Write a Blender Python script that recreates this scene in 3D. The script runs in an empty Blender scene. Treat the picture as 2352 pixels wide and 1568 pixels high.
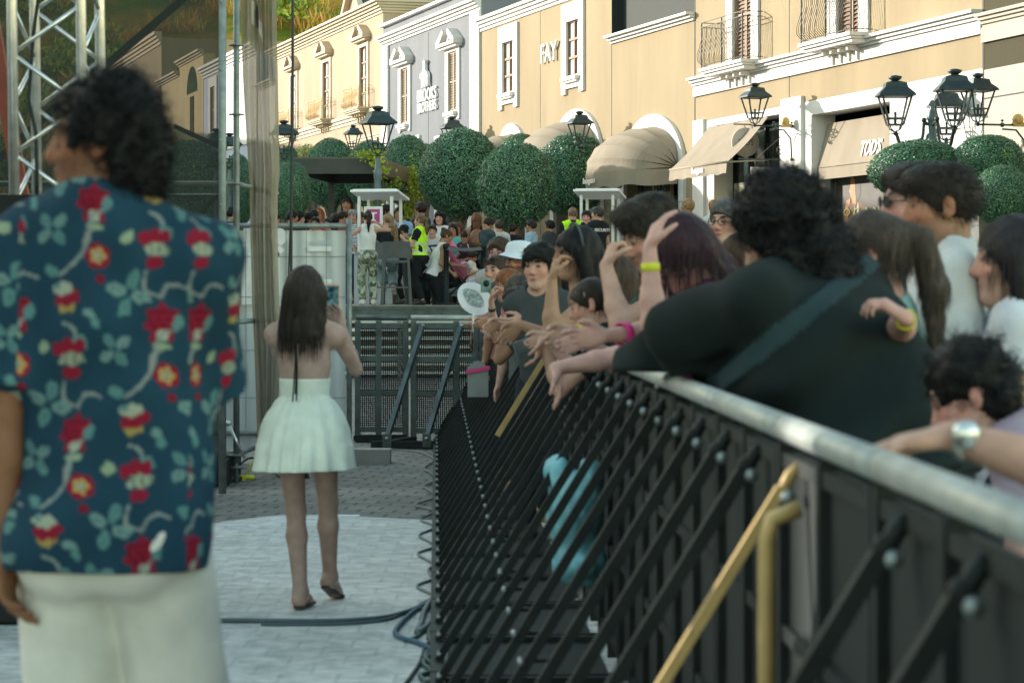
import bpy, bmesh, math, random
import numpy as np
from math import sin, cos, pi, radians, atan2, sqrt
from mathutils import Vector, Matrix, noise as mnoise
random.seed(7); RNG = np.random.default_rng(7)
sc = bpy.context.scene
# ------------------------------------------------------------------ camera
FPX, CX, HY, CAMH = 5553.0, 1176.0, 660.0, 1.48      # focal length in photo units, horizon row, eye height
cam_d = bpy.data.cameras.new('camera'); cam = bpy.data.objects.new('camera', cam_d); sc.collection.objects.link(cam)
cam.location = (0, 0, CAMH); cam.rotation_euler = (radians(90), 0, 0)
cam_d.sensor_width = 36; cam_d.lens = 36 * FPX / 2352; cam_d.shift_y = -(784 - HY) / 2352
cam_d.clip_start = 0.05; cam_d.clip_end = 3000
cam_d.dof.use_dof = True; cam_d.dof.focus_distance = 46; cam_d.dof.aperture_fstop = 6.0; cam_d.dof.aperture_blades = 9
sc.camera = cam
# ------------------------------------------------------------------ sky and sun
SUN = Vector((-.559, .31, .157)).normalized()
elev = math.asin(SUN.z); azim = atan2(SUN.x, SUN.y)
w = bpy.data.worlds.new('World'); sc.world = w; w.use_nodes = True
nt = w.node_tree; nt.nodes.clear()
sky = nt.nodes.new('ShaderNodeTexSky'); sky.sky_type = 'NISHITA'; sky.sun_disc = False
sky.sun_elevation = elev; sky.sun_rotation = azim; sky.air_density = 1.0; sky.dust_density = .6; sky.ozone_density = 2.0
hs = nt.nodes.new('ShaderNodeMix'); hs.data_type = 'RGBA'; hs.blend_type = 'MULTIPLY'; hs.inputs[0].default_value = 1
hs.inputs[7].default_value = (1.38, 1.14, .74, 1)
bgn = nt.nodes.new('ShaderNodeBackground'); bgn.inputs[1].default_value = 0.15
wo = nt.nodes.new('ShaderNodeOutputWorld')
nt.links.new(sky.outputs[0], hs.inputs[6]); nt.links.new(hs.outputs[2], bgn.inputs[0]); nt.links.new(bgn.outputs[0], wo.inputs[0])
sl = bpy.data.lights.new('sun', 'SUN'); sl.energy = 2.0; sl.angle = radians(.5); sl.color = (1, .93, .82)
so = bpy.data.objects.new('sun', sl); sc.collection.objects.link(so); so.rotation_euler = (-SUN).to_track_quat('-Z', 'Y').to_euler()
sc.view_settings.view_transform = 'Standard'; sc.view_settings.look = 'None'; sc.view_settings.gamma = 1
sc.view_settings.exposure = 2.0
sc.cycles.use_denoising = True; sc.cycles.max_bounces = 8; sc.cycles.transparent_max_bounces = 16
sc.cycles.diffuse_bounces = 3; sc.cycles.glossy_bounces = 3; sc.cycles.caustics_reflective = False; sc.cycles.caustics_refractive = False

def P(x, y, Y): return Vector(((x - CX) * Y / FPX, Y, CAMH - (y - HY) * Y / FPX))
GZ = 1.18      # level of the raised plaza
# ------------------------------------------------------------------ materials
MATS = {}
def lin(c):
    return tuple(((v / 255.) / 12.92 if v <= 10 else ((v / 255. + .055) / 1.055) ** 2.4) for v in c)
def mat(name, col, rough=.6, metal=0., var=.12, vscale=6., bump=.0, bscale=60., col2=None, spec=.5, stretch=(1, 1, 1), sss=0., coat=0., attr=False):
    """noise-varied principled material; attr: base colour from the mesh's 'Col' attribute"""
    if name in MATS: return MATS[name]
    m = bpy.data.materials.new(name); m.use_nodes = True; t = m.node_tree; b = t.nodes['Principled BSDF']
    b.inputs['Roughness'].default_value = rough; b.inputs['Metallic'].default_value = metal
    b.inputs['Specular IOR Level'].default_value = spec
    if coat: b.inputs['Coat Weight'].default_value = coat
    tc = t.nodes.new('ShaderNodeTexCoord'); mp = t.nodes.new('ShaderNodeMapping'); mp.inputs[3].default_value = stretch
    t.links.new(tc.outputs['Object'], mp.inputs[0])
    n = t.nodes.new('ShaderNodeTexNoise'); n.inputs['Scale'].default_value = vscale; n.inputs['Detail'].default_value = 6
    t.links.new(mp.outputs[0], n.inputs['Vector'])
    mx = t.nodes.new('ShaderNodeMix'); mx.data_type = 'RGBA'; mx.clamp_factor = True
    if attr:
        a = t.nodes.new('ShaderNodeAttribute'); a.attribute_name = 'Col'
        mx.blend_type = 'MULTIPLY'; mx.inputs[0].default_value = 1
        r = t.nodes.new('ShaderNodeMapRange'); r.inputs[1].default_value = .3; r.inputs[2].default_value = .7
        r.inputs[3].default_value = 1 - var; r.inputs[4].default_value = 1 + var * .6
        t.links.new(n.outputs[0], r.inputs[0])
        cmb = t.nodes.new('ShaderNodeCombineColor')
        for i in range(3): t.links.new(r.outputs[0], cmb.inputs[i])
        t.links.new(a.outputs[0], mx.inputs[6]); t.links.new(cmb.outputs[0], mx.inputs[7])
    else:
        c1 = tuple(v * (1 - var) for v in col); c2 = col2 or tuple(min(1, v * (1 + var * .7)) for v in col)
        r = t.nodes.new('ShaderNodeMapRange'); r.inputs[1].default_value = .32; r.inputs[2].default_value = .68
        t.links.new(n.outputs[0], r.inputs[0]); t.links.new(r.outputs[0], mx.inputs[0])
        mx.inputs[6].default_value = (*c1, 1); mx.inputs[7].default_value = (*c2, 1)
    t.links.new(mx.outputs[2], b.inputs['Base Color'])
    if sss:
        b.inputs['Subsurface Weight'].default_value = sss; b.inputs['Subsurface Radius'].default_value = (.03, .012, .006)
        b.inputs['Subsurface Scale'].default_value = .4
    if bump:
        n2 = t.nodes.new('ShaderNodeTexNoise'); n2.inputs['Scale'].default_value = bscale; n2.inputs['Detail'].default_value = 5
        t.links.new(mp.outputs[0], n2.inputs['Vector'])
        bp = t.nodes.new('ShaderNodeBump'); bp.inputs['Strength'].default_value = bump; bp.inputs['Distance'].default_value = .01
        t.links.new(n2.outputs[0], bp.inputs['Height']); t.links.new(bp.outputs[0], b.inputs['Normal'])
    MATS[name] = m; return m
M_SKIN = mat('skin', (1, 1, 1), .58, var=.16, vscale=22, attr=True, sss=.04, spec=.3, bump=.25, bscale=160)
M_CLOTH = mat('cloth', (1, 1, 1), .92, var=.14, vscale=9, attr=True, bump=.25, bscale=420, spec=.2)
M_HAIR = mat('hair', (1, 1, 1), .5, var=.45, vscale=90, attr=True, bump=.5, bscale=300, stretch=(1, 1, .12), spec=.22)
M_LEATHER = mat('shoe_leather', (1, 1, 1), .5, var=.15, vscale=30, attr=True)
M_BLACKMETAL = mat('black_powder_coat', (.012, .018, .018), .6, .1, var=.35, vscale=9, bump=.15, bscale=120, spec=.3)
M_DARKSTEEL = mat('dark_painted_steel', (.075, .10, .10), .4, .35, var=.35, vscale=7, bump=.1, bscale=90)
M_STEEL = mat('galvanised_steel', (.21, .25, .245), .5, .4, var=.25, vscale=14, bump=.12, bscale=80)
M_ALU = mat('brushed_aluminium', (.66, .69, .68), .28, .85, var=.15, vscale=20, bump=.05)
M_WHITE = mat('white_paint', (.8, .8, .78), .6, var=.05, vscale=3)
M_BOLT = mat('zinc_bolt', (.30, .34, .34), .4, .7, var=.4)

# ------------------------------------------------------------------ mesh helpers
COL = sc.collection
class MB:
    """collects primitives and links them as one mesh object"""
    def __init__(s): s.v = []; s.f = []; s.m = []; s.c = []; s.cur = 0; s.col = None; s.smooth = []; s.marks = []
    def add(s, vs, fs, sm=False):
        o = len(s.v); s.marks.append((len(s.v), len(s.f))); s.v += [tuple(v) for v in vs]
        if s.col is not None or s.c: s.c += [s.col or (1, 1, 1)] * len(vs)
        for f in fs: s.f.append(tuple(i + o for i in f)); s.m.append(s.cur); s.smooth.append(sm)
    def box(s, lo, hi, M=None):
        x0, y0, z0 = lo; x1, y1, z1 = hi
        vs = [Vector(p) for p in ((x0, y0, z0), (x1, y0, z0), (x1, y1, z0), (x0, y1, z0), (x0, y0, z1), (x1, y0, z1), (x1, y1, z1), (x0, y1, z1))]
        if M is not None: vs = [M @ v for v in vs]
        s.add(vs, [(3, 2, 1, 0), (4, 5, 6, 7), (0, 1, 5, 4), (1, 2, 6, 5), (2, 3, 7, 6), (3, 0, 4, 7)])
    def bar(s, a, b, w, h=None, up=(0, 0, 1)):
        """square bar between two points"""
        a = Vector(a); b = Vector(b); h = h or w; d = (b - a).normalized(); up = Vector(up)
        if abs(d.dot(up)) > .98: up = Vector((0, 1, 0))
        x = d.cross(up).normalized(); z = x.cross(d)
        vs = [p + x * (i * w / 2) + z * (j * h / 2) for p in (a, b) for i, j in ((-1, -1), (1, -1), (1, 1), (-1, 1))]
        s.add(vs, [(3, 2, 1, 0), (4, 5, 6, 7), (0, 1, 5, 4), (1, 2, 6, 5), (2, 3, 7, 6), (3, 0, 4, 7)])
    def tube(s, pts, r, n=8, cap=True, closed=False):
        pts = [Vector(p) for p in pts]; rs = r if isinstance(r, (list, tuple)) else [r] * len(pts)
        vs = []; m = len(pts); prev = None
        for i, p in enumerate(pts):
            d = (pts[(i + 1) % m] - pts[i - 1]) if closed else (pts[min(i + 1, m - 1)] - pts[max(i - 1, 0)])
            d = d.normalized() if d.length > 1e-9 else Vector((0, 0, 1))
            if prev is None:
                u = d.cross(Vector((0, 0, 1)))
                if u.length < .05: u = d.cross(Vector((0, 1, 0)))
            else: u = prev - d * prev.dot(d)
            u.normalize(); prev = u; q = d.cross(u)
            vs += [p + (u * cos(2 * pi * k / n) + q * sin(2 * pi * k / n)) * rs[i] for k in range(n)]
        fs = []
        for i in range(m if closed else m - 1):
            for k in range(n):
                a = i * n + k; b = i * n + (k + 1) % n; j = ((i + 1) % m) * n
                fs.append((a, b, j + (k + 1) % n, j + k))
        if cap and not closed: fs += [tuple(range(n))[::-1], tuple((m - 1) * n + k for k in range(n))]
        s.add(vs, fs, True)
    def lathe(s, prof, c=(0, 0, 0), n=16, axis='z', sq=False):
        vs = []; c = Vector(c)
        for r, z in prof:
            for k in range(n):
                a = 2 * pi * k / n + (pi / 4 if sq else 0)
                p = Vector((r * cos(a), r * sin(a), z))
                if axis == 'x': p = Vector((p.z, p.x, p.y))
                if axis == 'y': p = Vector((p.x, p.z, p.y))
                vs.append(c + p)
        m = len(prof); fs = []
        for i in range(m - 1):
            for k in range(n): fs.append((i * n + k, i * n + (k + 1) % n, (i + 1) * n + (k + 1) % n, (i + 1) * n + k))
        fs += [tuple(range(n))[::-1], tuple((m - 1) * n + k for k in range(n))]
        s.add(vs, fs, not sq)
    def sphere(s, c, r, n=10, m=7):
        c = Vector(c); r = r if isinstance(r, (tuple, list)) else (r, r, r); vs = []; fs = []
        for i in range(m + 1):
            t = pi * i / m
            for k in range(n): vs.append(c + Vector((r[0] * sin(t) * cos(2 * pi * k / n), r[1] * sin(t) * sin(2 * pi * k / n), r[2] * cos(t))))
        for i in range(m):
            for k in range(n): fs.append((i * n + k, (i + 1) * n + k, (i + 1) * n + (k + 1) % n, i * n + (k + 1) % n))
        s.add(vs, fs, True)
    def prism(s, poly, y0, y1, M=None):
        """polygon in x,z extruded along y"""
        n = len(poly); vs = [Vector((x, y0, z)) for x, z in poly] + [Vector((x, y1, z)) for x, z in poly]
        if M is not None: vs = [M @ v for v in vs]
        s.add(vs, [tuple(range(n)), tuple(range(2 * n - 1, n - 1, -1))] + [(i, i + n, (i + 1) % n + n, (i + 1) % n) for i in range(n)])
    def quad(s, a, b, c, d): s.add([a, b, c, d], [(0, 1, 2, 3)])
    def grid(s, fn, nu, nv, sm=True):
        vs = [fn(i / nu, j / nv) for i in range(nu + 1) for j in range(nv + 1)]
        s.add(vs, [(i * (nv + 1) + j, (i + 1) * (nv + 1) + j, (i + 1) * (nv + 1) + j + 1, i * (nv + 1) + j + 1) for i in range(nu) for j in range(nv)], sm)
    def split(s, name, mats, parent=None):
        """one object per primitive"""
        mk = s.marks + [(len(s.v), len(s.f))]
        for (v0, f0), (v1, f1) in zip(mk, mk[1:]):
            q = MB(); q.v = s.v[v0:v1]; q.f = [tuple(i - v0 for i in f) for f in s.f[f0:f1]]; q.m = s.m[f0:f1]; q.smooth = s.smooth[f0:f1]; q.build(name, mats, parent)
    def build(s, name, mats, parent=None, loc=None):
        """vertices are given in the parent's space (or the world's when top-level); loc recentres a top-level object"""
        me = bpy.data.meshes.new(name)
        vs = s.v
        if loc is not None: vs = [(a - loc[0], b - loc[1], c - loc[2]) for a, b, c in vs]
        me.from_pydata(vs, [], s.f)
        for m in (mats if isinstance(mats, (list, tuple)) else [mats]): me.materials.append(m)
        if s.f:
            me.polygons.foreach_set('material_index', s.m); me.polygons.foreach_set('use_smooth', s.smooth)
        if s.c:
            at = me.color_attributes.new('Col', 'FLOAT_COLOR', 'POINT'); a = np.ones((len(s.v), 4), np.float32); a[:, :3] = s.c; at.data.foreach_set('color', a.ravel())
        me.validate(); me.update()
        o = bpy.data.objects.new(name, me); COL.objects.link(o)
        if parent is not None: o.parent = parent
        if loc is not None: o.location = loc
        return o
def nd(me, cols):
    at = me.color_attributes.new('Col', 'FLOAT_COLOR', 'POINT'); a = np.ones((len(me.vertices), 4), np.float32); a[:, :3] = cols; at.data.foreach_set('color', a.ravel())
def np_mesh(name, V, F, mats, cols=None, parent=None, loc=None, smooth=True):
    me = bpy.data.meshes.new(name); V = np.asarray(V, np.float32)
    if loc is not None: V = V - np.array(loc, np.float32)
    F = np.asarray(F, np.int32); k = F.shape[1]
    me.vertices.add(len(V)); me.vertices.foreach_set('co', V.ravel())
    me.loops.add(F.size); me.loops.foreach_set('vertex_index', F.ravel())
    me.polygons.add(len(F)); me.polygons.foreach_set('loop_start', np.arange(0, F.size, k, dtype=np.int32))
    try: me.polygons.foreach_set('loop_total', np.full(len(F), k, np.int32))
    except Exception: pass
    me.polygons.foreach_set('use_smooth', np.full(len(F), smooth))
    for m in (mats if isinstance(mats, (list, tuple)) else [mats]): me.materials.append(m)
    me.update(calc_edges=True)
    if cols is not None: nd(me, cols)
    o = bpy.data.objects.new(name, me); COL.objects.link(o)
    if parent is not None: o.parent = parent
    if loc is not None and parent is None: o.location = loc
    return o
def tag(o, label=None, cat=None, group=None, kind=None):
    if label: o['label'] = label
    if cat: o['category'] = cat
    if group: o['group'] = group
    if kind: o['kind'] = kind
    return o
def thing(name, label, cat, loc=(0, 0, 0), rz=0, group=None):
    o = bpy.data.objects.new(name, None); COL.objects.link(o); o.location = loc; o.rotation_euler = (0, 0, rz); o.empty_display_size = .2
    return tag(o, label, cat, group)
def dup(root, loc, rz=None, label=None, scale=None, group=None):
    r = root.copy(); COL.objects.link(r); r.location = loc
    if rz is not None: r.rotation_euler = (0, 0, rz)
    if label: r['label'] = label
    if group: r['group'] = group
    if scale: r.scale = scale if isinstance(scale, tuple) else (scale,) * 3
    for ch in list(root.children):
        c = ch.copy(); COL.objects.link(c); c.parent = r
        for g in list(ch.children):
            d = g.copy(); COL.objects.link(d); d.parent = c
    return r
def text_mb(txt, size, depth=.02, font_bold=0., shear=0, sx=1.0, align='CENTER', spacing=1.0):
    """text as real extruded mesh in x,z plane, facing -y; returns (verts, faces)"""
    cu = bpy.data.curves.new('t', 'FONT'); cu.body = txt; cu.size = size; cu.extrude = depth / 2; cu.align_x = align; cu.offset = font_bold
    cu.shear = shear; cu.resolution_u = 3; cu.space_character = spacing
    ob = bpy.data.objects.new('t', cu); COL.objects.link(ob)
    dg = bpy.context.evaluated_depsgraph_get(); me = ob.evaluated_get(dg).to_mesh()
    vs = [Vector((v.co.x * sx, -v.co.z, v.co.y)) for v in me.vertices]; fs = [tuple(p.vertices) for p in me.polygons]
    ob.evaluated_get(dg).to_mesh_clear(); bpy.data.objects.remove(ob); bpy.data.curves.remove(cu)
    return vs, fs
def fit(vs, w, h, cx=0, cz=0, y=0):
    """scale text verts to a w x h box centred at (cx,cz)"""
    xs = [v.x for v in vs]; zs = [v.z for v in vs]; ox = (min(xs) + max(xs)) / 2; oz = (min(zs) + max(zs)) / 2
    a = w / max(1e-6, max(xs) - min(xs)); b = h / max(1e-6, max(zs) - min(zs))
    return [Vector(((v.x - ox) * a + cx, v.y + y, (v.z - oz) * b + cz)) for v in vs]

# ------------------------------------------------------------------ implicit-surface modeller
def surfnet(F, org, h):
    S = F < 0
    A = S[:-1, :-1, :-1]; al = A.copy(); an = A.copy()
    sh = {}
    for i in (0, 1):
        for j in (0, 1):
            for k in (0, 1):
                q = S[i:S.shape[0] - 1 + i, j:S.shape[1] - 1 + j, k:S.shape[2] - 1 + k]
                al = al & q; an = an | q
    mask = an & ~al; idx = np.argwhere(mask)
    if len(idx) == 0: return np.zeros((0, 3)), np.zeros((0, 4), int)
    pos = np.zeros((len(idx), 3)); cnt = np.zeros(len(idx))
    cor = [(i, j, k) for i in (0, 1) for j in (0, 1) for k in (0, 1)]
    val = {c: F[idx[:, 0] + c[0], idx[:, 1] + c[1], idx[:, 2] + c[2]] for c in cor}
    for a in cor:
        for ax in range(3):
            if a[ax] == 1: continue
            b = list(a); b[ax] = 1; b = tuple(b); fa = val[a]; fb = val[b]
            x = (fa < 0) != (fb < 0); t = np.where(x, fa / np.where(x, fa - fb, 1), 0)
            p = np.array(a, float) + t[:, None] * (np.array(b) - np.array(a)); pos += p * x[:, None]; cnt += x
    V = (idx + pos / cnt[:, None]) * h + np.array(org)
    vi = -np.ones(mask.shape, np.int64); vi[mask] = np.arange(len(idx)); Q = []
    for ax in range(3):
        s0 = [slice(1, -1)] * 3; s0[ax] = slice(0, -1); s1 = list(s0); s1[ax] = slice(1, None)
        X = S[tuple(s0)] != S[tuple(s1)]; E = np.argwhere(X)
        if len(E) == 0: continue
        off = np.array([1, 1, 1]); off[ax] = 0; E = E + off
        ins = S[E[:, 0], E[:, 1], E[:, 2]]; u, v = (ax + 1) % 3, (ax + 2) % 3; g = []
        for du, dv in ((-1, -1), (0, -1), (0, 0), (-1, 0)):
            e = E.copy(); e[:, u] += du; e[:, v] += dv; g.append(vi[e[:, 0], e[:, 1], e[:, 2]])
        g = np.stack(g, 1); g[~ins] = g[~ins][:, ::-1]; Q.append(g)
    return V, np.concatenate(Q)
class Field:
    def __init__(s): s.p = []
    def cone(s, a, b, ra, rb, k=.02, cuts=(), grow=0., flat=None):
        """tapered capsule; cuts = list of (point, normal): keeps the side the normal points away from"""
        s.p.append(('c', np.array(a, float), np.array(b, float), ra + grow, rb + grow, k, [(np.array(c, float), np.array(n, float)) for c, n in cuts], flat)); return s
    def ell(s, c, r, k=.02, R=None, cuts=(), grow=0., sub=False):
        s.p.append(('e', np.array(c, float), np.array([x + grow for x in r], float), R, sub, k, [(np.array(q, float), np.array(n, float)) for q, n in cuts], None)); return s
    def bounds(s):
        lo = np.full(3, 1e9); hi = -lo
        for q in s.p:
            if q[0] == 'c': a = np.minimum(q[1], q[2]) - max(q[3], q[4]); b = np.maximum(q[1], q[2]) + max(q[3], q[4])
            else:
                if q[4]: continue
                e = q[2] if q[3] is None else np.abs(q[3]) @ q[2]; a = q[1] - e; b = q[1] + e
            lo = np.minimum(lo, a); hi = np.maximum(hi, b)
        return lo, hi
    def mesh(s, h, disp=None, cuts=(), grow=0., post=None):
        lo, hi = s.bounds(); pad = .02 + grow + 3 * h; lo = lo - pad; hi = hi + pad; n = np.ceil((hi - lo) / h).astype(int) + 2
        F = np.full(n, .05 + grow, np.float32)
        for q in s.p:
            k = q[5]
            if q[0] == 'c': a = np.minimum(q[1], q[2]) - max(q[3], q[4]); b = np.maximum(q[1], q[2]) + max(q[3], q[4])
            else: e = q[2] if q[3] is None else np.abs(q[3]) @ q[2]; a = q[1] - e; b = q[1] + e
            m = k + 2 * h + grow + .02
            i0 = np.clip(((a - m - lo) / h).astype(int), 0, n); i1 = np.clip(np.ceil((b + m - lo) / h).astype(int) + 1, 0, n)
            if (i1 <= i0).any(): continue
            gx, gy, gz = [(np.arange(i0[t], i1[t]) * h + lo[t]).astype(np.float32) for t in range(3)]
            X = gx[:, None, None]; Y = gy[None, :, None]; Z = gz[None, None, :]
            if q[0] == 'c':
                A, B, ra, rb = q[1], q[2], q[3], q[4]; d = B - A; L = max(1e-9, d @ d)
                t = np.clip(((X - A[0]) * d[0] + (Y - A[1]) * d[1] + (Z - A[2]) * d[2]) / L, 0, 1)
                px = X - A[0] - t * d[0]; py = Y - A[1] - t * d[1]; pz = Z - A[2] - t * d[2]
                if q[7] is not None:
                    fn, fa = q[7]; w_ = px * fn[0] + py * fn[1] + pz * fn[2]; e2 = (1 / fa ** 2 - 1) * w_ * w_
                    D = np.sqrt(px * px + py * py + pz * pz + e2) - (ra + (rb - ra) * t)
                else: D = np.sqrt(px * px + py * py + pz * pz) - (ra + (rb - ra) * t)
            else:
                px = X - q[1][0]; py = Y - q[1][1]; pz = Z - q[1][2]
                if q[3] is not None:
                    R = q[3]; px, py, pz = (px * R[0, 0] + py * R[1, 0] + pz * R[2, 0], px * R[0, 1] + py * R[1, 1] + pz * R[2, 1], px * R[0, 2] + py * R[1, 2] + pz * R[2, 2])
                r = q[2]; k0 = np.sqrt((px / r[0]) ** 2 + (py / r[1]) ** 2 + (pz / r[2]) ** 2)
                k1 = np.sqrt((px / r[0] ** 2) ** 2 + (py / r[1] ** 2) ** 2 + (pz / r[2] ** 2) ** 2); D = k0 * (k0 - 1) / np.maximum(k1, 1e-6)
            for c, nn in q[6]: D = np.maximum(D, (X - c[0]) * nn[0] + (Y - c[1]) * nn[1] + (Z - c[2]) * nn[2])
            sl_ = (slice(i0[0], i1[0]), slice(i0[1], i1[1]), slice(i0[2], i1[2])); G = F[sl_]
            if q[0] == 'e' and q[4]:
                D = -D; hh = np.maximum(k - np.abs(G - D), 0) / max(k, 1e-6); F[sl_] = np.maximum(G, D) + hh * hh * k * .25
            else:
                hh = np.maximum(k - np.abs(G - D), 0) / max(k, 1e-6); F[sl_] = np.minimum(G, D) - hh * hh * k * .25
        ax = [(np.arange(n[t]) * h + lo[t]).astype(np.float32) for t in range(3)]
        X = ax[0][:, None, None]; Y = ax[1][None, :, None]; Z = ax[2][None, None, :]
        if grow: F -= grow
        if disp is not None:
            near = np.abs(F) < .045; I = np.argwhere(near)
            pts = I * h + lo; F[near] -= disp(pts).astype(np.float32)
        for c, nn in cuts: F = np.maximum(F, (X - c[0]) * nn[0] + (Y - c[1]) * nn[1] + (Z - c[2]) * nn[2])
        if post is not None: F = post(F, X, Y, Z)
        return surfnet(F, lo, h)
def wob(pts, f, seed=0, amp=1.):
    """cheap smooth noise: sum of warped sines"""
    r = np.random.default_rng(seed); out = np.zeros(len(pts))
    wv = pts + .25 / f * np.sin(pts[:, [1, 2, 0]] * f * .9 + r.uniform(0, 6, 3))
    for i in range(5):
        k = r.normal(size=3); k = k / np.linalg.norm(k) * f * (1 + .35 * i); out += np.sin(wv @ k + r.uniform(0, 6.28)) / (1 + .3 * i)
    return out * amp / 2.6
# ------------------------------------------------------------------ people
def rotm(ax, a):
    return np.array(Matrix.Rotation(a, 3, ax))
def nrm(v): v = np.asarray(v, float); return v / max(1e-9, np.linalg.norm(v))
def rot_about(v, ax, a):
    ax = nrm(ax); v = np.asarray(v, float); return v * cos(a) + np.cross(ax, v) * sin(a) + ax * (ax @ v) * (1 - cos(a))
def ik(a, c, l1, l2, pole):
    a = np.array(a, float); c = np.array(c, float); d = c - a; L = np.linalg.norm(d); Lc = min(L, (l1 + l2) * .995); u = d / max(L, 1e-6); c = a + u * Lc
    x = (l1 * l1 - l2 * l2 + Lc * Lc) / (2 * Lc); y = sqrt(max(0, l1 * l1 - x * x)); p = np.array(pole, float) - (a if np.linalg.norm(pole) > 5 else 0)
    p = np.asarray(pole, float); p = p - u * (p @ u); p = nrm(p)
    return a + u * x + p * y, c
class Rig: pass
def make_rig(S=1., yaw=0., lean=0., side=0., head=(0, 0, 0), sex='m', g=1., sit=False, hs=1., hunch=0., off=(0, 0, 0), arms=None, stride=0., feet=None, sw=None, crouch=0.):
    """yaw 0 faces +Y, positive turns to -X. arms: {'L'/'R': dict(w=wrist local or world, pole=, d=finger dir, n=palm normal, curl=)}"""
    R = Rig(); R.S = S; R.g = g; R.sex = sex; R.hs = hs; off = np.array(off, float); R.off = off
    Z = np.array([0, 0, 1.]); f = np.array([-sin(yaw), cos(yaw), 0]); r = np.array([cos(yaw), sin(yaw), 0]); R.f0, R.r0 = f, r
    Rl = rotm('X', -lean) if False else None
    u = rot_about(rot_about(Z, r, -lean), f, side); r2 = rot_about(r, f, side); f2 = np.cross(u, r2); R.u, R.r, R.f = u, r2, f2
    ph = (.95 - crouch) * S if not sit else .60 * S
    R.pel = off + np.array([0, 0, ph]) - f * (.10 * S * sin(max(0, lean)))
    swd = (sw or (.175 if sex == 'm' else .15)) * S; R.sw = swd
    R.chest = R.pel + u * .34 * S + f2 * .0
    R.nb = R.pel + u * .535 * S - f2 * .015 * S + f2 * hunch * S
    R.sh = {'L': R.pel + u * .47 * S - r2 * swd + f2 * hunch * .5 * S, 'R': R.pel + u * .47 * S + r2 * swd + f2 * hunch * .5 * S}
    hy, hp, hr = head
    Ry = rotm('Z', yaw + hy) @ rotm('X', -hp) @ rotm('Y', hr); R.Rh = Ry
    up = nrm(.55 * u + .45 * Ry[:, 2]); R.hc = R.nb + up * .155 * S * (.9 + .1 * hs) + Ry[:, 1] * .015 * S
    R.hS = S * hs
    R.hip = {'L': R.pel - r2 * .088 * S - Z * .03 * S, 'R': R.pel + r2 * .088 * S - Z * .03 * S}
    R.knee = {}; R.ank = {}; R.toe = {}
    for k, sg in (('L', -1), ('R', 1)):
        if feet and k in feet:
            an = np.array(feet[k][0], float); tdir = nrm(feet[k][1])
        elif sit: an = off + r * sg * .11 * S + f * .40 * S + Z * .1 * S; tdir = f
        else: an = off + r * sg * .10 * S + f * (stride * sg) * S + Z * .085 * S; tdir = nrm(f + r * sg * .15)
        kn, an = ik(R.hip[k], an, .445 * S, .43 * S, f + r * sg * .1); R.knee[k] = kn; R.ank[k] = an; R.toe[k] = tdir
    R.elb = {}; R.wr = {}; R.hand = {}
    for k, sg in (('L', -1), ('R', 1)):
        a = (arms or {}).get(k, {}); w_ = a.get('w'); 
        if w_ is None: w_ = R.sh[k] + r * sg * .09 * S + f * .04 * S - Z * .53 * S
        elif a.get('loc'): w_ = R.sh[k] + (r * w_[0] + f * w_[1] + Z * w_[2]) * S
        pole = a.get('pole', -f * .8 - Z * .3 + r * sg * .35); 
        if a.get('ploc'): q = a['ploc']; pole = r * q[0] + f * q[1] + Z * q[2]
        e, wv = ik(R.sh[k], w_, .29 * S, .25 * S, pole); R.elb[k] = e; R.wr[k] = wv
        d = a.get('d'); d = nrm(wv - e) if d is None else nrm(d)
        n = a.get('n'); n = -r * sg if n is None else np.array(n, float); n = n - d * (n @ d); n = nrm(n)
        R.hand[k] = (d, n, a.get('curl', .35), a.get('spread', .0))
    return R
def H(R, p): return R.hc + R.Rh @ (np.array(p, float) * R.hS)
def add_torso(F, R, grow=0., cuts=(), belly=0.):
    S, g = R.S, R.g; B = np.stack([R.r, R.f, R.u], 1); fem = R.sex == 'f'; k = .06 * S
    hipw, waw, chw = ((.172, .128, .150) if fem else (.160, .142, .172))
    F.ell(R.pel - R.u * .02 * S - R.f * .01, (hipw * g * S, .118 * g * S, .125 * S), k, B, cuts, grow)
    F.ell(R.pel + R.u * .15 * S + R.f * belly * .3, (waw * g * S, (.095 + belly) * g * S, .16 * S), k, B, cuts, grow)
    F.ell(R.pel + R.u * .335 * S + R.f * .0, (chw * g * S, .112 * g * S, .175 * S), k, B, cuts, grow)
    F.cone(R.sh['L'] + R.r * .03 * S, R.sh['R'] - R.r * .03 * S, .050 * S * g ** .5, .050 * S * g ** .5, k, cuts, grow)
    for s in 'LR': F.cone(R.nb + R.u * .01 * S, R.sh[s], .05 * S, .045 * S, k, cuts, grow)
    if fem:
        for sg in (-1, 1): F.ell(R.pel + R.u * .31 * S + R.f * .095 * S * g + R.r * sg * .072 * S * g, (.06 * S, .055 * S, .06 * S), .03 * S, B, cuts, grow)
    for sg in (-1, 1): F.ell(R.pel - R.u * .06 * S - R.f * .075 * S * g + R.r * sg * .075 * S * g, (.080 * g * S, .055 * g * S, .08 * S), .05 * S, B, cuts, grow)
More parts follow.
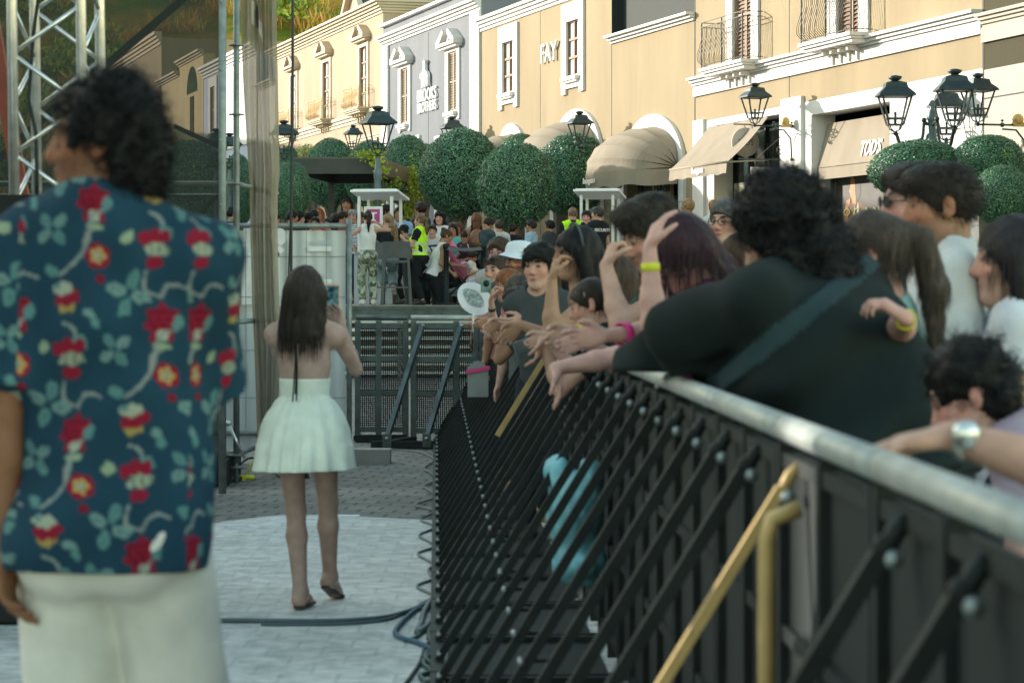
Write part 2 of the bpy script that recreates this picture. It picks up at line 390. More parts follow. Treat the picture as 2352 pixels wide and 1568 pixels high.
def add_arm(F, R, k, t0=0., t1=2., grow=0., gw=0., cut=True):
    S, g = R.S, R.g ** .8; fem = R.sex == 'f'; a, b, c = R.sh[k], R.elb[k], R.wr[k]; q = .86 if fem else 1.
    r0, r1, r2, r3 = .052 * S * g * q, .041 * S * g * q, .040 * S * g * q, .026 * S * q
    if t1 <= 1:
        e = a + (b - a) * t1; d = nrm(b - a); F.cone(a, e, r0 + gw * .3, r0 + (r1 - r0) * t1 + gw, .03 * S, [(e, d)] if cut else (), grow)
    else:
        F.cone(a, b, r0, r1 + gw, .03 * S, (), grow)
        e = b + (c - b) * (t1 - 1); d = nrm(c - b); m = b + (c - b) * .3
        F.cone(b, m, r1 + gw, r2 * 1.03 + gw, .02 * S, (), grow); F.cone(m, e, r2 * 1.03 + gw, r2 + (r3 - r2) * (t1 - 1) + gw, .02 * S, [(e, d)] if (cut and t1 < 2) else (), grow)
def add_hand(F, R, k, grow=0.):
    S = R.S * (.93 if R.sex == 'f' else 1.); w_ = R.wr[k]; d, n, curl, spread = R.hand[k]; c = np.cross(d, n) * (1 if k == 'R' else -1)    # thumb side
    kb = w_ + d * .085 * S
    for i, (o, L, rr) in enumerate(((.029, .078, .0088), (.010, .086, .0090), (-.010, .079, .0086), (-.028, .060, .0076))):
        base = w_ + d * .012 * S + c * o * .55 * S; kn = kb + c * o * S - d * (.004 * abs(i - 1)) * S
        F.cone(base, kn, .014 * S, .0115 * S, .012 * S, (), grow)
        dd = nrm(d + c * o * (1.5 + 9 * spread)); p = kn; cu = curl * (1 + .12 * i)
        for L_, an in ((.46, 1.15), (.31, 1.45), (.23, .8)):
            dd = rot_about(dd, np.cross(d, n), an * cu) ; q = p + dd * L * L_ * S; F.cone(p, q, rr * S, rr * .9 * S, .004 * S, (), grow); p = q; rr *= .92
    t0 = w_ + d * .02 * S + c * .022 * S; t1 = t0 + nrm(d * .75 + c * .8 + n * .35) * .042 * S; t2 = t1 + nrm(d * .95 + c * .25 + n * (.35 + curl * .6)) * .034 * S; t3 = t2 + nrm(d * .95 - c * .1 + n * (.4 + curl)) * .027 * S
    F.cone(t0, t1, .0165 * S, .012 * S, .012 * S, (), grow); F.cone(t1, t2, .0115 * S, .010 * S, .005 * S, (), grow); F.cone(t2, t3, .010 * S, .008 * S, .004 * S, (), grow)
    F.ell(w_ + d * .05 * S + n * .004 * S, (.036 * S, .04 * S, .014 * S), .012 * S, np.stack([c, d, n], 1), (), grow)
def add_leg(F, R, k, t1=2., grow=0., gw=0., cut=True):
    S, g = R.S, R.g; fem = R.sex == 'f'; a, b, c = R.hip[k], R.knee[k], R.ank[k]
    r0, r1, r2, r3 = (.092 if fem else .088) * S * g, .055 * S * g ** .6, .056 * S * g ** .6, .036 * S
    if t1 <= 1:
        e = a + (b - a) * t1; F.cone(a, e, r0 + gw * .2, r0 + (r1 - r0) * t1 + gw, .03 * S, [(e, nrm(b - a))] if cut else (), grow)
    else:
        F.cone(a, b, r0, r1 + gw, .03 * S, (), grow); m = b + (c - b) * .32 - nrm(np.cross(R.r0, c - b)) * 0
        bk = -R.f0 * .018 * S
        e = b + (c - b) * (t1 - 1)
        if t1 - 1 > .35:
            F.cone(b, m + bk, r1 * .95 + gw, r2 + gw, .025 * S, (), grow); F.cone(m + bk, e, r2 + gw, max(r3, r2 + (r3 - r2) * (t1 - 1)) + gw * 1.2, .025 * S, [(e, nrm(c - b))] if (cut and t1 < 2) else (), grow)
        else: F.cone(b, e, r1 + gw, r1 + gw, .02 * S, [(e, nrm(c - b))], grow)
def add_foot(F, R, k, grow=0.):
    S = R.S; a = R.ank[k]; t = R.toe[k]; Zc = np.array([0, 0, 1.]); dn = nrm(np.cross(np.cross(t, Zc), t)); dn = -dn if dn[2] > 0 else dn; c = np.cross(t, Zc)
    F.cone(a, a + dn * .035 * S - t * .025 * S, .037 * S, .034 * S, .02 * S, (), grow)
    F.cone(a + dn * .045 * S - t * .03 * S, a + dn * .055 * S + t * .12 * S, .033 * S, .027 * S, .03 * S, (), grow)
    F.cone(a + t * .01 * S, a + dn * .05 * S + t * .13 * S, .034 * S, .024 * S, .03 * S, (), grow)
    F.cone(a + dn * .058 * S + t * .11 * S - c * .02 * S, a + dn * .065 * S + t * .165 * S - c * .012 * S, .023 * S, .018 * S, .02 * S, (), grow)
    F.cone(a + dn * .06 * S + t * .10 * S + c * .02 * S, a + dn * .066 * S + t * .15 * S + c * .018 * S, .021 * S, .016 * S, .02 * S, (), grow)
def add_head(F, R, face=True, beard=False):
    s = R.hS; B = R.Rh; fem = R.sex == 'f'
    E = lambda p, r, k=.02, sub=False: F.ell(H(R, p), [x * s for x in r], k * s, B, sub=sub)
    C = lambda a, b, ra, rb, k=.015: F.cone(H(R, a), H(R, b), ra * s, rb * s, k * s)
    E((0, -.012, .030), (.076, .095, .086), .02); E((0, .028, -.030), (.062, .064, .078), .03)
    C((-.038, .012, -.068), (-.012, .060, -.092), .026, .022, .03); C((.038, .012, -.068), (.012, .060, -.092), .026, .022, .03)
    C((-.010, .068, -.096), (.010, .068, -.096), .017, .017, .02)
    if face:
        C((0, .086, .016), (0, .104, -.022), .0085, .0115, .014); C((0, .104, -.024), (0, .098, -.030), .012, .010, .008)
        for x in (-1, 1):
            E((x * .012, .092, -.030), (.009, .010, .007), .006); E((x * .033, .098, .010), (.019, .015, .012), .012, True)
            E((x * .030, .078, .031), (.024, .013, .008), .014); E((x * .042, .056, -.022), (.022, .022, .022), .025)
            E((x * .0325, .074, .008), (.0145, .013, .0125), .004)
        E((0, .086, -.056), (.022, .011, .0055), .007); E((0, .084, -.067), (.019, .011, .0065), .007)
    for x in (-1, 1):
        E((x * .080, -.012, -.004), (.007, .019, .031), .006); E((x * .078, -.004, -.026), (.007, .012, .012), .006); E((x * .087, -.006, .002), (.006, .009, .016), .004, True)
    nr = (.050 if fem else .060) * R.S * R.g ** .4
    F.cone(R.nb - R.u * .03 * R.S, H(R, (0, -.025, -.065)), nr * 1.12, nr * .95, .03 * s)
def face_cols(R, V, skin, lip=None, brow=(.03, .02, .015), stubble=0., eyes=True):
    s = R.hS; L = (V - R.hc) @ R.Rh / s; c = np.tile(np.array(skin, float), (len(V), 1)); x, y, z = np.abs(L[:, 0]), L[:, 1], L[:, 2]
    inh = (np.linalg.norm(L, axis=1) < .16)
    red = np.exp(-((x - .045) ** 2 + (z + .02) ** 2) / .0009) * (y > .02) * inh + np.exp(-(x ** 2 + (z + .026) ** 2) / .0004) * (y > .08) * inh + np.exp(-((x - .082) ** 2) / .0001) * inh * .8
    c *= (1 + red[:, None] * np.array([.12, -.12, -.14]))
    if stubble:
        m = inh & (y > -.01) & (z < -.028 - .0 * x) & ~((x < .02) & (z > -.04)); c[m] *= (1 - stubble * np.array([.8, .75, .65]))
    lp = np.clip(1.3 - ((x / .024) ** 2 + ((z + .061) / .011) ** 2), 0, 1) * (y > .06) * inh
    lip = np.array(lip or [skin[0] * .8, skin[1] * .45, skin[2] * .45]); c = c * (1 - lp[:, None]) + lip * lp[:, None]
    br = np.clip(1.35 - (((x - .033) / .023) ** 2 + ((z - .036 + (x - .03) ** 2 * 6) / .0075) ** 2), 0, 1) * (y > .04) * inh
    c = c * (1 - br[:, None]) + np.array(brow) * br[:, None]
    if eyes:
        ey = np.clip(1.3 - (((x - .032) / .0155) ** 2 + ((z - .009) / .0075) ** 2), 0, 1) * (y > .05) * inh; c = c * (1 - ey[:, None]) + np.array([.035, .022, .018]) * ey[:, None]
    return c
def strands(V, N, n, length, rng, groom, width=.0016, segs=5, curl=0., col=(.02, .015, .01), var=.4, lift=.004):
    """ribbons grown from sample points on a hair shell; groom(p,n) -> direction"""
    idx = rng.integers(0, len(V), n); Vs = []; Cs = []; Fs = []; P0 = V[idx]; Nn = N[idx]; D = groom(P0, Nn); D = D / np.maximum(1e-6, np.linalg.norm(D, axis=1))[:, None]
    T = np.cross(D, Nn); T /= np.maximum(1e-6, np.linalg.norm(T, axis=1))[:, None]; ph = rng.uniform(0, 6.28, n); L = length * rng.uniform(.5, 1.2, n)
    p = P0 + Nn * lift * rng.uniform(-.6, 1, n)[:, None]; cc = np.array(col)[None] * (1 + var * rng.normal(size=(n, 1)) * .8).clip(.35, 2.5)
    Bn = np.cross(T, D); out = []
    for i in range(segs + 1):
        t = i / segs; q = p + D * (L * t)[:, None]
        if curl: q = q + (T * np.cos(ph + t * 9)[:, None] + Bn * np.sin(ph + t * 9)[:, None]) * curl * (.3 + t)
        wd = width * (1 - .75 * t); out += [q - T * wd, q + T * wd]
    V2 = np.stack(out, 1).reshape(-1, 3); st = 2 * (segs + 1)
    for i in range(segs): Fs.append(np.arange(n)[:, None] * st + np.array([2 * i, 2 * i + 1, 2 * i + 3, 2 * i + 2]))
    return V2, np.concatenate(Fs), np.repeat(cc, st, 0)
def vnormals(V, F):
    a = V[F[:, 1]] - V[F[:, 0]]; b = V[F[:, 3]] - V[F[:, 0]]; n = np.cross(a, b); N = np.zeros_like(V)
    for i in range(4): np.add.at(N, F[:, i], n)
    return N / np.maximum(1e-9, np.linalg.norm(N, axis=1))[:, None]
HAIR_SEED = [0]
def add_hair(R, parent, root, kind, col, vox, n=0, sub=None):
    """kind: short, crop, fringe, long, pony, bun, curly, curlylong, bob"""
    F = Field(); s = R.hS; B = R.Rh; HAIR_SEED[0] += 1; sd = HAIR_SEED[0]; rng = np.random.default_rng(sd)
    E = lambda p, r, k=.02, cuts=(), sb=False: F.ell(H(R, p), [x * s for x in r], k * s, B, cuts=cuts, sub=sb)
    C = lambda a, b, ra, rb, k=.02: F.cone(H(R, a), H(R, b), ra * s, rb * s, k * s)
    fw = B[:, 1]; dnn = -B[:, 2]; amp = .003; length = .03; curl = 0.; gd = None; Z = np.array([0, 0, 1.])
    facecut = [(H(R, (0, .052, 0)), nrm(B @ np.array([0, .80, -.62])))]
    if kind in ('short', 'crop', 'fringe', 'pony', 'bun'):
        t = {'crop': .004, 'short': .012, 'fringe': .018, 'pony': .005, 'bun': .005}[kind]
        cuts = [(H(R, (0, .060, .030)), nrm(B @ np.array([0, .78, -.62]))), (H(R, (0, -.05, -.062)), nrm(B @ np.array([0, .35, -.94])))]
        E((0, -.014, .030), (.079 + t, .099 + t, .090 + t), .02, cuts); amp = .003 + t * .35
        if kind in ('short', 'fringe'): E((0, .012, .088), (.066, .082, .040), .03); length = .035
        if kind == 'fringe': E((.0, .066, .078), (.058, .034, .024), .02); E((.03, .080, .062), (.032, .016, .014), .02); E((-.03, .080, .064), (.032, .016, .014), .02)
        if kind == 'pony':
            C((0, -.10, .05), (0, -.135, .03), .026, .032); C((0, -.135, .03), (0, -.15, -.10), .034, .036); C((0, -.15, -.10), (0, -.13, -.26), .036, .014); length = .05
        if kind == 'bun': E((0, -.085, .095), (.04, .04, .038), .02)
    elif kind in ('long', 'bob'):
        E((0, -.014, .030), (.086, .106, .098), .02, facecut); L = .33 if kind == 'long' else .13
        for x in (-1, 1):
            C((x * .072, -.01, .01), (x * .080, -.015, -.10 - L * .3), .026, .030, .04); C((x * .080, -.015, -.10 - L * .3), (x * .066, -.04, -.10 - L), .03, .018, .04)
        C((0, -.07, -.02), (0, -.075, -.10 - L * .5), .062, .055, .05); C((0, -.075, -.10 - L * .5), (0, -.07, -.10 - L), .055, .03, .04); amp = .006; length = .10
    elif kind == 'curly':
        E((0, -.020, .040), (.090, .106, .098), .03, [(H(R, (0, .062, .02)), nrm(B @ np.array([0, .85, -.52])))]); E((0, -.06, -.04), (.074, .060, .076), .04); amp = .013; length = .035; curl = .010
    elif kind == 'curlylong':
        E((0, -.014, .040), (.102, .118, .108), .03, [(H(R, (0, .070, .03)), nrm(B @ np.array([0, .85, -.52])))])
        for i in range(14):
            a = rng.uniform(-2.3, 2.3); z = -.02 - i * .022; E((.085 * sin(a) * .9, -.03 - .07 * cos(a), z), (.05, .05, .055), .03)
        amp = .012; length = .05; curl = .012
    for e in (sub or []): e(E, C)
    def disp(pts):
        L = (pts - R.hc) @ B / s
        if kind in ('long', 'bob', 'pony', 'bun', 'crop'):
            q = pts.copy(); q[:, 2] *= .15; return wob(q, 150, sd, amp * .6) + wob(pts, 30, sd, amp)
        return wob(pts, 55 if curl else 70, sd, amp) + wob(pts, 130, sd + 1, amp * .5)
    V, Q = F.mesh(vox, disp); N = vnormals(V, Q); c = np.tile(np.array(col, float), (len(V), 1)) * (1 + .25 * wob(V, 60, sd)[:, None])
    if n:
        if kind in ('long', 'bob', 'pony'): gd = lambda p, nn: nn * .05 - Z * 1. + rng.normal(size=p.shape) * .03
        elif curl: gd = lambda p, nn: nn * .8 + rng.normal(size=p.shape) * .6
        else: gd = lambda p, nn: nn * .35 + (-Z * .5 - fw * .3) * 1. + rng.normal(size=p.shape) * .22
        V2, F2, C2 = strands(V, N, n, length * s, rng, gd, width=max(.0014, vox * .22), curl=curl * s, col=col)
        Q = np.concatenate([Q, F2 + len(V)]); V = np.concatenate([V, V2]); c = np.concatenate([c, C2])
    return np_mesh('hair', V, Q, M_HAIR, c, parent)
def wr_disp(seed, amp=.006, f=22):
    return lambda p: wob(p * np.array([1, 1, .7]), f, seed, amp) + wob(p, f * 2.3, seed + 1, amp * .35)
def solid(c): return lambda V, R: np.tile(np.array(c, float), (len(V), 1))
PCOUNT = [0]
def person(label, R, skin, root=None, hair=None, clothes=(), vox=.008, group=None, face=True, lip=None, brow=(.03, .02, .015), stubble=0., post=None, hairn=0, hairsub=None, beard=None, hidelegs=False):
    """one continuous body mesh (top level) with clothes and hair as children"""
    PCOUNT[0] += 1; sd = PCOUNT[0] * 10; F = Field(); add_torso(F, R); add_head(F, R, face)
    for k in 'LR':
        add_arm(F, R, k); add_hand(F, R, k); add_leg(F, R, k); add_foot(F, R, k)
    V, Q = F.mesh(vox)
    c = face_cols(R, V, skin, lip, brow, stubble) if face else np.tile(np.array(skin, float), (len(V), 1))
    if post: c = post(V, c, R)
    loc = tuple(R.off)
    o = np_mesh('person', V, Q, M_SKIN, c, None, loc); tag(o, label, 'person', group); kids = []
    for G in clothes:
        Fg = Field(); K = G['k']; gr = G.get('grow', {'trousers': .007, 'shorts': .007, 'skirt': .010}.get(K, .017)) * R.S; name = G.get('name', K); amp = G.get('amp', {'trousers': .004, 'shorts': .003}.get(K, .007)); cuts = []; m = G.get('mat', M_CLOTH); gw = G.get('gw', .012) * R.S
        if K in ('shirt', 'tank', 'vest'):
            add_torso(Fg, R, gr, belly=G.get('belly', 0.)); hem = R.pel + R.u * G.get('hem', -.06) * R.S; cuts.append((hem, -R.u))
            if K == 'shirt':
                for k in 'LR': add_arm(Fg, R, k, 0, G.get('sleeve', .55), gr, gw)
            if G.get('loose'):
                Fg.cone(R.chest - R.u * .02 * R.S, hem - R.u * .02, .135 * R.S * R.g, (.145 + G['loose']) * R.S * R.g, .05, (), 0, (R.f, .84))
            nd_ = G.get('neck', .055); fr = G.get('front', .02)
            if K == 'tank':
                for k, sg in (('L', -1), ('R', 1)): Fg.ell(R.sh[k] + R.r * sg * .045 * R.S + R.u * .02, (.085 * R.S, .14 * R.S, .12 * R.S), .01, np.stack([R.r, R.f, R.u], 1), sub=True)
            if nd_: Fg.ell(R.nb + R.u * .05 * R.S + R.f * fr * R.S, (nd_ * 1.5 * R.S, nd_ * 1.7 * R.S, (.02 + nd_) * R.S), .008, np.stack([R.r, R.f, R.u], 1), sub=True)
            if K == 'vest':
                for k in 'LR': Fg.ell(R.sh[k] + (R.sh[k] - R.nb) * .35, (.06 * R.S, .12 * R.S, .11 * R.S), .01, np.stack([R.r, R.f, R.u], 1), sub=True)
        elif K == 'tube':     # strapless top
            add_torso(Fg, R, gr); cuts += [(R.pel + R.u * G['top'] * R.S, R.u), (R.pel + R.u * G['hem'] * R.S, -R.u)]
        elif K in ('trousers', 'shorts'):
            add_torso(Fg, R, gr); cuts.append((R.pel + R.u * G.get('top', .09) * R.S, R.u))
            for k in 'LR': add_leg(Fg, R, k, G.get('len', 1.93 if K == 'trousers' else .75), gr, gw)
        elif K == 'skirt':
            t0 = R.pel + R.u * G.get('top', .08) * R.S; Lh = G.get('len', .35) * R.S; w0 = G.get('w0', .14); w1 = G.get('w1', .24)
            add_torso(Fg, R, gr, [(R.pel - R.u * .1 * R.S, -R.u)]); Fg.cone(t0, t0 - np.array([0, 0, 1]) * Lh * 1.3, w0 * R.S, w1 * 1.15 * R.S, .03, (), 0, (R.f, G.get('flat', .75)))
            cuts += [(t0, R.u), (t0 - np.array([0, 0, Lh]), np.array([0, 0, -1.]))]
        elif K == 'shoes':
            for k in 'LR': add_foot(Fg, R, k, .006 * R.S)
            for k in 'LR': cuts.append((R.ank[k] + np.array([0, 0, .02 * R.S]), np.array([0, 0, 1.])))
            amp = 0; m = M_LEATHER
        elif K == 'custom': G['build'](Fg, R); cuts += G.get('cuts', [])
        dp = G.get('disp') or (wr_disp(sd, amp * R.S, G.get('f', 20)) if amp else None)
        V, Q = Fg.mesh(G.get('vox', vox), dp, [(np.array(a, float), np.array(b, float)) for a, b in cuts], post=G.get('post'))
        col = G['col']; cc = col(V, R) if callable(col) else np.tile(np.array(col, float), (len(V), 1))
        ob = np_mesh(name, V - np.array(loc), Q, m, cc, o); kids.append(ob); sd += 1
        if G.get('label'): ob['label'] = G['label']
    if hair:
        ho = add_hair(R, o, None, hair[0], hair[1], min(vox, .008), hairn, hairsub); me = ho.data
        n = len(me.vertices); a = np.empty(n * 3, np.float32); me.vertices.foreach_get('co', a); a = a.reshape(-1, 3) - np.array(loc, np.float32); me.vertices.foreach_set('co', a.ravel()); me.update()
    return o
def head_target(hp, z0, **kw):
    """rig whose head centre lands on hp when the feet stand on z0"""
    S0 = kw.pop('S', None); q = dict(kw); q.pop('arms', None); q.pop('feet', None)
    R = make_rig(S=1, **q); S = S0 or (hp[2] - z0) / R.hc[2]
    R = make_rig(S=S, **q); off = np.array([hp[0] - R.hc[0], hp[1] - R.hc[1], z0 if not S0 else hp[2] - R.hc[2]])
    return make_rig(S=S, off=off, **kw)
def rel(o, mb, name, m):
    """build MB given in world space as a child of o (whose matrix is a pure translation)"""
    l = o.location; mb.v = [(a - l[0], b - l[1], c - l[2]) for a, b, c in mb.v]
    return mb.build(name, m, o)
def glasses(o, R, col=(.02, .02, .02), up=0., dark=True):
    """spectacles; up = raised onto the hair"""
    mb = MB(); mb.col = col; s = R.hS
    T = lambda p: Vector(H(R, p))
    yy, zz = (.104, .010) if not up else (.085, .088)
    for x in (-1, 1):
        ring = [T((x * .034 + .024 * cos(a), yy - .1 * abs(x * .034 + .024 * cos(a)), zz + .019 * sin(a))) for a in np.linspace(0, 2 * pi, 15)[:-1]]
        mb.tube(ring, .0022 * s, 5, closed=True)
        if dark: mb.col = (.012, .014, .016); mb.add(ring, [tuple(range(14))]); mb.col = col
        mb.tube([T((x * .058, yy - .008, zz)), T((x * .082, .03, zz)), T((x * .086, -.02 if not up else 0, zz - .0))], .002 * s, 5)
    mb.tube([T((-.010, yy, zz + .004)), T((.010, yy, zz + .004))], .0022 * s, 5)
    return rel(o, mb, 'sunglasses' if dark else 'glasses', M_LEATHER)
def band(o, R, k, t, col, w=.016, grow=.003, name='wristband', along=None, r=None):
    c = R.wr[k] + (R.elb[k] - R.wr[k]) * t; d = nrm(R.wr[k] - R.elb[k]); q = (.86 if R.sex == 'f' else 1) * R.S
    rr = r or ((.026 + (.014) * min(1, t / .68)) * q + grow); mb = MB(); mb.col = col
    n = 14; u = nrm(np.cross(d, [0.3, .2, 1])); v = np.cross(d, u); P_ = lambda a, s_, ra: Vector(c + d * s_ + (u * cos(a) + v * sin(a)) * ra)
    vs = []; 
    for s_, ra in ((-w / 2, rr - .004), (-w / 2, rr), (w / 2, rr), (w / 2, rr - .004)): vs += [P_(2 * pi * i / n, s_, ra) for i in range(n)]
    mb.add(vs, [(j * n + i, j * n + (i + 1) % n, (j + 1) * n + (i + 1) % n, (j + 1) * n + i) for j in range(3) for i in range(n)], True)
    return rel(o, mb, name, M_LEATHER)
# ------------------------------------------------------------------ ground, plaza, hill
def paver_mat():
    m = bpy.data.materials.new('clay_pavers'); m.use_nodes = True; t = m.node_tree; b = t.nodes['Principled BSDF']; b.inputs['Roughness'].default_value = .8
    tc = t.nodes.new('ShaderNodeTexCoord'); mp = t.nodes.new('ShaderNodeMapping'); mp.inputs[2].default_value = (0, 0, radians(8)); t.links.new(tc.outputs['Object'], mp.inputs[0])
    br = t.nodes.new('ShaderNodeTexBrick'); br.inputs['Scale'].default_value = 1; br.inputs['Brick Width'].default_value = .24; br.inputs['Row Height'].default_value = .16
    br.inputs['Mortar Size'].default_value = .009; br.inputs['Color1'].default_value = (.25, .235, .205, 1); br.inputs['Color2'].default_value = (.17, .165, .15, 1); br.inputs['Mortar'].default_value = (.02, .022, .022, 1)
    t.links.new(mp.outputs[0], br.inputs['Vector'])
    n = t.nodes.new('ShaderNodeTexNoise'); n.inputs['Scale'].default_value = 1.3; n.inputs['Detail'].default_value = 8; t.links.new(mp.outputs[0], n.inputs['Vector'])
    r = t.nodes.new('ShaderNodeMapRange'); r.inputs[1].default_value = .3; r.inputs[2].default_value = .7; r.inputs[3].default_value = .72; r.inputs[4].default_value = 1.15; t.links.new(n.outputs[0], r.inputs[0])
    mx = t.nodes.new('ShaderNodeVectorMath'); mx.operation = 'SCALE'; t.links.new(br.outputs[0], mx.inputs[0]); t.links.new(r.outputs[0], mx.inputs['Scale']); t.links.new(mx.outputs[0], b.inputs['Base Color'])
    bp = t.nodes.new('ShaderNodeBump'); bp.inputs['Strength'].default_value = .8; bp.inputs['Distance'].default_value = .01; bp.invert = True
    t.links.new(br.outputs['Fac'], bp.inputs['Height']); t.links.new(bp.outputs[0], b.inputs['Normal']); return m
mb = MB(); mb.box((-60, -20, -.3), (60, 41.19, 0)); tag(mb.build('ground', paver_mat()), kind='structure')
def vinyl_mat():
    """pale printed floor cloth: broken streaks over a white-grey tile print"""
    m = bpy.data.materials.new('printed_floor_cloth'); m.use_nodes = True; t = m.node_tree; b = t.nodes['Principled BSDF']; b.inputs['Roughness'].default_value = .55; b.inputs['Specular IOR Level'].default_value = .35
    tc = t.nodes.new('ShaderNodeTexCoord'); mp = t.nodes.new('ShaderNodeMapping'); t.links.new(tc.outputs['Object'], mp.inputs[0])
    br = t.nodes.new('ShaderNodeTexBrick'); br.inputs['Scale'].default_value = 1; br.inputs['Brick Width'].default_value = .22; br.inputs['Row Height'].default_value = .22
    br.inputs['Mortar Size'].default_value = .012; br.inputs['Mortar Smooth'].default_value = .8; br.inputs['Color1'].default_value = (.66, .66, .63, 1); br.inputs['Color2'].default_value = (.57, .58, .56, 1); br.inputs['Mortar'].default_value = (.49, .51, .49, 1)
    t.links.new(mp.outputs[0], br.inputs['Vector'])
    n = t.nodes.new('ShaderNodeTexNoise'); n.inputs['Scale'].default_value = 9; n.inputs['Detail'].default_value = 7; n.inputs['Roughness'].default_value = .65; t.links.new(mp.outputs[0], n.inputs['Vector'])
    r = t.nodes.new('ShaderNodeMapRange'); r.inputs[1].default_value = .35; r.inputs[2].default_value = .62; r.inputs[3].default_value = .66; r.inputs[4].default_value = 1.12; t.links.new(n.outputs[0], r.inputs[0])
    n3 = t.nodes.new('ShaderNodeTexNoise'); n3.inputs['Scale'].default_value = .8; n3.inputs['Detail'].default_value = 4; t.links.new(mp.outputs[0], n3.inputs['Vector'])
    r3 = t.nodes.new('ShaderNodeMapRange'); r3.inputs[1].default_value = .3; r3.inputs[2].default_value = .7; r3.inputs[3].default_value = .82; r3.inputs[4].default_value = 1.08; t.links.new(n3.outputs[0], r3.inputs[0])
    mm = t.nodes.new('ShaderNodeMath'); mm.operation = 'MULTIPLY'; t.links.new(r.outputs[0], mm.inputs[0]); t.links.new(r3.outputs[0], mm.inputs[1])
    mx = t.nodes.new('ShaderNodeVectorMath'); mx.operation = 'SCALE'; t.links.new(br.outputs[0], mx.inputs[0]); t.links.new(mm.outputs[0], mx.inputs['Scale']); t.links.new(mx.outputs[0], b.inputs['Base Color'])
    wv = t.nodes.new('ShaderNodeTexNoise'); wv.inputs['Scale'].default_value = 2.2; t.links.new(mp.outputs[0], wv.inputs['Vector'])
    bp = t.nodes.new('ShaderNodeBump'); bp.inputs['Strength'].default_value = .5; bp.inputs['Distance'].default_value = .03; t.links.new(wv.outputs[0], bp.inputs['Height']); t.links.new(bp.outputs[0], b.inputs['Normal']); return m
def gp(x, y): Y = CAMH * FPX / (y - HY); return ((x - CX) * Y / FPX, Y)
edge = [gp(430, 1212), gp(505, 1200), gp(560, 1193), gp(640, 1184), gp(700, 1183), gp(770, 1184), gp(900, 1191), gp(1003, 1196)]
mb = MB(); pts = [(-4.2, 13.2)] + edge + [(.9, 15.3), (2.4, 3), (2.4, -3), (-4.2, -3)]
mb.add([(x, y, .005) for x, y in pts], [tuple(range(len(pts)))[::-1]]); tag(mb.build('floor_cloth', vinyl_mat()), kind='structure')
mb = MB(); a, b_ = edge[4], edge[5]; mb.box((a[0] + .14, a[1] - .14, .007), (a[0] + .36, a[1] - .03, .0085)); tag(mb.build('paper_sheet', M_WHITE, loc=(a[0], a[1], .007)), 'small white sheet lying at the far edge of the pale floor cloth', 'paper')
# raised plaza behind its steel edged deck
M_PLAZA = mat('plaza_paving', (.36, .34, .30), .75, var=.2, vscale=1.2, bump=.2, bscale=20)
mb = MB(); mb.box((-90, 41.2, GZ - 1.2), (60, 260, GZ - .004)); tag(mb.build('plaza', M_PLAZA), kind='structure')
dk = thing('raised_deck', 'grey steel framed platform behind the far barriers, people standing on it', 'platform', (-1.2, 40.5, 0))
mb = MB(); mb.box((-4.3, -1.0, GZ - .05), (5.5, .9, GZ)); mb.build('deck_floor', mat('deck_ply', (.20, .20, .18), .7, var=.3, vscale=3), dk)
mb = MB()
for z in (GZ - .03, GZ - .19): mb.bar((-4.3, -1.03, z), (5.5, -1.03, z), .05, .05)
mb.box((-4.3, -1.035, GZ - .17), (5.5, -1.01, GZ - .05)); mb.build('edge_beam', M_DARKSTEEL, dk)
mb = MB()
for i in range(9): mb.bar((-4.3 + i * 1.22, -1.02, 0), (-4.3 + i * 1.22, -1.02, GZ - .2), .06)
mb.split('leg_frame', M_STEEL, dk)
mb = MB()
for z in (.06, .20, .34, .48, .62, .76, .90): mb.box((-4.25, -1.0, z), (5.45, -.96, z + .055))
mb.build('cladding', mat('pale_step_boards', (.62, .66, .66), .5, var=.15), dk)
# hill
def hillz(x, y): 
    t = max(0, y - 126) ; return GZ + t * .52 + 3.5 * mnoise.noise(Vector((x * .03, y * .03, 0))) * min(1, t / 20) + 1.2 * mnoise.noise(Vector((x * .12, y * .12, 3))) * min(1, t / 20)
mb = MB(); mb.grid(lambda u, v: Vector((-130 + 260 * u, 112 + 190 * v, hillz(-130 + 260 * u, 112 + 190 * v))), 110, 80)
def hill_mat():
    m = bpy.data.materials.new('dry_grass_hillside'); m.use_nodes = True; t = m.node_tree; b = t.nodes['Principled BSDF']; b.inputs['Roughness'].default_value = .95; b.inputs['Specular IOR Level'].default_value = .1
    tc = t.nodes.new('ShaderNodeTexCoord'); n = t.nodes.new('ShaderNodeTexNoise'); n.inputs['Scale'].default_value = .16; n.inputs['Detail'].default_value = 10; n.inputs['Roughness'].default_value = .7
    mp = t.nodes.new('ShaderNodeMapping'); mp.inputs[3].default_value = (1, 1.6, 2.5); t.links.new(tc.outputs['Object'], mp.inputs[0]); t.links.new(mp.outputs[0], n.inputs['Vector'])
    c = t.nodes.new('ShaderNodeValToRGB'); e = c.color_ramp.elements; e[0].position = .36; e[0].color = (.14, .20, .03, 1); e[1].position = .66; e[1].color = (.50, .26, .07, 1)
    k = e.new(.46); k.color = (.20, .22, .03, 1); k = e.new(.55); k.color = (.40, .25, .05, 1); t.links.new(n.outputs[0], c.inputs[0]); t.links.new(c.outputs[0], b.inputs['Base Color'])
    bp = t.nodes.new('ShaderNodeBump'); bp.inputs['Strength'].default_value = .8; bp.inputs['Distance'].default_value = .5; n2 = t.nodes.new('ShaderNodeTexNoise'); n2.inputs['Scale'].default_value = 3; n2.inputs['Detail'].default_value = 6
    t.links.new(tc.outputs['Object'], n2.inputs['Vector']); t.links.new(n2.outputs[0], bp.inputs['Height']); t.links.new(bp.outputs[0], b.inputs['Normal']); return m
tag(mb.build('hill', hill_mat()), kind='structure')
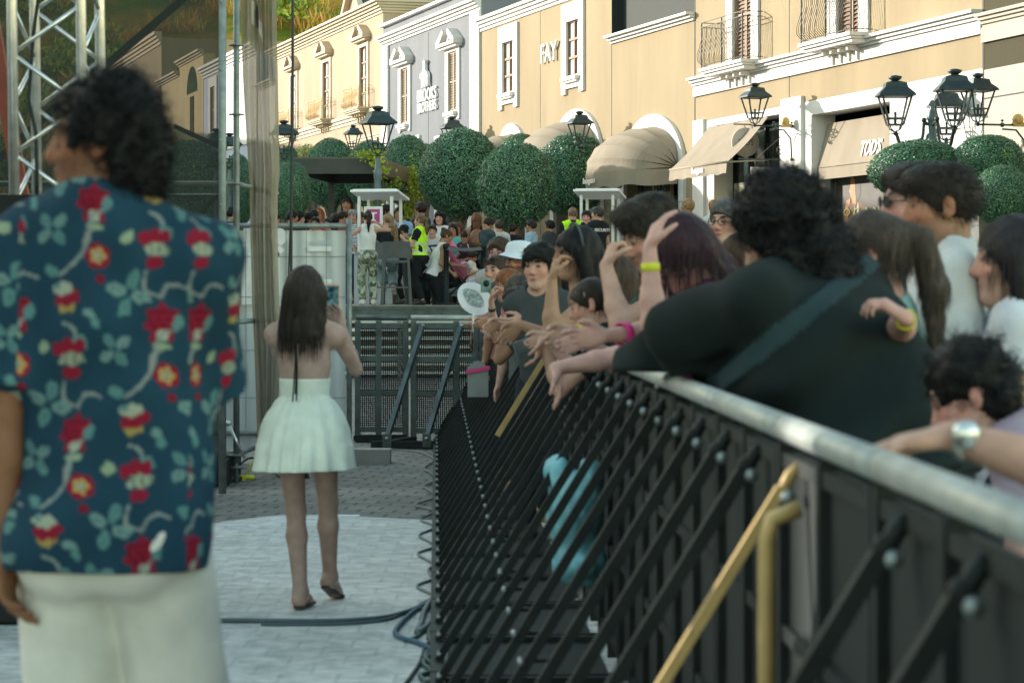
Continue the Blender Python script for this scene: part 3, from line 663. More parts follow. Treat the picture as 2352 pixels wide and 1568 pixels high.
# leaf-card clouds
def leaves(P0, N0, size, rng, cols, jit=.6, asp=.5, up=0.):
    n = len(P0); d = rng.normal(size=(n, 3)); d += N0 * .35; d[:, 2] += up; d -= N0 * (d * N0).sum(1)[:, None] * (1 - jit); d /= np.linalg.norm(d, axis=1)[:, None]
    t = np.cross(d, N0 + rng.normal(size=(n, 3)) * .5); t /= np.maximum(1e-6, np.linalg.norm(t, axis=1))[:, None]; s = size * rng.uniform(.6, 1.3, n)[:, None]
    V = np.stack([P0 - t * s * asp * .15, P0 + d * s * .5 - t * s * asp * .5, P0 + d * s, P0 + d * s * .5 + t * s * asp * .5], 1).reshape(-1, 3)
    F = np.arange(n * 4).reshape(n, 4); ci = rng.integers(0, len(cols), n); c = np.array(cols)[ci] * rng.uniform(.7, 1.25, (n, 1)); return V, F, np.repeat(c, 4, 0)
def leaf_mat(name, tr=.25):
    m = mat(name, (1, 1, 1), .5, var=.25, vscale=3, attr=True, spec=.45); t = m.node_tree; b = t.nodes['Principled BSDF']
    tl = t.nodes.new('ShaderNodeBsdfTranslucent'); mx = t.nodes.new('ShaderNodeMixShader'); mx.inputs[0].default_value = tr
    t.links.new(b.inputs['Base Color'].links[0].from_socket, tl.inputs[0]); out = t.nodes['Material Output']
    t.links.new(b.outputs[0], mx.inputs[1]); t.links.new(tl.outputs[0], mx.inputs[2]); t.links.new(mx.outputs[0], out.inputs[0]); return m
M_LEAF = leaf_mat('leaves')
def scatter_stuff(name, n, size, cols, region, clump, seed, asp=.4, up=1.2, r=(1.2, 2.6)):
    rng = np.random.default_rng(seed); Ps = []; Ns = []
    for i in range(n):
        x = rng.uniform(*region[0]); y = rng.uniform(*region[1]); z = hillz(x, y); R_ = rng.uniform(*r); k = clump
        q = rng.normal(size=(k, 3)); q /= np.linalg.norm(q, axis=1)[:, None]; q[:, 2] = np.abs(q[:, 2]); rad = R_ * rng.uniform(.45, 1.05, (k, 1)); Ps.append(np.array([x, y, z]) + q * rad * np.array([1, 1, .85])); Ns.append(q)
    V, F, c = leaves(np.concatenate(Ps), np.concatenate(Ns), size, rng, cols, asp=asp, up=up)
    return np_mesh(name, V, F, M_LEAF, c, smooth=False)
tag(scatter_stuff('hillside_shrubs', 220, .55, [(.22, .36, .04), (.40, .48, .05), (.12, .22, .04), (.55, .50, .06)], ((-60, 45), (127, 185)), 480, 3), kind='stuff')
tag(scatter_stuff('dry_grass', 300, .95, [(.85, .50, .12), (.85, .38, .10), (.6, .5, .1)], ((-60, 45), (127, 175)), 130, 4, asp=.10, up=3, r=(.8, 2.0)), kind='stuff')
tag(scatter_stuff('hillside_agaves', 90, 1.1, [(.34, .44, .36), (.24, .36, .28)], ((-45, 10), (127, 150)), 40, 5, asp=.16, up=1.2, r=(.3, .6)), kind='stuff')

# ------------------------------------------------------------------ facades
class Fac:
    """a facade line X + k*Y = c; local x runs along the wall towards the camera side, local y goes into the building"""
    def __init__(s, k, c, Yo=48.):
        s.k, s.c, s.m = k, c, sqrt(1 + k * k); s.O = Vector((c - k * Yo, Yo, 0)); s.rz = atan2(-1 / s.m, k / s.m)
    def sz(s, x, y, d=0.):
        c2 = s.c - d * s.m; q = (x - CX) / FPX; Y = c2 / (q + s.k); X = q * Y; z = CAMH - (y - HY) * Y / FPX
        return ((X - s.O.x) * s.k - (Y - s.O.y)) / s.m, z
    def s(s_, x, d=0.): return s_.sz(x, 0, d)[0]
    def world(s_, s, y, z): return Vector((s_.O.x + s * s_.k / s_.m + y / s_.m, s_.O.y - s / s_.m + y * s_.k / s_.m, z))
FA = Fac(.307, 18.40); FB = Fac(.2822, 17.21)
def stucco(name, col, var=.10):
    m = mat(name, col, .85, var=var, vscale=.8, bump=.45, bscale=45, spec=.25, stretch=(1, 1, .25))
    t = m.node_tree; b = t.nodes['Principled BSDF']; src = b.inputs['Base Color'].links[0].from_socket; tc = [n for n in t.nodes if n.type == 'TEX_COORD'][0]
    mp = t.nodes.new('ShaderNodeMapping'); mp.inputs[3].default_value = (1.6, 1.6, .3); n = t.nodes.new('ShaderNodeTexNoise'); n.inputs['Scale'].default_value = 1; n.inputs['Detail'].default_value = 8; n.inputs['Roughness'].default_value = .7
    r = t.nodes.new('ShaderNodeMapRange'); r.inputs[1].default_value = .48; r.inputs[2].default_value = .78; r.inputs[3].default_value = 1.0; r.inputs[4].default_value = .86; sc2 = t.nodes.new('ShaderNodeVectorMath'); sc2.operation = 'SCALE'
    t.links.new(tc.outputs['Object'], mp.inputs[0]); t.links.new(mp.outputs[0], n.inputs['Vector']); t.links.new(n.outputs[0], r.inputs[0]); t.links.new(src, sc2.inputs[0]); t.links.new(r.outputs[0], sc2.inputs['Scale']); t.links.new(sc2.outputs[0], b.inputs['Base Color']); return m
M_YEL = stucco('cream_yellow_stucco', (.45, .335, .235)); M_TAN = stucco('tan_stucco', (.335, .262, .165)); M_GREY = stucco('blue_grey_stucco', (.19, .20, .225)); M_OLIVE = stucco('olive_brown_stucco', (.060, .052, .028))
M_TRIM = mat('white_plaster_trim', (.68, .66, .63), .7, var=.05, vscale=2, bump=.1, bscale=40); M_CREAM = stucco('cream_plaster', (.48, .43, .37), .05)
M_YTRIM = mat('cream_plaster_trim', (.56, .46, .33), .75, var=.06, vscale=2); M_PBLUE = stucco('pale_blue_stucco', (.48, .52, .62)); M_DYEL = stucco('ochre_stucco', (.60, .46, .25))
M_GLASS = mat('dark_window_glass', (.05, .08, .075), .08, .0, var=.3, vscale=1.5, spec=.9); M_WOOD = mat('brown_painted_wood', (.22, .13, .09), .6, var=.2, vscale=12)
M_SHUT = mat('faded_shutter_wood', (.30, .22, .15), .65, var=.15, vscale=10); M_SHUTD = mat('brown_shutter_wood', (.27, .18, .13), .65, var=.15, vscale=10); M_CURT = mat('net_curtain', (.62, .62, .56), .9, var=.15, vscale=5, stretch=(1, 1, .1)); M_IRON = mat('wrought_iron', (.055, .055, .045), .55, .3, var=.3)
M_GILT = mat('yellow_painted_iron', (.55, .36, .12), .55, .2, var=.2); M_DARKREC = mat('dark_green_mesh_screen', (.016, .024, .023), .8, var=.15, vscale=.6)
M_AWN = mat('beige_canvas', (.29, .24, .18), .9, var=.10, vscale=3, bump=.3, bscale=90, stretch=(1, 1, .3)); M_AWNV = M_AWN
M_LETTER = mat('white_letter', (.86, .85, .82), .5, var=.02); M_SLATE = mat('dark_slate_roof', (.07, .075, .08), .7, var=.3, vscale=4); M_JOINT = mat('wall_joint', (.05, .055, .05), .8)
def wallgrid(mb, s0, s1, z0, z1, holes, dep=.35):
    """front face at y=0 with rectangular holes and their reveals"""
    ss = sorted({s0, s1, *[h[0] for h in holes], *[h[1] for h in holes]}); zs = sorted({z0, z1, *[h[2] for h in holes], *[h[3] for h in holes]})
    for i in range(len(ss) - 1):
        for j in range(len(zs) - 1):
            a, b, c, d = ss[i], ss[i + 1], zs[j], zs[j + 1]
            if any(h[0] - 1e-6 <= a and b <= h[1] + 1e-6 and h[2] - 1e-6 <= c and d <= h[3] + 1e-6 for h in holes): continue
            mb.quad((a, 0, c), (b, 0, c), (b, 0, d), (a, 0, d))
    for a, b, c, d in holes:
        mb.quad((a, 0, c), (a, 0, d), (a, dep, d), (a, dep, c)); mb.quad((b, 0, c), (b, dep, c), (b, dep, d), (b, 0, d)); mb.quad((a, 0, d), (b, 0, d), (b, dep, d), (a, dep, d)); mb.quad((a, 0, c), (a, dep, c), (b, dep, c), (b, 0, c))
def shell(mb, s0, s1, z0, z1, depth=12):
    mb.quad((s1, 0, z0), (s1, depth, z0), (s1, depth, z1), (s1, 0, z1)); mb.quad((s0, 0, z0), (s0, 0, z1), (s0, depth, z1), (s0, depth, z0)); mb.quad((s0, depth, z0), (s0, depth, z1), (s1, depth, z1), (s1, depth, z0)); mb.quad((s0, 0, z1), (s1, 0, z1), (s1, depth, z1), (s0, depth, z1))
def cornice(b, s0, s1, z0, z1, m, out=.28, steps=4, name='cornice', ret=0, depth=8):
    """stepped moulding proud of the wall; ret: also runs along the near end wall"""
    mb = MB(); n = steps
    for i in range(n):
        a = z0 + (z1 - z0) * i / n; c = z0 + (z1 - z0) * (i + 1) / n; o = out * ((i + 1) / n) ** 1.3; mb.box((s0 - (o if ret else 0), -o, a), (s1 + (o if ret else 0), .01, c - .004))
        if ret: mb.box((s1 - .01, .01, a), (s1 + o, depth, c - .004))
    return mb.build(name, m, b)
def joint(mb, s, z0, z1, w=.022): mb.box((s - w / 2, -.004, z0), (s + w / 2, .01, z1))
def sash(b, s0, s1, z0, z1, y, m=M_WOOD, rows=3, colsn=2, curtain=True):
    f = MB(); w = .055
    for s in np.linspace(s0, s1, colsn + 1): f.box((s - w / 2 if s > s0 else s, y - .05, z0), (s + w / 2 if s < s1 else s, y, z1))
    for z in np.linspace(z0, z1, rows + 1): f.box((s0, y - .046, z - w / 2 if z > z0 else z), (s1, y - .004, z + w / 2 if z < z1 else z + .0))
    wd = f.build('window', m, b); g = MB(); g.quad((s0, y + .01, z0), (s1, y + .01, z0), (s1, y + .01, z1), (s0, y + .01, z1)); g.build('pane', M_GLASS, wd)
    if curtain:
        g = MB()
        for a, c in ((s0 + .03, s0 + (s1 - s0) * .44), (s1 - (s1 - s0) * .42, s1 - .03)): g.grid(lambda u, v, a=a, c=c: Vector((a + (c - a) * u, y + .0 - .004 + .003 * sin(u * 25), z0 + (z1 - z0) * v)), 10, 2)
        g.build('curtain', M_CURT, wd)
    return wd
def shutters(b, s0, s1, z0, z1, y=-.02, m=M_SHUT):
    f = MB(); mid = (s0 + s1) / 2; w = .05
    for a, c in ((s0, mid - .006), (mid + .006, s1)):
        f.box((a, y, z0), (a + w, y + .045, z1)); f.box((c - w, y, z0), (c, y + .045, z1))
        for z in (z0, (z0 + z1) / 2 - w / 2, z1 - w): f.box((a + w, y + .002, z), (c - w, y + .043, z + w))
        n = int((z1 - z0) / .075)
        for i in range(n):
            z = z0 + w + (z1 - z0 - 2 * w) * (i + .5) / n; f.add([(a + w, y + .004, z - .02), (c - w, y + .004, z - .02), (c - w, y + .04, z + .03), (a + w, y + .04, z + .03)], [(0, 1, 2, 3)])
    f.box((s0 + .02, y + .043, z0 + .02), (s1 - .02, y + .05, z1 - .02)); return f.build('shutter', m, b)
def surround(b, s0, s1, z0, z1, i0, i1, j0, j1, m, notch=True, out=.05):
    """plaster surround s0..s1 x z0..z1 with an opening i0..i1 x j0..j1 and a notched foot"""
    mb = MB(); o = -out; zb = j0 - .16
    mb.box((s0, o, zb), (i0, .01, z1)); mb.box((i1, o, zb), (s1, .01, z1)); mb.box((i0, o, j1), (i1, .01, z1)); mb.box((i0, o, zb), (i1, .01, j0))
    if notch: mb.box((s0, o, z0), (s0 + (i0 - s0) * .9, .01, zb)); mb.box((s1 - (s1 - i1) * .9, o, z0), (s1, .01, zb)); mb.box((s0 + (i0 - s0) * .9, o, z0 + (zb - z0) * .5), (s1 - (s1 - i1) * .9, .01, zb))
    f = mb.build('window_surround', m, b); sl = MB(); sl.box((i0 - .08, -.17, j0 - .12), (i1 + .08, o - .001, j0 - .03)); sl.box((i0 - .04, -.13, j0 - .17), (i1 + .04, o - .001, j0 - .12)); sl.build('sill', m, f); return f
def pediment(b, sc_, z, w, h, m, out=.26):
    """broken scroll pediment with a small finial"""
    mb = MB(); mb.box((sc_ - w / 2, -out, z), (sc_ + w / 2, -.0, z + h * .16)); mb.box((sc_ - w / 2 + .05, -out * .7, z - h * .12), (sc_ + w / 2 - .05, 0, z))
    for sg in (-1, 1):
        pl = [(sc_ + sg * w / 2, z + h * .16), (sc_ + sg * w / 2, z + h * .27), (sc_ + sg * w * .17, z + h * .80), (sc_ + sg * w * .10, z + h * .72), (sc_ + sg * w * .12, z + h * .58), (sc_ + sg * w * .34, z + h * .16)]
        if sg < 0: pl = pl[::-1]
        mb.prism(pl, -out, 0)
    mb.lathe([(.04, -.01), (.075, .04), (.06, .12), (.03, .17), (.055, .22), (.02, .30)], (sc_, -.12, z + h * .16), 8); return mb.build('pediment', m, b)
def balcony(b, s0, s1, z, d, m, rail_h=.95, iron=None, name='balcony', base=.0):
    iron = iron or M_IRON; mb = MB()
    for i, (o, a, c) in enumerate(((0, -.06, 0), (.04, -.105, -.064), (.09, -.16, -.109))): mb.box((s0 + o, -d + o, z + a), (s1 - o, -.005, z + c))
    for i in range(4):
        s = s0 + (s1 - s0) * (.27 + i * .155)
        mb.prism([(s, 0), (s, 0)][:0] or [(s - .035, z - .17), (s + .035, z - .17), (s + .03, z - .40), (s - .03, z - .40)], -.09, -.004); mb.prism([(s - .035, z - .17), (s + .035, z - .17), (s + .035, z - .25), (s - .035, z - .25)], -.26, -.09)
    bb = mb.build(name, m, b); r = MB(); top = z + rail_h; e = .05; bot = z + .05
    path = [(s0 + e, -.02), (s0 + e, -d + e), (s1 - e, -d + e), (s1 - e, -.02)]
    for zz in (top, top - .09, bot):
        for (a, c), (f, g) in zip(path, path[1:]): r.bar((a, c, zz), (f, g, zz), .02, .014)
    for a, c in path[1:3] + [((s0 + s1) / 2, -d + e)]: r.bar((a, c, z), (a, c, top), .022)
    for (a, c), (f, g) in zip(path, path[1:]):
        L = sqrt((f - a) ** 2 + (g - c) ** 2); n = max(2, int(L / .085)); ou = Vector((-(g - c), 0, 0)) / L if abs(g - c) > abs(f - a) else Vector((0, -1, 0)); ou = ou if abs(g - c) <= abs(f - a) else Vector((-1 if a < (s0 + s1) / 2 else 1, 0, 0))
        for i in range(1, n):
            t = i / n; p = Vector((a + (f - a) * t, c + (g - c) * t, 0)); r.tube([p + ou * bl + Vector((0, 0, bot + (top - .09 - bot) * hh)) for hh, bl in ((1, 0), (.75, .015), (.5, .07), (.28, .125), (.12, .115), (0, .02))], .006, 4, cap=False)
    r.build('railing', iron, bb); return bb
def sign3d(b, txt, w, h, cs, cz, y, m=M_LETTER, depth=.05, name='lettering', bold=.01, **k):
    vs, fs = text_mb(txt, 1, depth, bold, **k); vs = fit(vs, w, h, cs, cz, y); mb = MB(); mb.add(vs, fs); return mb.build(name, m, b)

# --- grey-blue shop between yellow and tan
def S3(f, x, y, d=0.): return f.sz(x, y, d)
b1 = thing('shop_building', 'cream yellow two storey shop building with three small balconies', 'building', FA.O, FA.rz, 'shop buildings along the plaza')
s0, s1 = FA.s(632), FA.s(880); wins = []
for xa, xb in ((669, 681.6), (742.7, 757.5), (827.4, 843.5)): wins.append((FA.s(xa), FA.s(xb), 7.03, 8.92))
ports = [(FA.s(690), FA.s(735), GZ, 4.9), (FA.s(770), FA.s(820), GZ, 4.9)]
mb = MB(); wallgrid(mb, s0, s1, GZ - .02, 9.8, wins + ports); shell(mb, s0, s1, GZ - .02, 9.8); mb.build('wall', M_YEL, b1)
cornice(b1, s0, s1, 9.72, 10.1, M_YTRIM, .34, 5, ret=1)
for a, c in ((6.62, 6.92), (5.95, 6.15), (5.2, 5.3)): cornice(b1, s0, s1, a, c, M_YTRIM, .14 if c > 6.5 else .08, 3, 'string_course')
for a, c, d, e in wins:
    sash(b1, a, c, d, e, .08, rows=4, curtain=True); surround(b1, a - .26, c + .26, d - .1, 9.17, a, c, d, e, M_YTRIM, notch=False, out=.04)
    cs = (a + c) / 2; pediment(b1, cs, 9.14, 1.75, .55, M_YTRIM); balcony(b1, cs - 1.05, cs + 1.05, 7.0, .45, M_YTRIM, .66, M_GILT)
for p in ports: sash(b1, *p, .3, rows=2, colsn=3, curtain=False)
mb = MB()
for x in (700, 789): joint(mb, FA.s(x), GZ, 9.7, .02)
mb.split('wall_joint', M_YTRIM, b1)
mb = MB(); a, c = FA.s(720), FA.s(776); mb.prism([(a, 10.05), (c, 10.05), ((a + c) / 2, 11.7)], 1.0, 1.02); mb.build('gable', M_YEL, b1)
mb = MB(); ap = ((a + c) / 2, 11.8)
for q, sg in ((a - .25, -1), (c + .25, 1)): mb.prism([(q, 9.95), (q + .25 * -sg, 9.95), (ap[0], ap[1] - .2), ap] if sg < 0 else [(q, 9.95), ap, (ap[0], ap[1] - .2), (q - .25, 9.95)], .8, 1.0)
mb.split('gable_trim', M_YTRIM, b1); mb = MB(); 
for q in (a - .25, c + .25): mb.add([(q, 1.02, 10.0), (q, 7, 10.0), (ap[0], 7, ap[1]), (ap[0], 1.02, ap[1])], [(0, 1, 2, 3)])
mb.split('gable_roof', M_SLATE, b1)
b2 = thing('shop_building', 'blue grey shop building with white letters and a hanging sheep emblem', 'building', FA.O, FA.rz, 'shop buildings along the plaza')
s0, s1 = FA.s(880) + .004, FA.s(1105); wins = [(FA.s(923), FA.s(939.7), 6.22, 7.82), (FA.s(1032), FA.s(1051.7), 6.22, 7.82)]
ports = [(FA.s(918), FA.s(960), GZ, 5.45), (FA.s(1009), FA.s(1078), GZ, 5.3)]
mb = MB(); wallgrid(mb, s0, s1, GZ - .02, 9.25, wins + ports); shell(mb, s0, s1, GZ - .02, 9.25); mb.build('wall', M_GREY, b2)
mb = MB(); mb.box((s0 - .02, -.14, 9.252), (s1 + .1, .4, 9.33)); mb.build('coping', M_TRIM, b2); cornice(b2, s0, s1, 8.66, 8.96, M_TRIM, .25, 4, ret=0)
mb = MB(); mb.box((s0, -.07, GZ), (s0 + (FA.s(894.6) - s0), .01, 8.655)); mb.box((FA.s(1083.8), -.07, GZ), (s1, .01, 8.655))
for z in np.arange(1.7, 8.6, .42): pass
mb.split('pilaster', M_TRIM, b2)
mb = MB()
for z in np.arange(1.7, 8.6, .42): mb.box((FA.s(1083.8), -.078, z), (s1, -.068, z + .014)); mb.box((s0, -.078, z), (FA.s(894.6), -.068, z + .014))
mb.split('pilaster_joint', mat('shadow_gap', (.45, .42, .38), .8), b2)
for a, c, d, e in wins:
    shutters(b2, a, c, d, e, .0); surround(b2, a - .27, c + .27, 5.98, 8.0, a, c, d, e, M_TRIM); pediment(b2, (a + c) / 2, 7.97, 1.75, .55, M_TRIM)
for i, p in enumerate(ports):
    mb = MB(); w = .34; o = -.06; mb.box((p[0] - w, o, GZ), (p[0], .01, p[3] + w)); mb.box((p[1], o, GZ), (p[1] + w, .01, p[3] + w)); mb.box((p[0], o, p[3]), (p[1], .01, p[3] + w)); mb.build('door_surround', M_TRIM, b2); sash(b2, *p, .3, rows=2, colsn=3, curtain=False)
cs, cz = FA.sz(984.6, 217); w = FA.s(1006) - FA.s(963); sign3d(b2, 'BROOKS', w, .34, cs, cz, -.05, bold=.0, depth=.04); cs2, cz2 = FA.sz(984.8, 245); sign3d(b2, 'BROTHERS', w, .28, cs2, cz2, -.05, bold=.0, depth=.04)
cs, cz = FA.sz(982.5, 175); mb = MB(); sh = [(-.30, .02), (-.34, .10), (-.28, .16), (-.18, .15), (-.12, .20), (0, .22), (.14, .20), (.24, .14), (.28, .05), (.27, -.20), (.20, -.20), (.19, -.06), (.10, -.08), (.09, -.22), (.02, -.22), (.01, -.10), (-.10, -.10), (-.11, -.22), (-.18, -.22), (-.20, -.05), (-.22, .04)]
mb.prism([(cs + x * 1.35, cz - .08 + z * 1.05) for x, z in sh][::-1], -.12, -.03); mb.prism([(cs - .10, cz + .1), (cs - .05, cz + .33), (cs - .14, cz + .42), (cs - .02, cz + .38), (cs + .02, cz + .47), (cs + .06, cz + .38), (cs + .18, cz + .42), (cs + .06, cz + .33), (cs + .12, cz + .1)], -.12, -.03); mb.build('sheep_emblem', M_LETTER, b2)
mb = MB(); joint(mb, FA.s(984), GZ, 8.6, .05); mb.split('wall_joint', M_JOINT, b2)
# --- tan shop
b3 = thing('shop_building', 'tan shop building with two white framed windows and arched shop fronts', 'building', FA.O, FA.rz, 'shop buildings along the plaza')
s0, sm, s1 = FA.s(1105) + .004, FA.s(1405), FA.s(1596.5)
wins = [(FA.s(1157.5), FA.s(1183), 6.33, 7.59), (FA.s(1304.5), FA.s(1333.5), 6.33, 7.58)]
A1 = (FA.s(1148), FA.s(1208), GZ, 5.28); A2 = (FA.s(1278), FA.s(1378), GZ, 5.28); A3 = (FA.s(1440), FA.s(1566), GZ, 4.82)
mb = MB(); wallgrid(mb, s0, sm, GZ - .02, 8.15, wins + [A1, A2]); wallgrid(mb, sm, s1, GZ - .02, 6.80, [A3]); shell(mb, s0, sm, GZ - .02, 8.15, 3.2); mb.quad((sm, 0, 6.8), (s1, 0, 6.8), (s1, 3, 6.8), (sm, 3, 6.8))
def spandrel(mb, h, rise, y=.0, n=12):
    a, c, _, zt = h; m_ = (a + c) / 2; r = (c - a) / 2
    for i in range(n):
        t0, t1 = pi * i / n, pi * (i + 1) / n; p0 = (m_ - r * cos(t0), zt - rise + rise * sin(t0)); p1 = (m_ - r * cos(t1), zt - rise + rise * sin(t1))
        mb.quad((p0[0], y, p0[1]), (p1[0], y, p1[1]), (p1[0], y, zt), (p0[0], y, zt)); mb.quad((p0[0], y, p0[1]), (p0[0], y + .3, p0[1]), (p1[0], y + .3, p1[1]), (p1[0], y, p1[1]))
for h in (A1, A2, A3): spandrel(mb, h, .95)
mb.build('wall', M_TAN, b3)
mb = MB(); mb.quad((sm, 3, 6.8), (s1 + 2, 3, 6.8), (s1 + 2, 3, 13), (sm, 3, 13)); mb.quad((sm + .002, 0, 6.8), (sm + .002, 3, 6.8), (sm + .002, 3, 8.15), (sm + .002, 0, 8.15)); mb.build('terrace_screen', M_DARKREC, b3)
mb = MB(); mb.box((sm, .25, 6.95), (s1, .27, 9.6)); mb.build('terrace_netting', M_DARKREC, b3)
cornice(b3, s0, sm, 8.08, 8.4, M_TRIM, .22, 4); cornice(b3, sm + .01, s1, 6.79, 6.96, M_TRIM, .2, 3, 'ledge')
for (a, c, d, e) in wins: sash(b3, a, c, d, e, .05, rows=3); surround(b3, a - .33, c + .33, 5.92, 8.0, a, c, d, e, M_TRIM, out=.06)
def archtrim(b, h, rise, w=.26, out=.08, n=20):
    mb = MB(); a, c, z0, zt = h; m_ = (a + c) / 2; r = (c - a) / 2; zs = zt - rise
    pts = [((m_ - r * cos(pi * i / n), zs + rise * sin(pi * i / n)), (m_ - (r + w) * cos(pi * i / n), zs + (rise + w) * sin(pi * i / n))) for i in range(n + 1)]
    pts = [((a, z0), (a - w, z0))] + pts + [((c, z0), (c + w, z0))]
    for (i0, o0), (i1, o1) in zip(pts, pts[1:]):
        vs = [(i0[0], -out, i0[1]), (i1[0], -out, i1[1]), (o1[0], -out, o1[1]), (o0[0], -out, o0[1])]; vs += [(x, .01, z) for x, y, z in vs]; mb.add(vs, [(3, 2, 1, 0), (0, 1, 5, 4), (2, 3, 7, 6)])
    return mb.build('arch_surround', M_TRIM, b)
for h in (A1, A2, A3): archtrim(b3, h, .95)
def hood(b, cs, r, zh, rh, hd=1.25, dmax=95, nh=5, val=.33, name='arched_awning', txt=None):
    """quarter-round canopy: hoops hinged at zh, each bowed like the arch"""
    mb = MB(); cols_ = 36; rows = []
    for k in range(nh + 1):
        an = radians(dmax) * k / nh; rw = []
        for i in range(cols_ + 1):
            t = pi * i / cols_; x = -r * cos(t); hh = rh * sin(t) ** .8; rw.append((cs + x, -hh * hd / rh * sin(an) - .1, zh + hh * cos(an)))
        rows.append(rw)
    for k in range(nh):
        for sub in range(3):
            f0, f1 = sub / 3, (sub + 1) / 3
            def P2(k, i, f):
                an = radians(dmax) * (k + f) / nh; t = pi * i / cols_; hh = rh * sin(t) ** .8 * (1 - .025 * sin(pi * f)); return (cs - r * cos(t), -hh * hd / rh * sin(an) - .1, zh + hh * cos(an))
            for i in range(cols_): mb.add([P2(k, i, f0), P2(k, i + 1, f0), P2(k, i + 1, f1), P2(k, i, f1)], [(0, 1, 2, 3)], True)
    R_ = rows[-1]
    for p, q in zip(R_, R_[1:]): mb.quad(p, q, (q[0], q[1], q[2] - val + .03 * sin(q[0] * 9)), (p[0], p[1], p[2] - val + .03 * sin(p[0] * 9)))
    o = mb.build(name, M_AWN, b); fr = MB()
    for rw in rows[1:]: fr.tube([Vector(p) * 1. + Vector((0, .02, -.02)) for p in rw], .014, 5)
    fr.build('awning_hoop', M_IRON, o)
    if txt: vs, fs = text_mb(txt, 1, .01, .03); vs = fit(vs, .75, .16, cs - .15, zh + rh * cos(radians(dmax)) - .17, -hd * sin(radians(dmax)) - .125); t_ = MB(); t_.add(vs, fs); t_.build('lettering', M_LETTER, o)
    return o
for h, tx in ((A2, None), (A3, 'hogan')): hood(b3, (h[0] + h[1]) / 2, (h[1] - h[0]) / 2 + .02, h[3] - .90, .89, txt=tx)
hood(b3, (A1[0] + A1[1]) / 2, (A1[1] - A1[0]) / 2, A1[3] - .90, .88)
for h in (A1, A2, A3): sash(b3, h[0], h[1], GZ, h[3], .3, m=M_BLACKMETAL, rows=1, colsn=3, curtain=False)
cs, cz = FA.sz(1528, 431, -.2); mb = MB(); mb.box((cs - .62, .14, 2.0), (cs + .5, .2, 3.9)); mb.build('shop_panel', mat('beige_panel', (.40, .31, .17), .7), b3); sign3d(b3, 'HOGAN', .86, .24, cs + .02, cz + .02, .12, M_JOINT, .02)
cs, cz = FA.sz(1267, 120); sign3d(b3, 'FAY', FA.s(1286) - FA.s(1249.5), .44, cs, cz, -.06, bold=.0)
mb = MB(); joint(mb, FA.s(1241), GZ, 8.08); joint(mb, sm, GZ, 6.8, .03); joint(mb, s1 - .01, GZ, 9, .05); mb.split('wall_joint', M_JOINT, b3)
# --- tan and white corner shop with the two large balconies
b4 = thing('shop_building', 'tan and white shop building with two large wrought iron balconies', 'building', FB.O, FB.rz, 'shop buildings along the plaza')
s0, s1 = FB.s(1596.5) + .006, FB.s(2258); D1 = (FB.s(1687), FB.s(1730), 5.66, 7.6); D2 = (FB.s(1926), FB.s(1977), 5.66, 7.7)
HG = (FB.s(1640), FB.s(1790), GZ, 4.62); PT = (FB.s(1863.5), FB.s(2044), GZ, 4.5)
mb = MB(); wallgrid(mb, s0, s1, 4.75, 9.6, [D1, D2]); shell(mb, s0, s1, GZ, 9.6, 9); mb.build('wall', M_TAN, b4)
mb = MB(); wallgrid(mb, s0, s1, GZ - .02, 4.748, [HG, PT], .45)
mb.box((s0, -.06, GZ), (FB.s(1621), .0, 4.78)); mb.box((FB.s(1801), -.07, GZ), (FB.s(1847), .0, 4.86)); mb.build('shop_front', M_TRIM, b4)
mb = MB()
for z in (2.4, 2.9, 3.4, 3.89, 4.37): mb.box((PT[1] + .25, -.006, z), (s1, .01, z + .016))
for z in (2.7, 3.6): mb.box((FB.s(1801), -.075, z), (FB.s(1847), -.068, z + .02)); mb.box((s0, -.065, z), (FB.s(1621), -.058, z + .02))
joint(mb, FB.s(1624), GZ, 4.75, .02); joint(mb, PT[1] + .25, GZ, 4.37, .015); mb.split('plaster_joint', mat('shadow_gap', (.45, .42, .38), .8), b4)
mb = MB(); joint(mb, FB.s(1813), 4.87, 9.6, .025); mb.split('wall_joint', M_JOINT, b4)
mb = MB(); mb.box((s0, -.05, 5.26), (s1, .01, 5.42)); mb.build('string_course', M_TRIM, b4); cornice(b4, s0, s1, 5.42, 5.63, M_TRIM, .2, 4)
for (a, c, d, e), w in ((D1, .35), (D2, .38)):
    shutters(b4, a, c, d, e, .04, M_SHUTD); mb = MB(); mb.box((a - w, -.05, 5.64), (a, .01, 9.2)); mb.box((c, -.05, 5.64), (c + w, .01, 9.2)); mb.box((a, -.05, e), (c, .01, 9.2)); mb.build('window_surround', M_TRIM, b4)
balcony(b4, FB.s(1606, .45), FB.s(1704, .45), 5.68, .47, M_TRIM, .88); balcony(b4, FB.s(1834, .45), FB.s(1953, .45), 5.68, .47, M_TRIM, .9)
# slanted awning
a, c = FB.s(1634), FB.s(1771); mb = MB(); zt, zf, d = 4.6, 3.76, .86
mb.grid(lambda u, v: Vector((a + (c - a) * u, -.06 - (d - .06) * v, zt + (zf - zt) * v - .05 * sin(pi * v) + .006 * sin(u * 23))), 24, 8)
mb.grid(lambda u, v: Vector((a + (c - a) * u, -d - .02 * v, zf - .21 * v * (1 + .06 * sin(u * 31)))), 24, 2); aw = mb.build('slanted_awning', M_AWN, b4)
mb = MB(); mb.tube([(a, -d, zf), (c, -d, zf)], .022); 
for s in (a + .05, c - .05): mb.bar((s, -d, zf), (s, -.05, zf + .05), .03)
mb.build('awning_bar', M_AWN, aw); vs, fs = text_mb('hogan', 1, .01, .03); cs = FB.s(1605, d); mb = MB(); mb.add(fit(vs, .62, .16, cs, zf - .10, -d - .03), fs); mb.build('lettering', M_LETTER, aw)
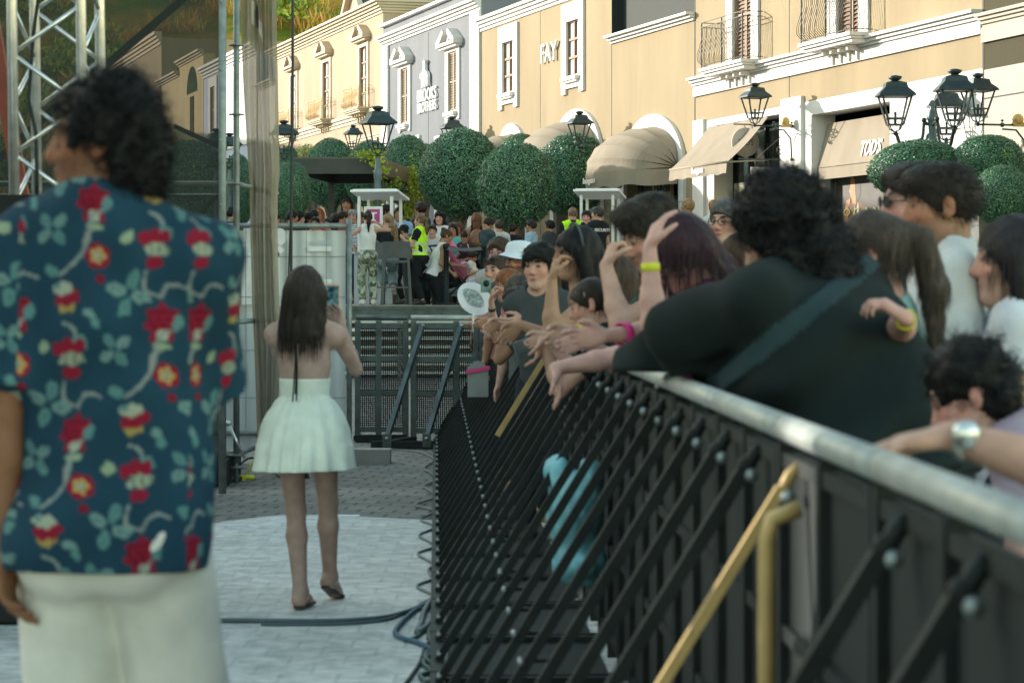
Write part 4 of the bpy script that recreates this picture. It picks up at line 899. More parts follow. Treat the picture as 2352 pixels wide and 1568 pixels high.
sash(b4, HG[0], HG[1], GZ, HG[3], .44, m=M_BLACKMETAL, rows=1, colsn=4, curtain=False)
mb = MB(); mb.box((HG[0] + .1, .38, 2.0), (HG[0] + 1.2, .42, 3.5)); mb.build('shop_panel', mat('pale_panel', (.55, .52, .36), .7), b4); sign3d(b4, 'HOGAN', .95, .26, FB.s(1783, -.35), 4.05, .36, M_JOINT, .02)
# portal with roller awning
mb = MB(); a, c = PT[0] + .02, PT[1] - .02; mb.grid(lambda u, v: Vector((a + (c - a) * u, .30 - .20 * v, 4.35 - .78 * v)), 8, 6); mb.grid(lambda u, v: Vector((a + (c - a) * u, .10, 3.56 - .20 * v)), 8, 2); ra = mb.build('drop_awning', M_AWN, b4)
w = FB.s(2025, -.15) - FB.s(1977, -.15); cs, cz = FB.sz(2001, 338, -.15); vs, fs = text_mb("TOD'S", 1, .01, .022); vs = fit(vs, w, .27, cs, cz, 0); vs = [Vector((v.x, .30 - .20 * (4.35 - v.z) / .78 - .02 + v.y * .5, v.z)) for v in vs]; mb = MB(); mb.add(vs, fs); mb.build('lettering', M_LETTER, ra)
mb = MB(); mb.cur = 0; mb.box((PT[0], .42, GZ), (PT[1], .44, 3.4)); mb.box((PT[0], .36, GZ), (PT[0] + .07, .42, 3.4)); dw = mb.build('display_window', M_GLASS, b4)
# poster: a person in a dark jacket with a yellow scarf
mats_p = [mat('poster_dark', (.03, .022, .016), .5, var=.5, vscale=3), mat('poster_skin', (.42, .19, .07), .6, var=.35, vscale=9), mat('poster_yellow', (.62, .46, .03), .6, var=.3, vscale=12), mat('poster_brown', (.16, .075, .03), .6, var=.3), mat('poster_hair', (.02, .015, .012), .5), mat('poster_white', (.6, .56, .5), .5)]
mb = MB(); x0, z0 = FB.sz(1962, 500, -.4)
def blob(ci, pts, y): mb.cur = ci; mb.add([(x0 + px, y, z0 + pz) for px, pz in pts], [tuple(range(len(pts)))[::-1]])
a, c = PT[0] + .1 - x0, PT[1] - .02 - x0; blob(0, [(a, -.9), (a, .85), (c, .85), (c, -.9)], .415)
blob(3, [(-.55, -.7), (-.45, 0), (-.2, .25), (.1, .3), (.5, .15), (.65, -.7)], .412); blob(4, [(-.12, .3), (-.18, .62), (-.02, .78), (.2, .72), (.25, .4), (.1, .25)], .411)
blob(1, [(-.17, .36), (-.19, .42), (-.24, .47), (-.18, .53), (-.19, .66), (-.1, .72), (.0, .66), (.02, .45), (.06, .22), (-.1, .25), (-.13, .33)], .409); blob(1, [(-.5, -.25), (-.45, .1), (-.35, .3), (-.18, .34), (-.2, .24), (-.28, .18), (-.3, -.25)], .408)
blob(5, [(-.03, .25), (.0, -.05), (.08, -.4), (.18, -.4), (.2, .05), (.14, .27), (.06, .05)], .408); blob(2, [(-.04, .1), (-.1, -.02), (-.02, -.12), (-.06, -.4), (.12, -.4), (.1, -.05), (.18, .03), (.06, 0)], .406); mb.build('poster', mats_p, dw)
vs, fs = text_mb('HOGAN', 1, .01, .0, spacing=1.7); w = FB.s(2020, -.4) - FB.s(1917, -.4); mb = MB(); mb.add(fit(vs, w, .13, FB.s(1968, -.4), z0 + .10, .395), fs); mb.build('lettering', mat('pale_gold_letter', (.5, .42, .2), .5), dw)
# hanging signs of the shop
hg = thing('hanging_sign', 'round white bracket sign beside the slanted beige awning', 'sign', FB.world(FB.s(1712, .27), -.0, FB.sz(1712, 327, .27)[1]), FB.rz)
mb = MB(); mb.lathe([(.27, -.02), (.27, .02)], (0, -.27, 0), 24, 'x'); mb.build('disc', M_CREAM, hg)
mb = MB(); mb.lathe([(.24, -.024), (.225, -.024)], (0, -.27, 0), 24, 'x'); vs, fs = text_mb("TOD'S", 1, .01); vs = fit(vs, .30, .12); mb.add([Vector((.026 + v.y * .2, -.27 + v.x, v.z)) for v in vs], fs); mb.build('lettering', M_JOINT, hg)
mb = MB(); mb.tube([(0, 0, .33), (0, -.5, .33)], .012); mb.tube([(0, 0, .33), (0, -.3, .33), (0, -.27, .27)], .008); mb.build('bracket', M_IRON, hg)
hg = thing('hanging_sign', 'blank white board hanging from a scrolled bracket by the pilaster', 'sign', FB.world(FB.s(1801), -.02, 3.66), FB.rz)
mb = MB(); mb.box((-.02, -.62, -.62), (.02, -.18, -.02)); mb.build('board', M_TRIM, hg)
mb = MB(); mb.tube([(0, 0, .12), (0, -.85, .12)], .012)
for y in (-.28, -.54): mb.tube([(0, y, .12), (0, y, -.03)], .008)
mb.tube([(0, -.03, .55), (0, -.5, .14)], .008); mb.tube([(0, -.06 - .07 * sin(t) * (1 - t / 9), .28 + .09 * cos(t) * (1 - t / 9)) for t in np.linspace(0, 7, 18)], .008); mb.build('bracket', M_IRON, hg)
# --- olive and cream shop at the right edge
b5 = thing('shop_building', 'olive brown and cream shop building at the right edge of the photo', 'building', FB.O, FB.rz, 'shop buildings along the plaza')
s0 = FB.s(2258) + .02; s1 = s0 + 14; mb = MB(); wallgrid(mb, s0, s1, 4.72, 9.2, []); shell(mb, s0, s1, GZ, 9.2, 8); mb.build('wall', M_OLIVE, b5)
mb = MB(); wallgrid(mb, s0, s1, GZ - .02, 4.718, [(s0 + 4, s0 + 6.5, GZ, 3.9)]); mb.build('lower_wall', M_CREAM, b5); mb = MB(); mb.box((s0, -.05, 5.12), (s1, .01, 5.34)); mb.build('string_course', M_CREAM, b5); cornice(b5, s0, s1, 5.34, 5.55, M_CREAM, .16, 4)
mb = MB()
for z in (2.3, 2.9, 3.4, 4.28): mb.box((s0, -.006, z), (s1, .01, z + .02))
joint(mb, s0 - .01, GZ, 9, .05); mb.split('plaster_joint', M_JOINT, b5); sash(b5, s0 + 4, s0 + 6.5, GZ, 3.9, .3, m=M_BLACKMETAL, rows=1, colsn=2, curtain=False)
# --- far buildings seen past and through the stage scrim
b0 = thing('shop_building', 'pale blue and white shop building partly behind the hanging curtain', 'building', FA.O, FA.rz, 'shop buildings along the plaza')
s0, s1 = FA.s(468), FA.s(592); wn = [(FA.s(485), FA.s(495), 7.9, 10 - .2)]
mb = MB(); wallgrid(mb, s0, s1, GZ, 10.4, wn); shell(mb, s0, s1, GZ, 10.4, 9); mb.build('wall', M_PBLUE, b0); cornice(b0, s0, s1, 10.3, 10.75, M_TRIM, .3, 4); shutters(b0, *wn[0], .02); surround(b0, wn[0][0] - .5, wn[0][1] + .5, 7.2, 10.2, *wn[0], M_TRIM)
mb = MB(); mb.box((FA.s(522), -.05, 7.0), (s1, .01, 10.25)); mb.build('panel', M_TRIM, b0); cs, cz = FA.sz(527, 240); sign3d(b0, 'OUTLET', 1.6, .5, cs + .6, cz, -.1, M_GREY) if False else None
bw = thing('shop_building', 'low blue wing between the pale blue and the cream yellow shop', 'building', FA.O, FA.rz, 'shop buildings along the plaza')
a, c = FA.s(592) + .01, FA.s(632) - .01; mb = MB(); wallgrid(mb, a, c, GZ, 8.9, []); shell(mb, a, c, GZ, 8.9, 7); mb.build('wall', M_TRIM, bw); cornice(bw, a, c, 8.88, 9.1, M_TRIM, .2, 3); mb = MB(); mb.quad((a, 3, 8.9), (c, 3, 8.9), (c, 3, 9.9), (a, 3, 9.9)); mb.build('upper_wall', mat('slate_blue_stucco', (.28, .36, .46), .8), bw)
bz = thing('shop_building', 'ochre shop building with a half round window behind the scrim', 'building', FA.O, FA.rz, 'shop buildings along the plaza')
s0, sm, s1 = FA.s(366), FA.s(412), FA.s(467); wn = [(FA.s(436), FA.s(446), 8.0, 9.8)]
mb = MB(); wallgrid(mb, s0, s1, GZ, 11.1, wn); shell(mb, s0, s1, GZ, 11.1, 9); mb.box((sm, 0, 11.1), (s1, .5, 11.4)); mb.build('wall', M_DYEL, bz); cornice(bz, s0, sm, 10.95, 11.2, M_YTRIM, .25, 3); cornice(bz, sm, s1, 11.35, 11.6, M_YTRIM, .25, 3); sash(bz, *wn[0], .2, curtain=False)
mb = MB(); cs = FA.s(441.5); mb.prism([(cs + 1.35 * cos(t), 9.95 + 1.15 * sin(t)) for t in np.linspace(0, pi, 13)], -.02, .1); mb.build('lunette', M_GLASS, bz)
by = thing('shop_building', 'tall tan shop building topmost behind the stage scrim', 'building', FA.O, FA.rz, 'shop buildings along the plaza')
s0, s1 = FA.s(240), FA.s(371); mb = MB(); wallgrid(mb, s0, s1, GZ, 13.2, []); shell(mb, s0, s1, GZ, 13.2, 26); mb.build('wall', M_TAN, by); cornice(by, s0, s1, 12.9, 13.5, M_YTRIM, .35, 4)
# --- unseen wall added opposite to throw the shade, gaps cut for sun strips
mb = MB(); W_ = -30.0
for y0, y1, h in ((-40, 21.28, 12.6), (21.78, 29.50, 12.7), (30.10, 64, 12.5), (64, 150, 12.3)): mb.box((W_ - .35, y0, 0), (W_, y1, h + .45))
mb.box((W_ - .35, 29.50, 0), (W_, 30.10, 9.20)); tag(mb.build('unseen_shade_wall', M_TRIM), kind='structure')
# ------------------------------------------------------------------ topiary trees
def crown_mesh(seed, n, cols, size=.06, rough=.045):
    """unit-radius clipped crown: leaf cards over a solid dark core"""
    rng = np.random.default_rng(seed); q = rng.normal(size=(n, 3)); q /= np.linalg.norm(q, axis=1)[:, None]
    rad = 1 + rough * wob(q, 3.2, seed, 1) * 1.3 + .5 * rough * wob(q, 11, seed + 3, 1.) + rng.uniform(-.05, .012, n) + (rng.uniform(size=n) < .02) * rng.uniform(0, .05, n); P0 = q * rad[:, None]
    nl = wob(q, 7, seed + 9); 
    V, F, c = leaves(P0, q, size, rng, cols, jit=.35, asp=.55)
    fresh = np.repeat((nl > .85) & (rng.uniform(size=n) < .5), 4); c[fresh] = c[fresh] * np.array([1.9, 1.7, .9])
    Fd = Field(); Fd.ell((0, 0, 0), (.93, .93, .93)); Vc, Qc = Fd.mesh(.1)
    return np.concatenate([Vc, V]), np.concatenate([Qc, F + len(Vc)]), np.concatenate([np.tile([.012, .022, .010], (len(Vc), 1)), c])
GREEN = [(.11, .27, .15), (.08, .20, .12), (.19, .37, .21), (.05, .13, .085)]
CR = [crown_mesh(21 + i, 24000, GREEN, .058, .030) for i in range(3)]
CRM = []
M_LEAFD = leaf_mat('topiary_leaves', .15); M_LEAFD.node_tree.nodes['Principled BSDF'].inputs['Roughness'].default_value = .42
M_BARK = mat('bark', (.16, .13, .09), .9, var=.35, vscale=14, bump=.8, bscale=30, stretch=(1, 1, .25))
def topiary(x, y, rx, ry, Y, label, i=0, trunk=True, tilt=0., tint=None):
    c = P(x, y, Y); r = rx * Y / FPX; rz = ry * Y / FPX; t = thing('topiary_tree', label, 'tree', (c.x, c.y, GZ), 0, 'clipped topiary trees on the plaza')
    while len(CRM) <= i % 3: 
        V, F, cc = CR[len(CRM)]; o = np_mesh('crown', V, F, M_LEAFD, cc, smooth=False); CRM.append(o.data); bpy.data.objects.remove(o)
    o = bpy.data.objects.new('crown', CRM[i % 3]); COL.objects.link(o); o.parent = t; o.location = (0, 0, c.z - GZ); o.scale = (r, r, rz); o.rotation_euler = (0, tilt, i * 1.3)
    mb = MB(); h = c.z - GZ; b0 = h - rz * .8; rr = .10
    mb.tube([(.0, 0, 0), (.02, .01, h * .2), (-.02, 0, b0 * .7), (0, 0, b0 + .15)], [rr * 1.5, rr * 1.15, rr, rr], 9)
    for k in range(5):
        a = k * 1.25 + i; mb.tube([(0, 0, b0 * .75), (.12 * cos(a), .12 * sin(a), b0 * .9), (.45 * r * cos(a), .45 * r * sin(a), h - rz * .3)], [rr * .6, rr * .5, .02], 6)
    mb.build('trunk', M_BARK, t); return t
topiary(1186, 427, 92, 98, 50, 'egg shaped clipped tree in front, centre of the three big ones', 0)
topiary(1058, 398, 94, 102, 53.5, 'big clipped tree on the left of the central egg shaped one', 1, tilt=.35)
topiary(1314, 400, 87, 94, 53.5, 'big clipped tree on the right of the central egg shaped one, by the awnings', 2, tilt=-.25)
topiary(1196, 350, 48, 42, 57, 'small clipped crown peeping out behind the central egg shaped tree', 0)
topiary(933, 392, 58, 82, 58.5, 'clipped tree right behind the pergola corner and lamp post', 2)
topiary(978, 385, 30, 54, 62, 'narrow clipped crown half hidden right of the pergola', 1)
topiary(760, 398, 62, 78, 62, 'dark clipped tree rising behind the left half of the pergola', 0)
topiary(850, 400, 60, 76, 61, 'dark clipped tree rising behind the middle of the pergola', 1)
topiary(668, 440, 46, 68, 46, 'tall clipped tree beside the hanging curtain, in front of the pergola', 2)
topiary(662, 370, 24, 34, 64, 'small clipped crown behind the leftmost street lamp', 1)
topiary(2110, 392, 112, 70, 34, 'clipped crown with the four lantern post in front of it', 1)
topiary(2268, 378, 86, 68, 33.6, 'clipped crown topmost at the right edge of the photo', 2)
topiary(2300, 450, 68, 68, 31.8, 'low clipped crown at the right edge above the dark haired people', 0)
topiary(430, 430, 100, 108, 60, 'dome shaped clipped tree behind the stage scrim', 2)
topiary(545, 440, 42, 84, 62, 'clipped tree between scrim and curtain, behind the scaffold pole', 0)
# variegated shrub and pergola creeper
def shrub(name, label, c, r, n, size, cols, seed, cat='shrub', stem=True):
    rng = np.random.default_rng(seed); q = rng.normal(size=(n, 3)); q /= np.linalg.norm(q, axis=1)[:, None]; rad = rng.uniform(.25, 1.05, (n, 1)) * (1 + .25 * wob(q, 4, seed)[:, None]); P0 = q * rad * np.array(r)
    V, F, cc = leaves(P0, q, size, rng, cols, asp=.6); t = thing(name, label, cat, tuple(c)); np_mesh('foliage', V, F, M_LEAF, cc, t, smooth=False)
    if stem:
        mb = MB(); 
        for k in range(5): mb.tube([(0, 0, GZ - c[2]), (.1 * cos(k * 1.3), .1 * sin(k * 1.3), -r[2]), (r[0] * .5 * cos(k * 1.3), r[1] * .5 * sin(k * 1.3), 0)], [.025, .02, .008], 5)
        mb.build('stem', M_BARK, t)
    return t
YG = [(.42, .50, .03), (.30, .42, .03), (.55, .52, .08), (.20, .32, .03)]
c = P(706, 352, 66); shrub('variegated_shrub', 'pale yellow green shrub top left of the pergola roof', c, (.35, .35, .25), 900, .07, [(.5, .52, .18), (.3, .38, .08), (.6, .58, .3)], 5)
# pergola
pg = thing('pergola', 'dark grey pergola with ribbed flat roof, creeper on its right corner', 'pergola', (0, 0, 0))
Yp = 52.; pa = P(672, 366, Yp); pb = P(866, 366, Yp); zt = pa.z; zb = zt - .36
pc = Vector((P(938, 384, 58).x, 58 + .0, zt)); pc = Vector((P(938, 384, 57).x, 57, zt)); pd = pa + (pc - pb); M_PERG = mat('anthracite_aluminium', (.045, .052, .052), .45, .3, var=.12); M_PERGB = mat('bronze_aluminium', (.16, .12, .085), .45, .3, var=.1)
mb = MB(); mb.bar((pa.x, pa.y, zt - .15), (pb.x, pb.y, zt - .15), .12, .32); mb.bar((pa.x, pa.y, zt - .15), (pd.x, pd.y, zt - .15), .12, .32); mb.bar((pd.x, pd.y, zt - .15), (pc.x, pc.y, zt - .15), .12, .32); mb.build('frame', M_PERG, pg)
mb = MB(); mb.bar((pb.x + .07, pb.y, zt - .15), (pc.x + .07, pc.y, zt - .15), .12, .34); mb.build('side_beam', M_PERGB, pg)
mb = MB(); n = 26
for i in range(n):
    q = pa.lerp(pb, (i + .5) / n); r_ = q + (pc - pb); mb.bar((q.x, q.y + .1, zt + .03), (r_.x, r_.y - .1, zt + .03), .10, .035)
mb.build('roof_slats', M_PERGB, pg)
for q in (pa, pb + Vector((-.0, 0, 0)), pc, pd):
    if q is pb: continue
    mb = MB(); mb.bar((q.x, q.y, GZ), (q.x, q.y, zt - .3), .14); mb.build('post', M_PERG, pg)
rng = np.random.default_rng(8); Ps = []
for (x, y, Y, w, h, n) in ((862, 352, 51.5, .13, .07, 70), (840, 358, 51.4, .14, .06, 60), (866, 372, 51.4, .10, .16, 110), (884, 388, 51.6, .10, .08, 60), (905, 412, 54, .16, .06, 40), (892, 432, 54, .22, .16, 70), (880, 452, 54, .16, .10, 40), (950, 412, 56, .12, .22, 200), (952, 450, 56, .13, .3, 220), (944, 490, 56, .10, .22, 130), (856, 468, 53, .10, .14, 60)):
    c = P(x, y, Y); Ps.append(np.array(c) + rng.normal(size=(n, 3)) * np.array([w, .12, h]) * .75)
Ps = np.concatenate(Ps); V, F, cc = leaves(Ps, np.tile([0, -1., 0], (len(Ps), 1)) + rng.normal(size=(len(Ps), 3)) * .5, .085, rng, YG, asp=.7); t = thing('creeper', 'bright yellow green climbing plant on the pergola corner', 'climbing plant', (0, 0, 0)); np_mesh('foliage', V, F, M_LEAF, cc, t, smooth=False)
mb = MB(); 
for k, (x, y, Y) in enumerate(((858, 356, 51.6), (870, 385, 51.6), (946, 425, 55.6), (905, 430, 53))): c = P(x, y, Y); b = Vector((pc.x - .1 + k * .02, 56.3, GZ)); mb.tube([b, (b + c) / 2 + Vector((.2, 0, .1)), c], [.02, .014, .006], 5)
mb.build('stem', M_BARK, t)
# ------------------------------------------------------------------ lanterns
M_LAMPI = mat('lamp_iron_teal', (.035, .058, .062), .45, .3, var=.25, vscale=12); M_LAMPP = mat('lamp_post_paint', (.11, .16, .17), .45, .2, var=.2, vscale=5)
def lantern(parent, c, w=.46, m=M_LAMPI, glass=True):
    """four-sided lantern: widens upward, hipped cap and finial; c = underside centre"""
    g = MB(); b, t, h = w * .22, w * .44, w * .86; c = Vector(c); k = [(1, 1), (1, -1), (-1, -1), (-1, 1)]
    for sx, sy in k: g.bar(c + Vector((sx * b, sy * b, 0)), c + Vector((sx * t, sy * t, h)), .022)
    for hh, q in ((0, b), (h, t), (.09, b + (t - b) * .1)):
        for (sx, sy), (ux, uy) in zip(k, k[1:] + k[:1]): g.bar(c + Vector((sx * q, sy * q, hh)), c + Vector((ux * q, uy * q, hh)), .02)
    for sx, sy in k: g.tube([c + Vector((sx * b * .9, sy * b * .9, 0)), c + Vector((sx * b * .6, sy * b * .6, -.07)), c + Vector((0, 0, -.11))], .010, 5)
    g.tube([c + Vector((0, 0, 0)), c + Vector((0, 0, h * .45))], .018, 6); o = g.build('lantern', m, parent)
    g = MB(); s2 = sqrt(2); g.lathe([(t * s2 * 1.28, h), (t * s2 * 1.22, h + .03), (t * s2 * .78, h + w * .26), (t * s2 * .70, h + w * .40), (t * s2 * .30, h + w * .46)], c, 4, sq=True)
    g.lathe([(.03, h + w * .45), (t * .42, h + w * .52), (t * .5, h + w * .60), (.02, h + w * .64)], c, 10); g.build('cap', m, o)
    g = MB(); g.lathe([(.10, -.11 * 0 - .13), (.03, -.115)], c, 8); g.sphere(c + Vector((0, 0, -.13)), .028, 8, 5); g.build('finial', m, o); return o
def lamp_post(x, y_top, Y, label, w=.5, side=False):
    c = P(x, y_top, Y); t = thing('street_lamp', label, 'street lamp', (c.x, c.y, GZ), radians(20), 'street lamps on posts'); zb = c.z - GZ - w * 1.5
    lantern(t, (0, 0, zb), w); mb = MB(); mb.lathe([(.16, 0), (.15, .35), (.10, .45), (.09, 1.0), (.07, 1.05), (.06, zb - .55), (.08, zb - .5), (.075, zb - .4), (.05, zb - .35), (.045, zb - .2), (.03, zb - .13), (.05, zb - .12)], (0, 0, 0), 14); mb.build('post', M_LAMPP, t); return t
lamp_post(868, 243, 44, 'single lantern street lamp in front of the pergola and blue grey shop', .52)
lamp_post(652, 276, 50, 'single lantern street lamp beside the hanging curtain', .46)
lamp_post(811, 287, 62, 'distant single lantern lamp in front of the cream yellow shop', .38)
lamp_post(527, 305, 58, 'lantern lamp seen between scrim and scaffold pole', .48)
lamp_post(497, 295, 54, 'lantern lamp seen through the right edge of the scrim', .5)
def wall_lamp(F_, xb, xt, yt, label, d=.85, w=.42):
    """bracket lamp on a facade"""
    s, zt = F_.sz(xt, yt, d); z = zt - w * 1.5; base = F_.world(s, 0, z - .25); t = thing('wall_lamp', label, 'wall lamp', base, F_.rz, 'lantern lamps on wall brackets'); lantern(t, (0, -d, .25), w)
    mb = MB(); mb.tube([(0, -d, .12), (0, -.02, .12)], .016, 6); mb.tube([(0, -d * .55, .06), (0, -.25, .05), (0, -.12, -.1), (0, -.1, -.45)], .014, 6); mb.tube([(0, -.02, .2), (0, -.02, -.4)], .02, 6)
    for y in (-d * .55, -.1): mb.sphere((0, y, .12), .035); mb.sphere((0, y, .18), .02)
    mb.sphere((0, -.1, -.47), .03); mb.build('bracket', M_LAMPI, t); mb = MB(); mb.sphere((0, -.22, .2), .085, 8, 6); mb.box((-.04, -.3, .1), (.04, -.12, .16)); mb.build('spotlight', M_GILT, t); return t
wall_lamp(FB, 1830, 1734, 190, 'bracket lantern above the slanted beige awning', .80, .42)
wall_lamp(FA, 1410, 1331, 255, 'bracket lantern between the two arched beige awnings', .85, .44)
wall_lamp(FA, 1050, 1038, 267, 'bracket lantern on the right side of the blue grey shop', .8, .50)
wall_lamp(FB, 2300, 2246, 168, 'bracket lantern at the right edge beside the olive brown shop', .85, .40)
# four-lantern post
c = P(2141, 240, 35.2); lp = thing('street_lamp', 'tall post with three lanterns on curved arms in front of the clipped tree', 'street lamp', (c.x, c.y, GZ), 0, 'street lamps on posts')
zc = c.z - GZ; mb = MB(); mb.lathe([(.18, 0), (.16, .5), (.10, .6), (.085, zc - .6), (.095, zc - .58), (.09, zc - .45), (.055, zc - .42), (.06, zc - .25), (.085, zc - .2), (.05, zc - .1), (.03, zc - .06), (.05, zc), (.02, zc + .06)], (0, 0, 0), 14); mb.build('post', M_LAMPP, lp)
for (x, y, Y) in ((2056, 170, 35.2), (2193, 155, 33.9), (2174, 196, 36.6)):
    q = P(x, y, Y); e = Vector((q.x - c.x, q.y - c.y, q.z - GZ - .74)); u = Vector((e.x, e.y, 0)); L = u.length; u.normalize(); zs = zc - .38
    m_ = MB(); pts = [Vector((0, 0, zs + .08)) + u * .06, Vector((0, 0, zs + .1)) + u * L * .22, Vector((0, 0, zs - .12)) + u * L * .28, Vector((0, 0, zs - .32)) + u * L * .5, Vector((0, 0, zs - .30)) + u * L * .78, Vector((0, 0, zs - .05)) + u * L * .97, Vector((0, 0, e.z - .1)) + u * L]
    from mathutils import geometry
    sm = []
    for i in range(len(pts) - 1):
        p0, p1, p2, p3 = pts[max(i - 1, 0)], pts[i], pts[i + 1], pts[min(i + 2, len(pts) - 1)]
        for k in range(5):
            a = k / 5; sm.append(.5 * ((2 * p1) + (p2 - p0) * a + (2 * p0 - 5 * p1 + 4 * p2 - p3) * a * a + (3 * p1 - p0 - 3 * p2 + p3) * a ** 3))
    sm.append(pts[-1]); m_.tube(sm, .026, 7); m_.sphere(pts[1] + Vector((0, 0, .05)), .04); a_ = m_.build('arm', M_LAMPI, lp); lantern(lp, Vector((0, 0, e.z)) + u * L, .48)
# ------------------------------------------------------------------ kiosks, fence, stools
M_CANOPY = mat('white_canopy_sheet', (.9, .9, .9), .5, var=.02)
def kiosk(x0, x1, yt, Y, label, legs=True, sign=False):
    a = P(x0, yt, Y); b = P(x1, yt, Y); w = b.x - a.x; h = a.z - GZ; t = thing('promo_counter', label, 'promotion stand', ((a.x + b.x) / 2, Y, GZ), radians(-12), 'white canopied promotion stands'); W_ = w * .46; D = .42
    mb = MB(); tl = Matrix.Translation((0, 0, h)) @ Matrix.Rotation(radians(-9), 4, 'X'); mb.box((-W_, -D, -.04), (W_, D, 0), tl); mb.box((-W_ + .04, -D + .04, 0), (W_ - .04, D - .04, .02), tl); mb.build('canopy', leaf_mat('white_canopy', .4) if False else M_CANOPY, t)
    for sx in (-1, 1):
        for sy in (-1, 1): mb = MB(); mb.bar((sx * (W_ - .14), sy * (D - .1), .9), (sx * (W_ - .14), sy * (D - .1), h - .05), .05); mb.build('pole', M_WHITE, t)
    mb = MB(); mb.box((-W_ + .06, -D + .04, 0), (W_ - .06, D - .04, .9)); mb.box((-W_ + .02, -D, .9), (W_ - .02, D, .94)); mb.build('counter', mat('grey_counter', (.42, .45, .45), .5, var=.1), t)
    if sign:
        q = P(858, 500, Y - .5); sgn = MB(); loc = t.matrix_basis.inverted() @ Vector((q.x, q.y, q.z)); sgn.box((loc.x - .17, loc.y - .02, loc.z - .2), (loc.x + .17, loc.y, loc.z + .2)); so_ = sgn.build('sign_panel', M_WHITE, t)
        sgn = MB(); sgn.box((loc.x - .12, loc.y - .026, loc.z - .10), (loc.x + .12, loc.y - .022, loc.z + .15)); sgn.build('sign_field', mat('magenta_print', (.42, .05, .22), .5), so_)
        sgn = MB(); y_ = loc.y - .030; X_, Z_ = loc.x, loc.z + .02
        for q4 in ((-.05, -.09, .05, -.06), (-.022, -.06, .022, .05), (-.07, .05, .07, .075)): sgn.box((X_ + q4[0], y_, Z_ + q4[1]), (X_ + q4[2], y_ + .003, Z_ + q4[3]))
        sgn.build('sign_icon', M_WHITE, so_)
    return t
kiosk(812, 934, 446, 43.6, 'white canopied stand with a purple sign, beside the pergola', sign=True)
kiosk(1320, 1436, 444, 46.5, 'white canopied stand by the security men under the right clipped tree')
def stool(x, Y, label, yaw=0, g='dark bar stools'):
    b = P(x, 690, Y); t = thing('bar_stool', label, 'bar stool', (b.x, Y, GZ), yaw, g); m = mat('stool_plastic', (.06, .07, .075), .5, var=.15); mb = MB(); s = .20
    mb.grid(lambda u, v: Vector(((u - .5) * .46, -.20 - .02 * sin(pi * u), .80 + .28 * v)), 6, 3); mb.grid(lambda u, v: Vector(((u - .5) * .46, -.185 - .02 * sin(pi * u), 1.08 - .28 * v)), 6, 3); mb.build('backrest', m, t)
    mb = MB(); mb.box((-.21, -.2, .72), (.21, .2, .76)); mb.build('seat', m, t)
    for sx in (-1, 1):
        for sy in (-1, 1): mb = MB(); mb.bar((sx * .2, sy * .19, .72 if sy > 0 else .85), (sx * .245, sy * .23, 0), .045); mb.build('leg', m, t)
    mb = MB()
    for sg in (-1, 1): mb.bar((-.22, sg * .215, .3), (.22, sg * .215, .3), .03)
    mb.split('footrest', m, t); return t
stool(910, 41.3, 'dark empty bar stool in front of the purple signed stand', radians(4))
stool(893, 42.3, 'dark bar stool under the seated woman with the long ponytail', radians(-60))
# belt barrier
bb = thing('belt_barrier', 'black belt barrier with two posts beside the pink pushchair', 'barrier', (0, 0, 0)); pts = []
for x in (1025, 1110):
    b = P(x, 690, 41.2); mb = MB(); mb.lathe([(.17, GZ), (.165, GZ + .03), (.045, GZ + .05), (.045, GZ + .95), (.06, GZ + .955), (.06, GZ + 1.03), (.03, GZ + 1.05)], (b.x, b.y, 0), 12); mb.build('post', M_BLACKMETAL, bb); pts.append(b)
mb = MB(); mb.grid(lambda u, v: Vector((pts[0].x + (pts[1].x - pts[0].x) * u, pts[0].y - .05, GZ + .94 + .055 * v - .025 * sin(pi * u))), 10, 1); mb.grid(lambda u, v: Vector((pts[0].x + (pts[1].x - pts[0].x) * (1 - u), pts[0].y - .045, GZ + .94 + .055 * v - .025 * sin(pi * u))), 10, 1); mb.build('belt', mat('grey_webbing', (.12, .14, .145), .8), bb)
# pushchair
q = P(1052, 690, 42.0); pc_ = thing('pushchair', 'pink and black pushchair on the deck behind the belt barrier', 'pushchair', (q.x, q.y, GZ), radians(-65)); M_PINK = mat('pink_fabric', (.62, .16, .30), .8, var=.2, vscale=8); M_LIL = mat('lilac_fabric', (.62, .40, .60), .8, var=.1)
mb = MB(); mb.grid(lambda u, v: Vector(((u - .5) * .38, -.25 + .45 * v - .1 * sin(pi * u), .95 - .55 * v + .03 * sin(u * 20))), 10, 6); mb.grid(lambda u, v: Vector(((u - .5) * .38, .20 + .25 * v, .42 + .02 * sin(pi * u))), 6, 3); mb.build('seat', M_PINK, pc_)
mb = MB(); mb.grid(lambda u, v: Vector(((u - .5) * .42 * (1 - .2 * v), -.30 + .25 * sin(v * 1.5), .95 + .22 * cos(v * 1.5) * sin(pi * (.1 + .8 * u)))), 10, 6); mb.build('hood', M_PINK, pc_)
mb = MB(); mb.sphere((0, .12, .62), (.13, .12, .14)); mb.build('blanket', M_LIL, pc_)
mb = MB()
for sx in (-1, 1): mb.tube([(sx * .22, -.45, 1.02), (sx * .22, -.2, .6), (sx * .22, .35, .12)], .014); mb.tube([(sx * .22, -.3, .12), (sx * .22, .1, .5), (sx * .22, .3, .55)], .014)
mb.tube([(-.22, -.45, 1.02), (.22, -.45, 1.02)], .018); mb.tube([(-.22, .3, .55), (0, .36, .56), (.22, .3, .55)], .016); mb.build('frame', M_BLACKMETAL, pc_)
for sx in (-1, 1):
    for y in (-.3, .36): mb = MB(); mb.lathe([(.085, -.02), (.095, -.01), (.095, .01), (.085, .02)], (sx * .24, y, .095), 14, 'x'); mb.build('wheel', M_BLACKMETAL, pc_)
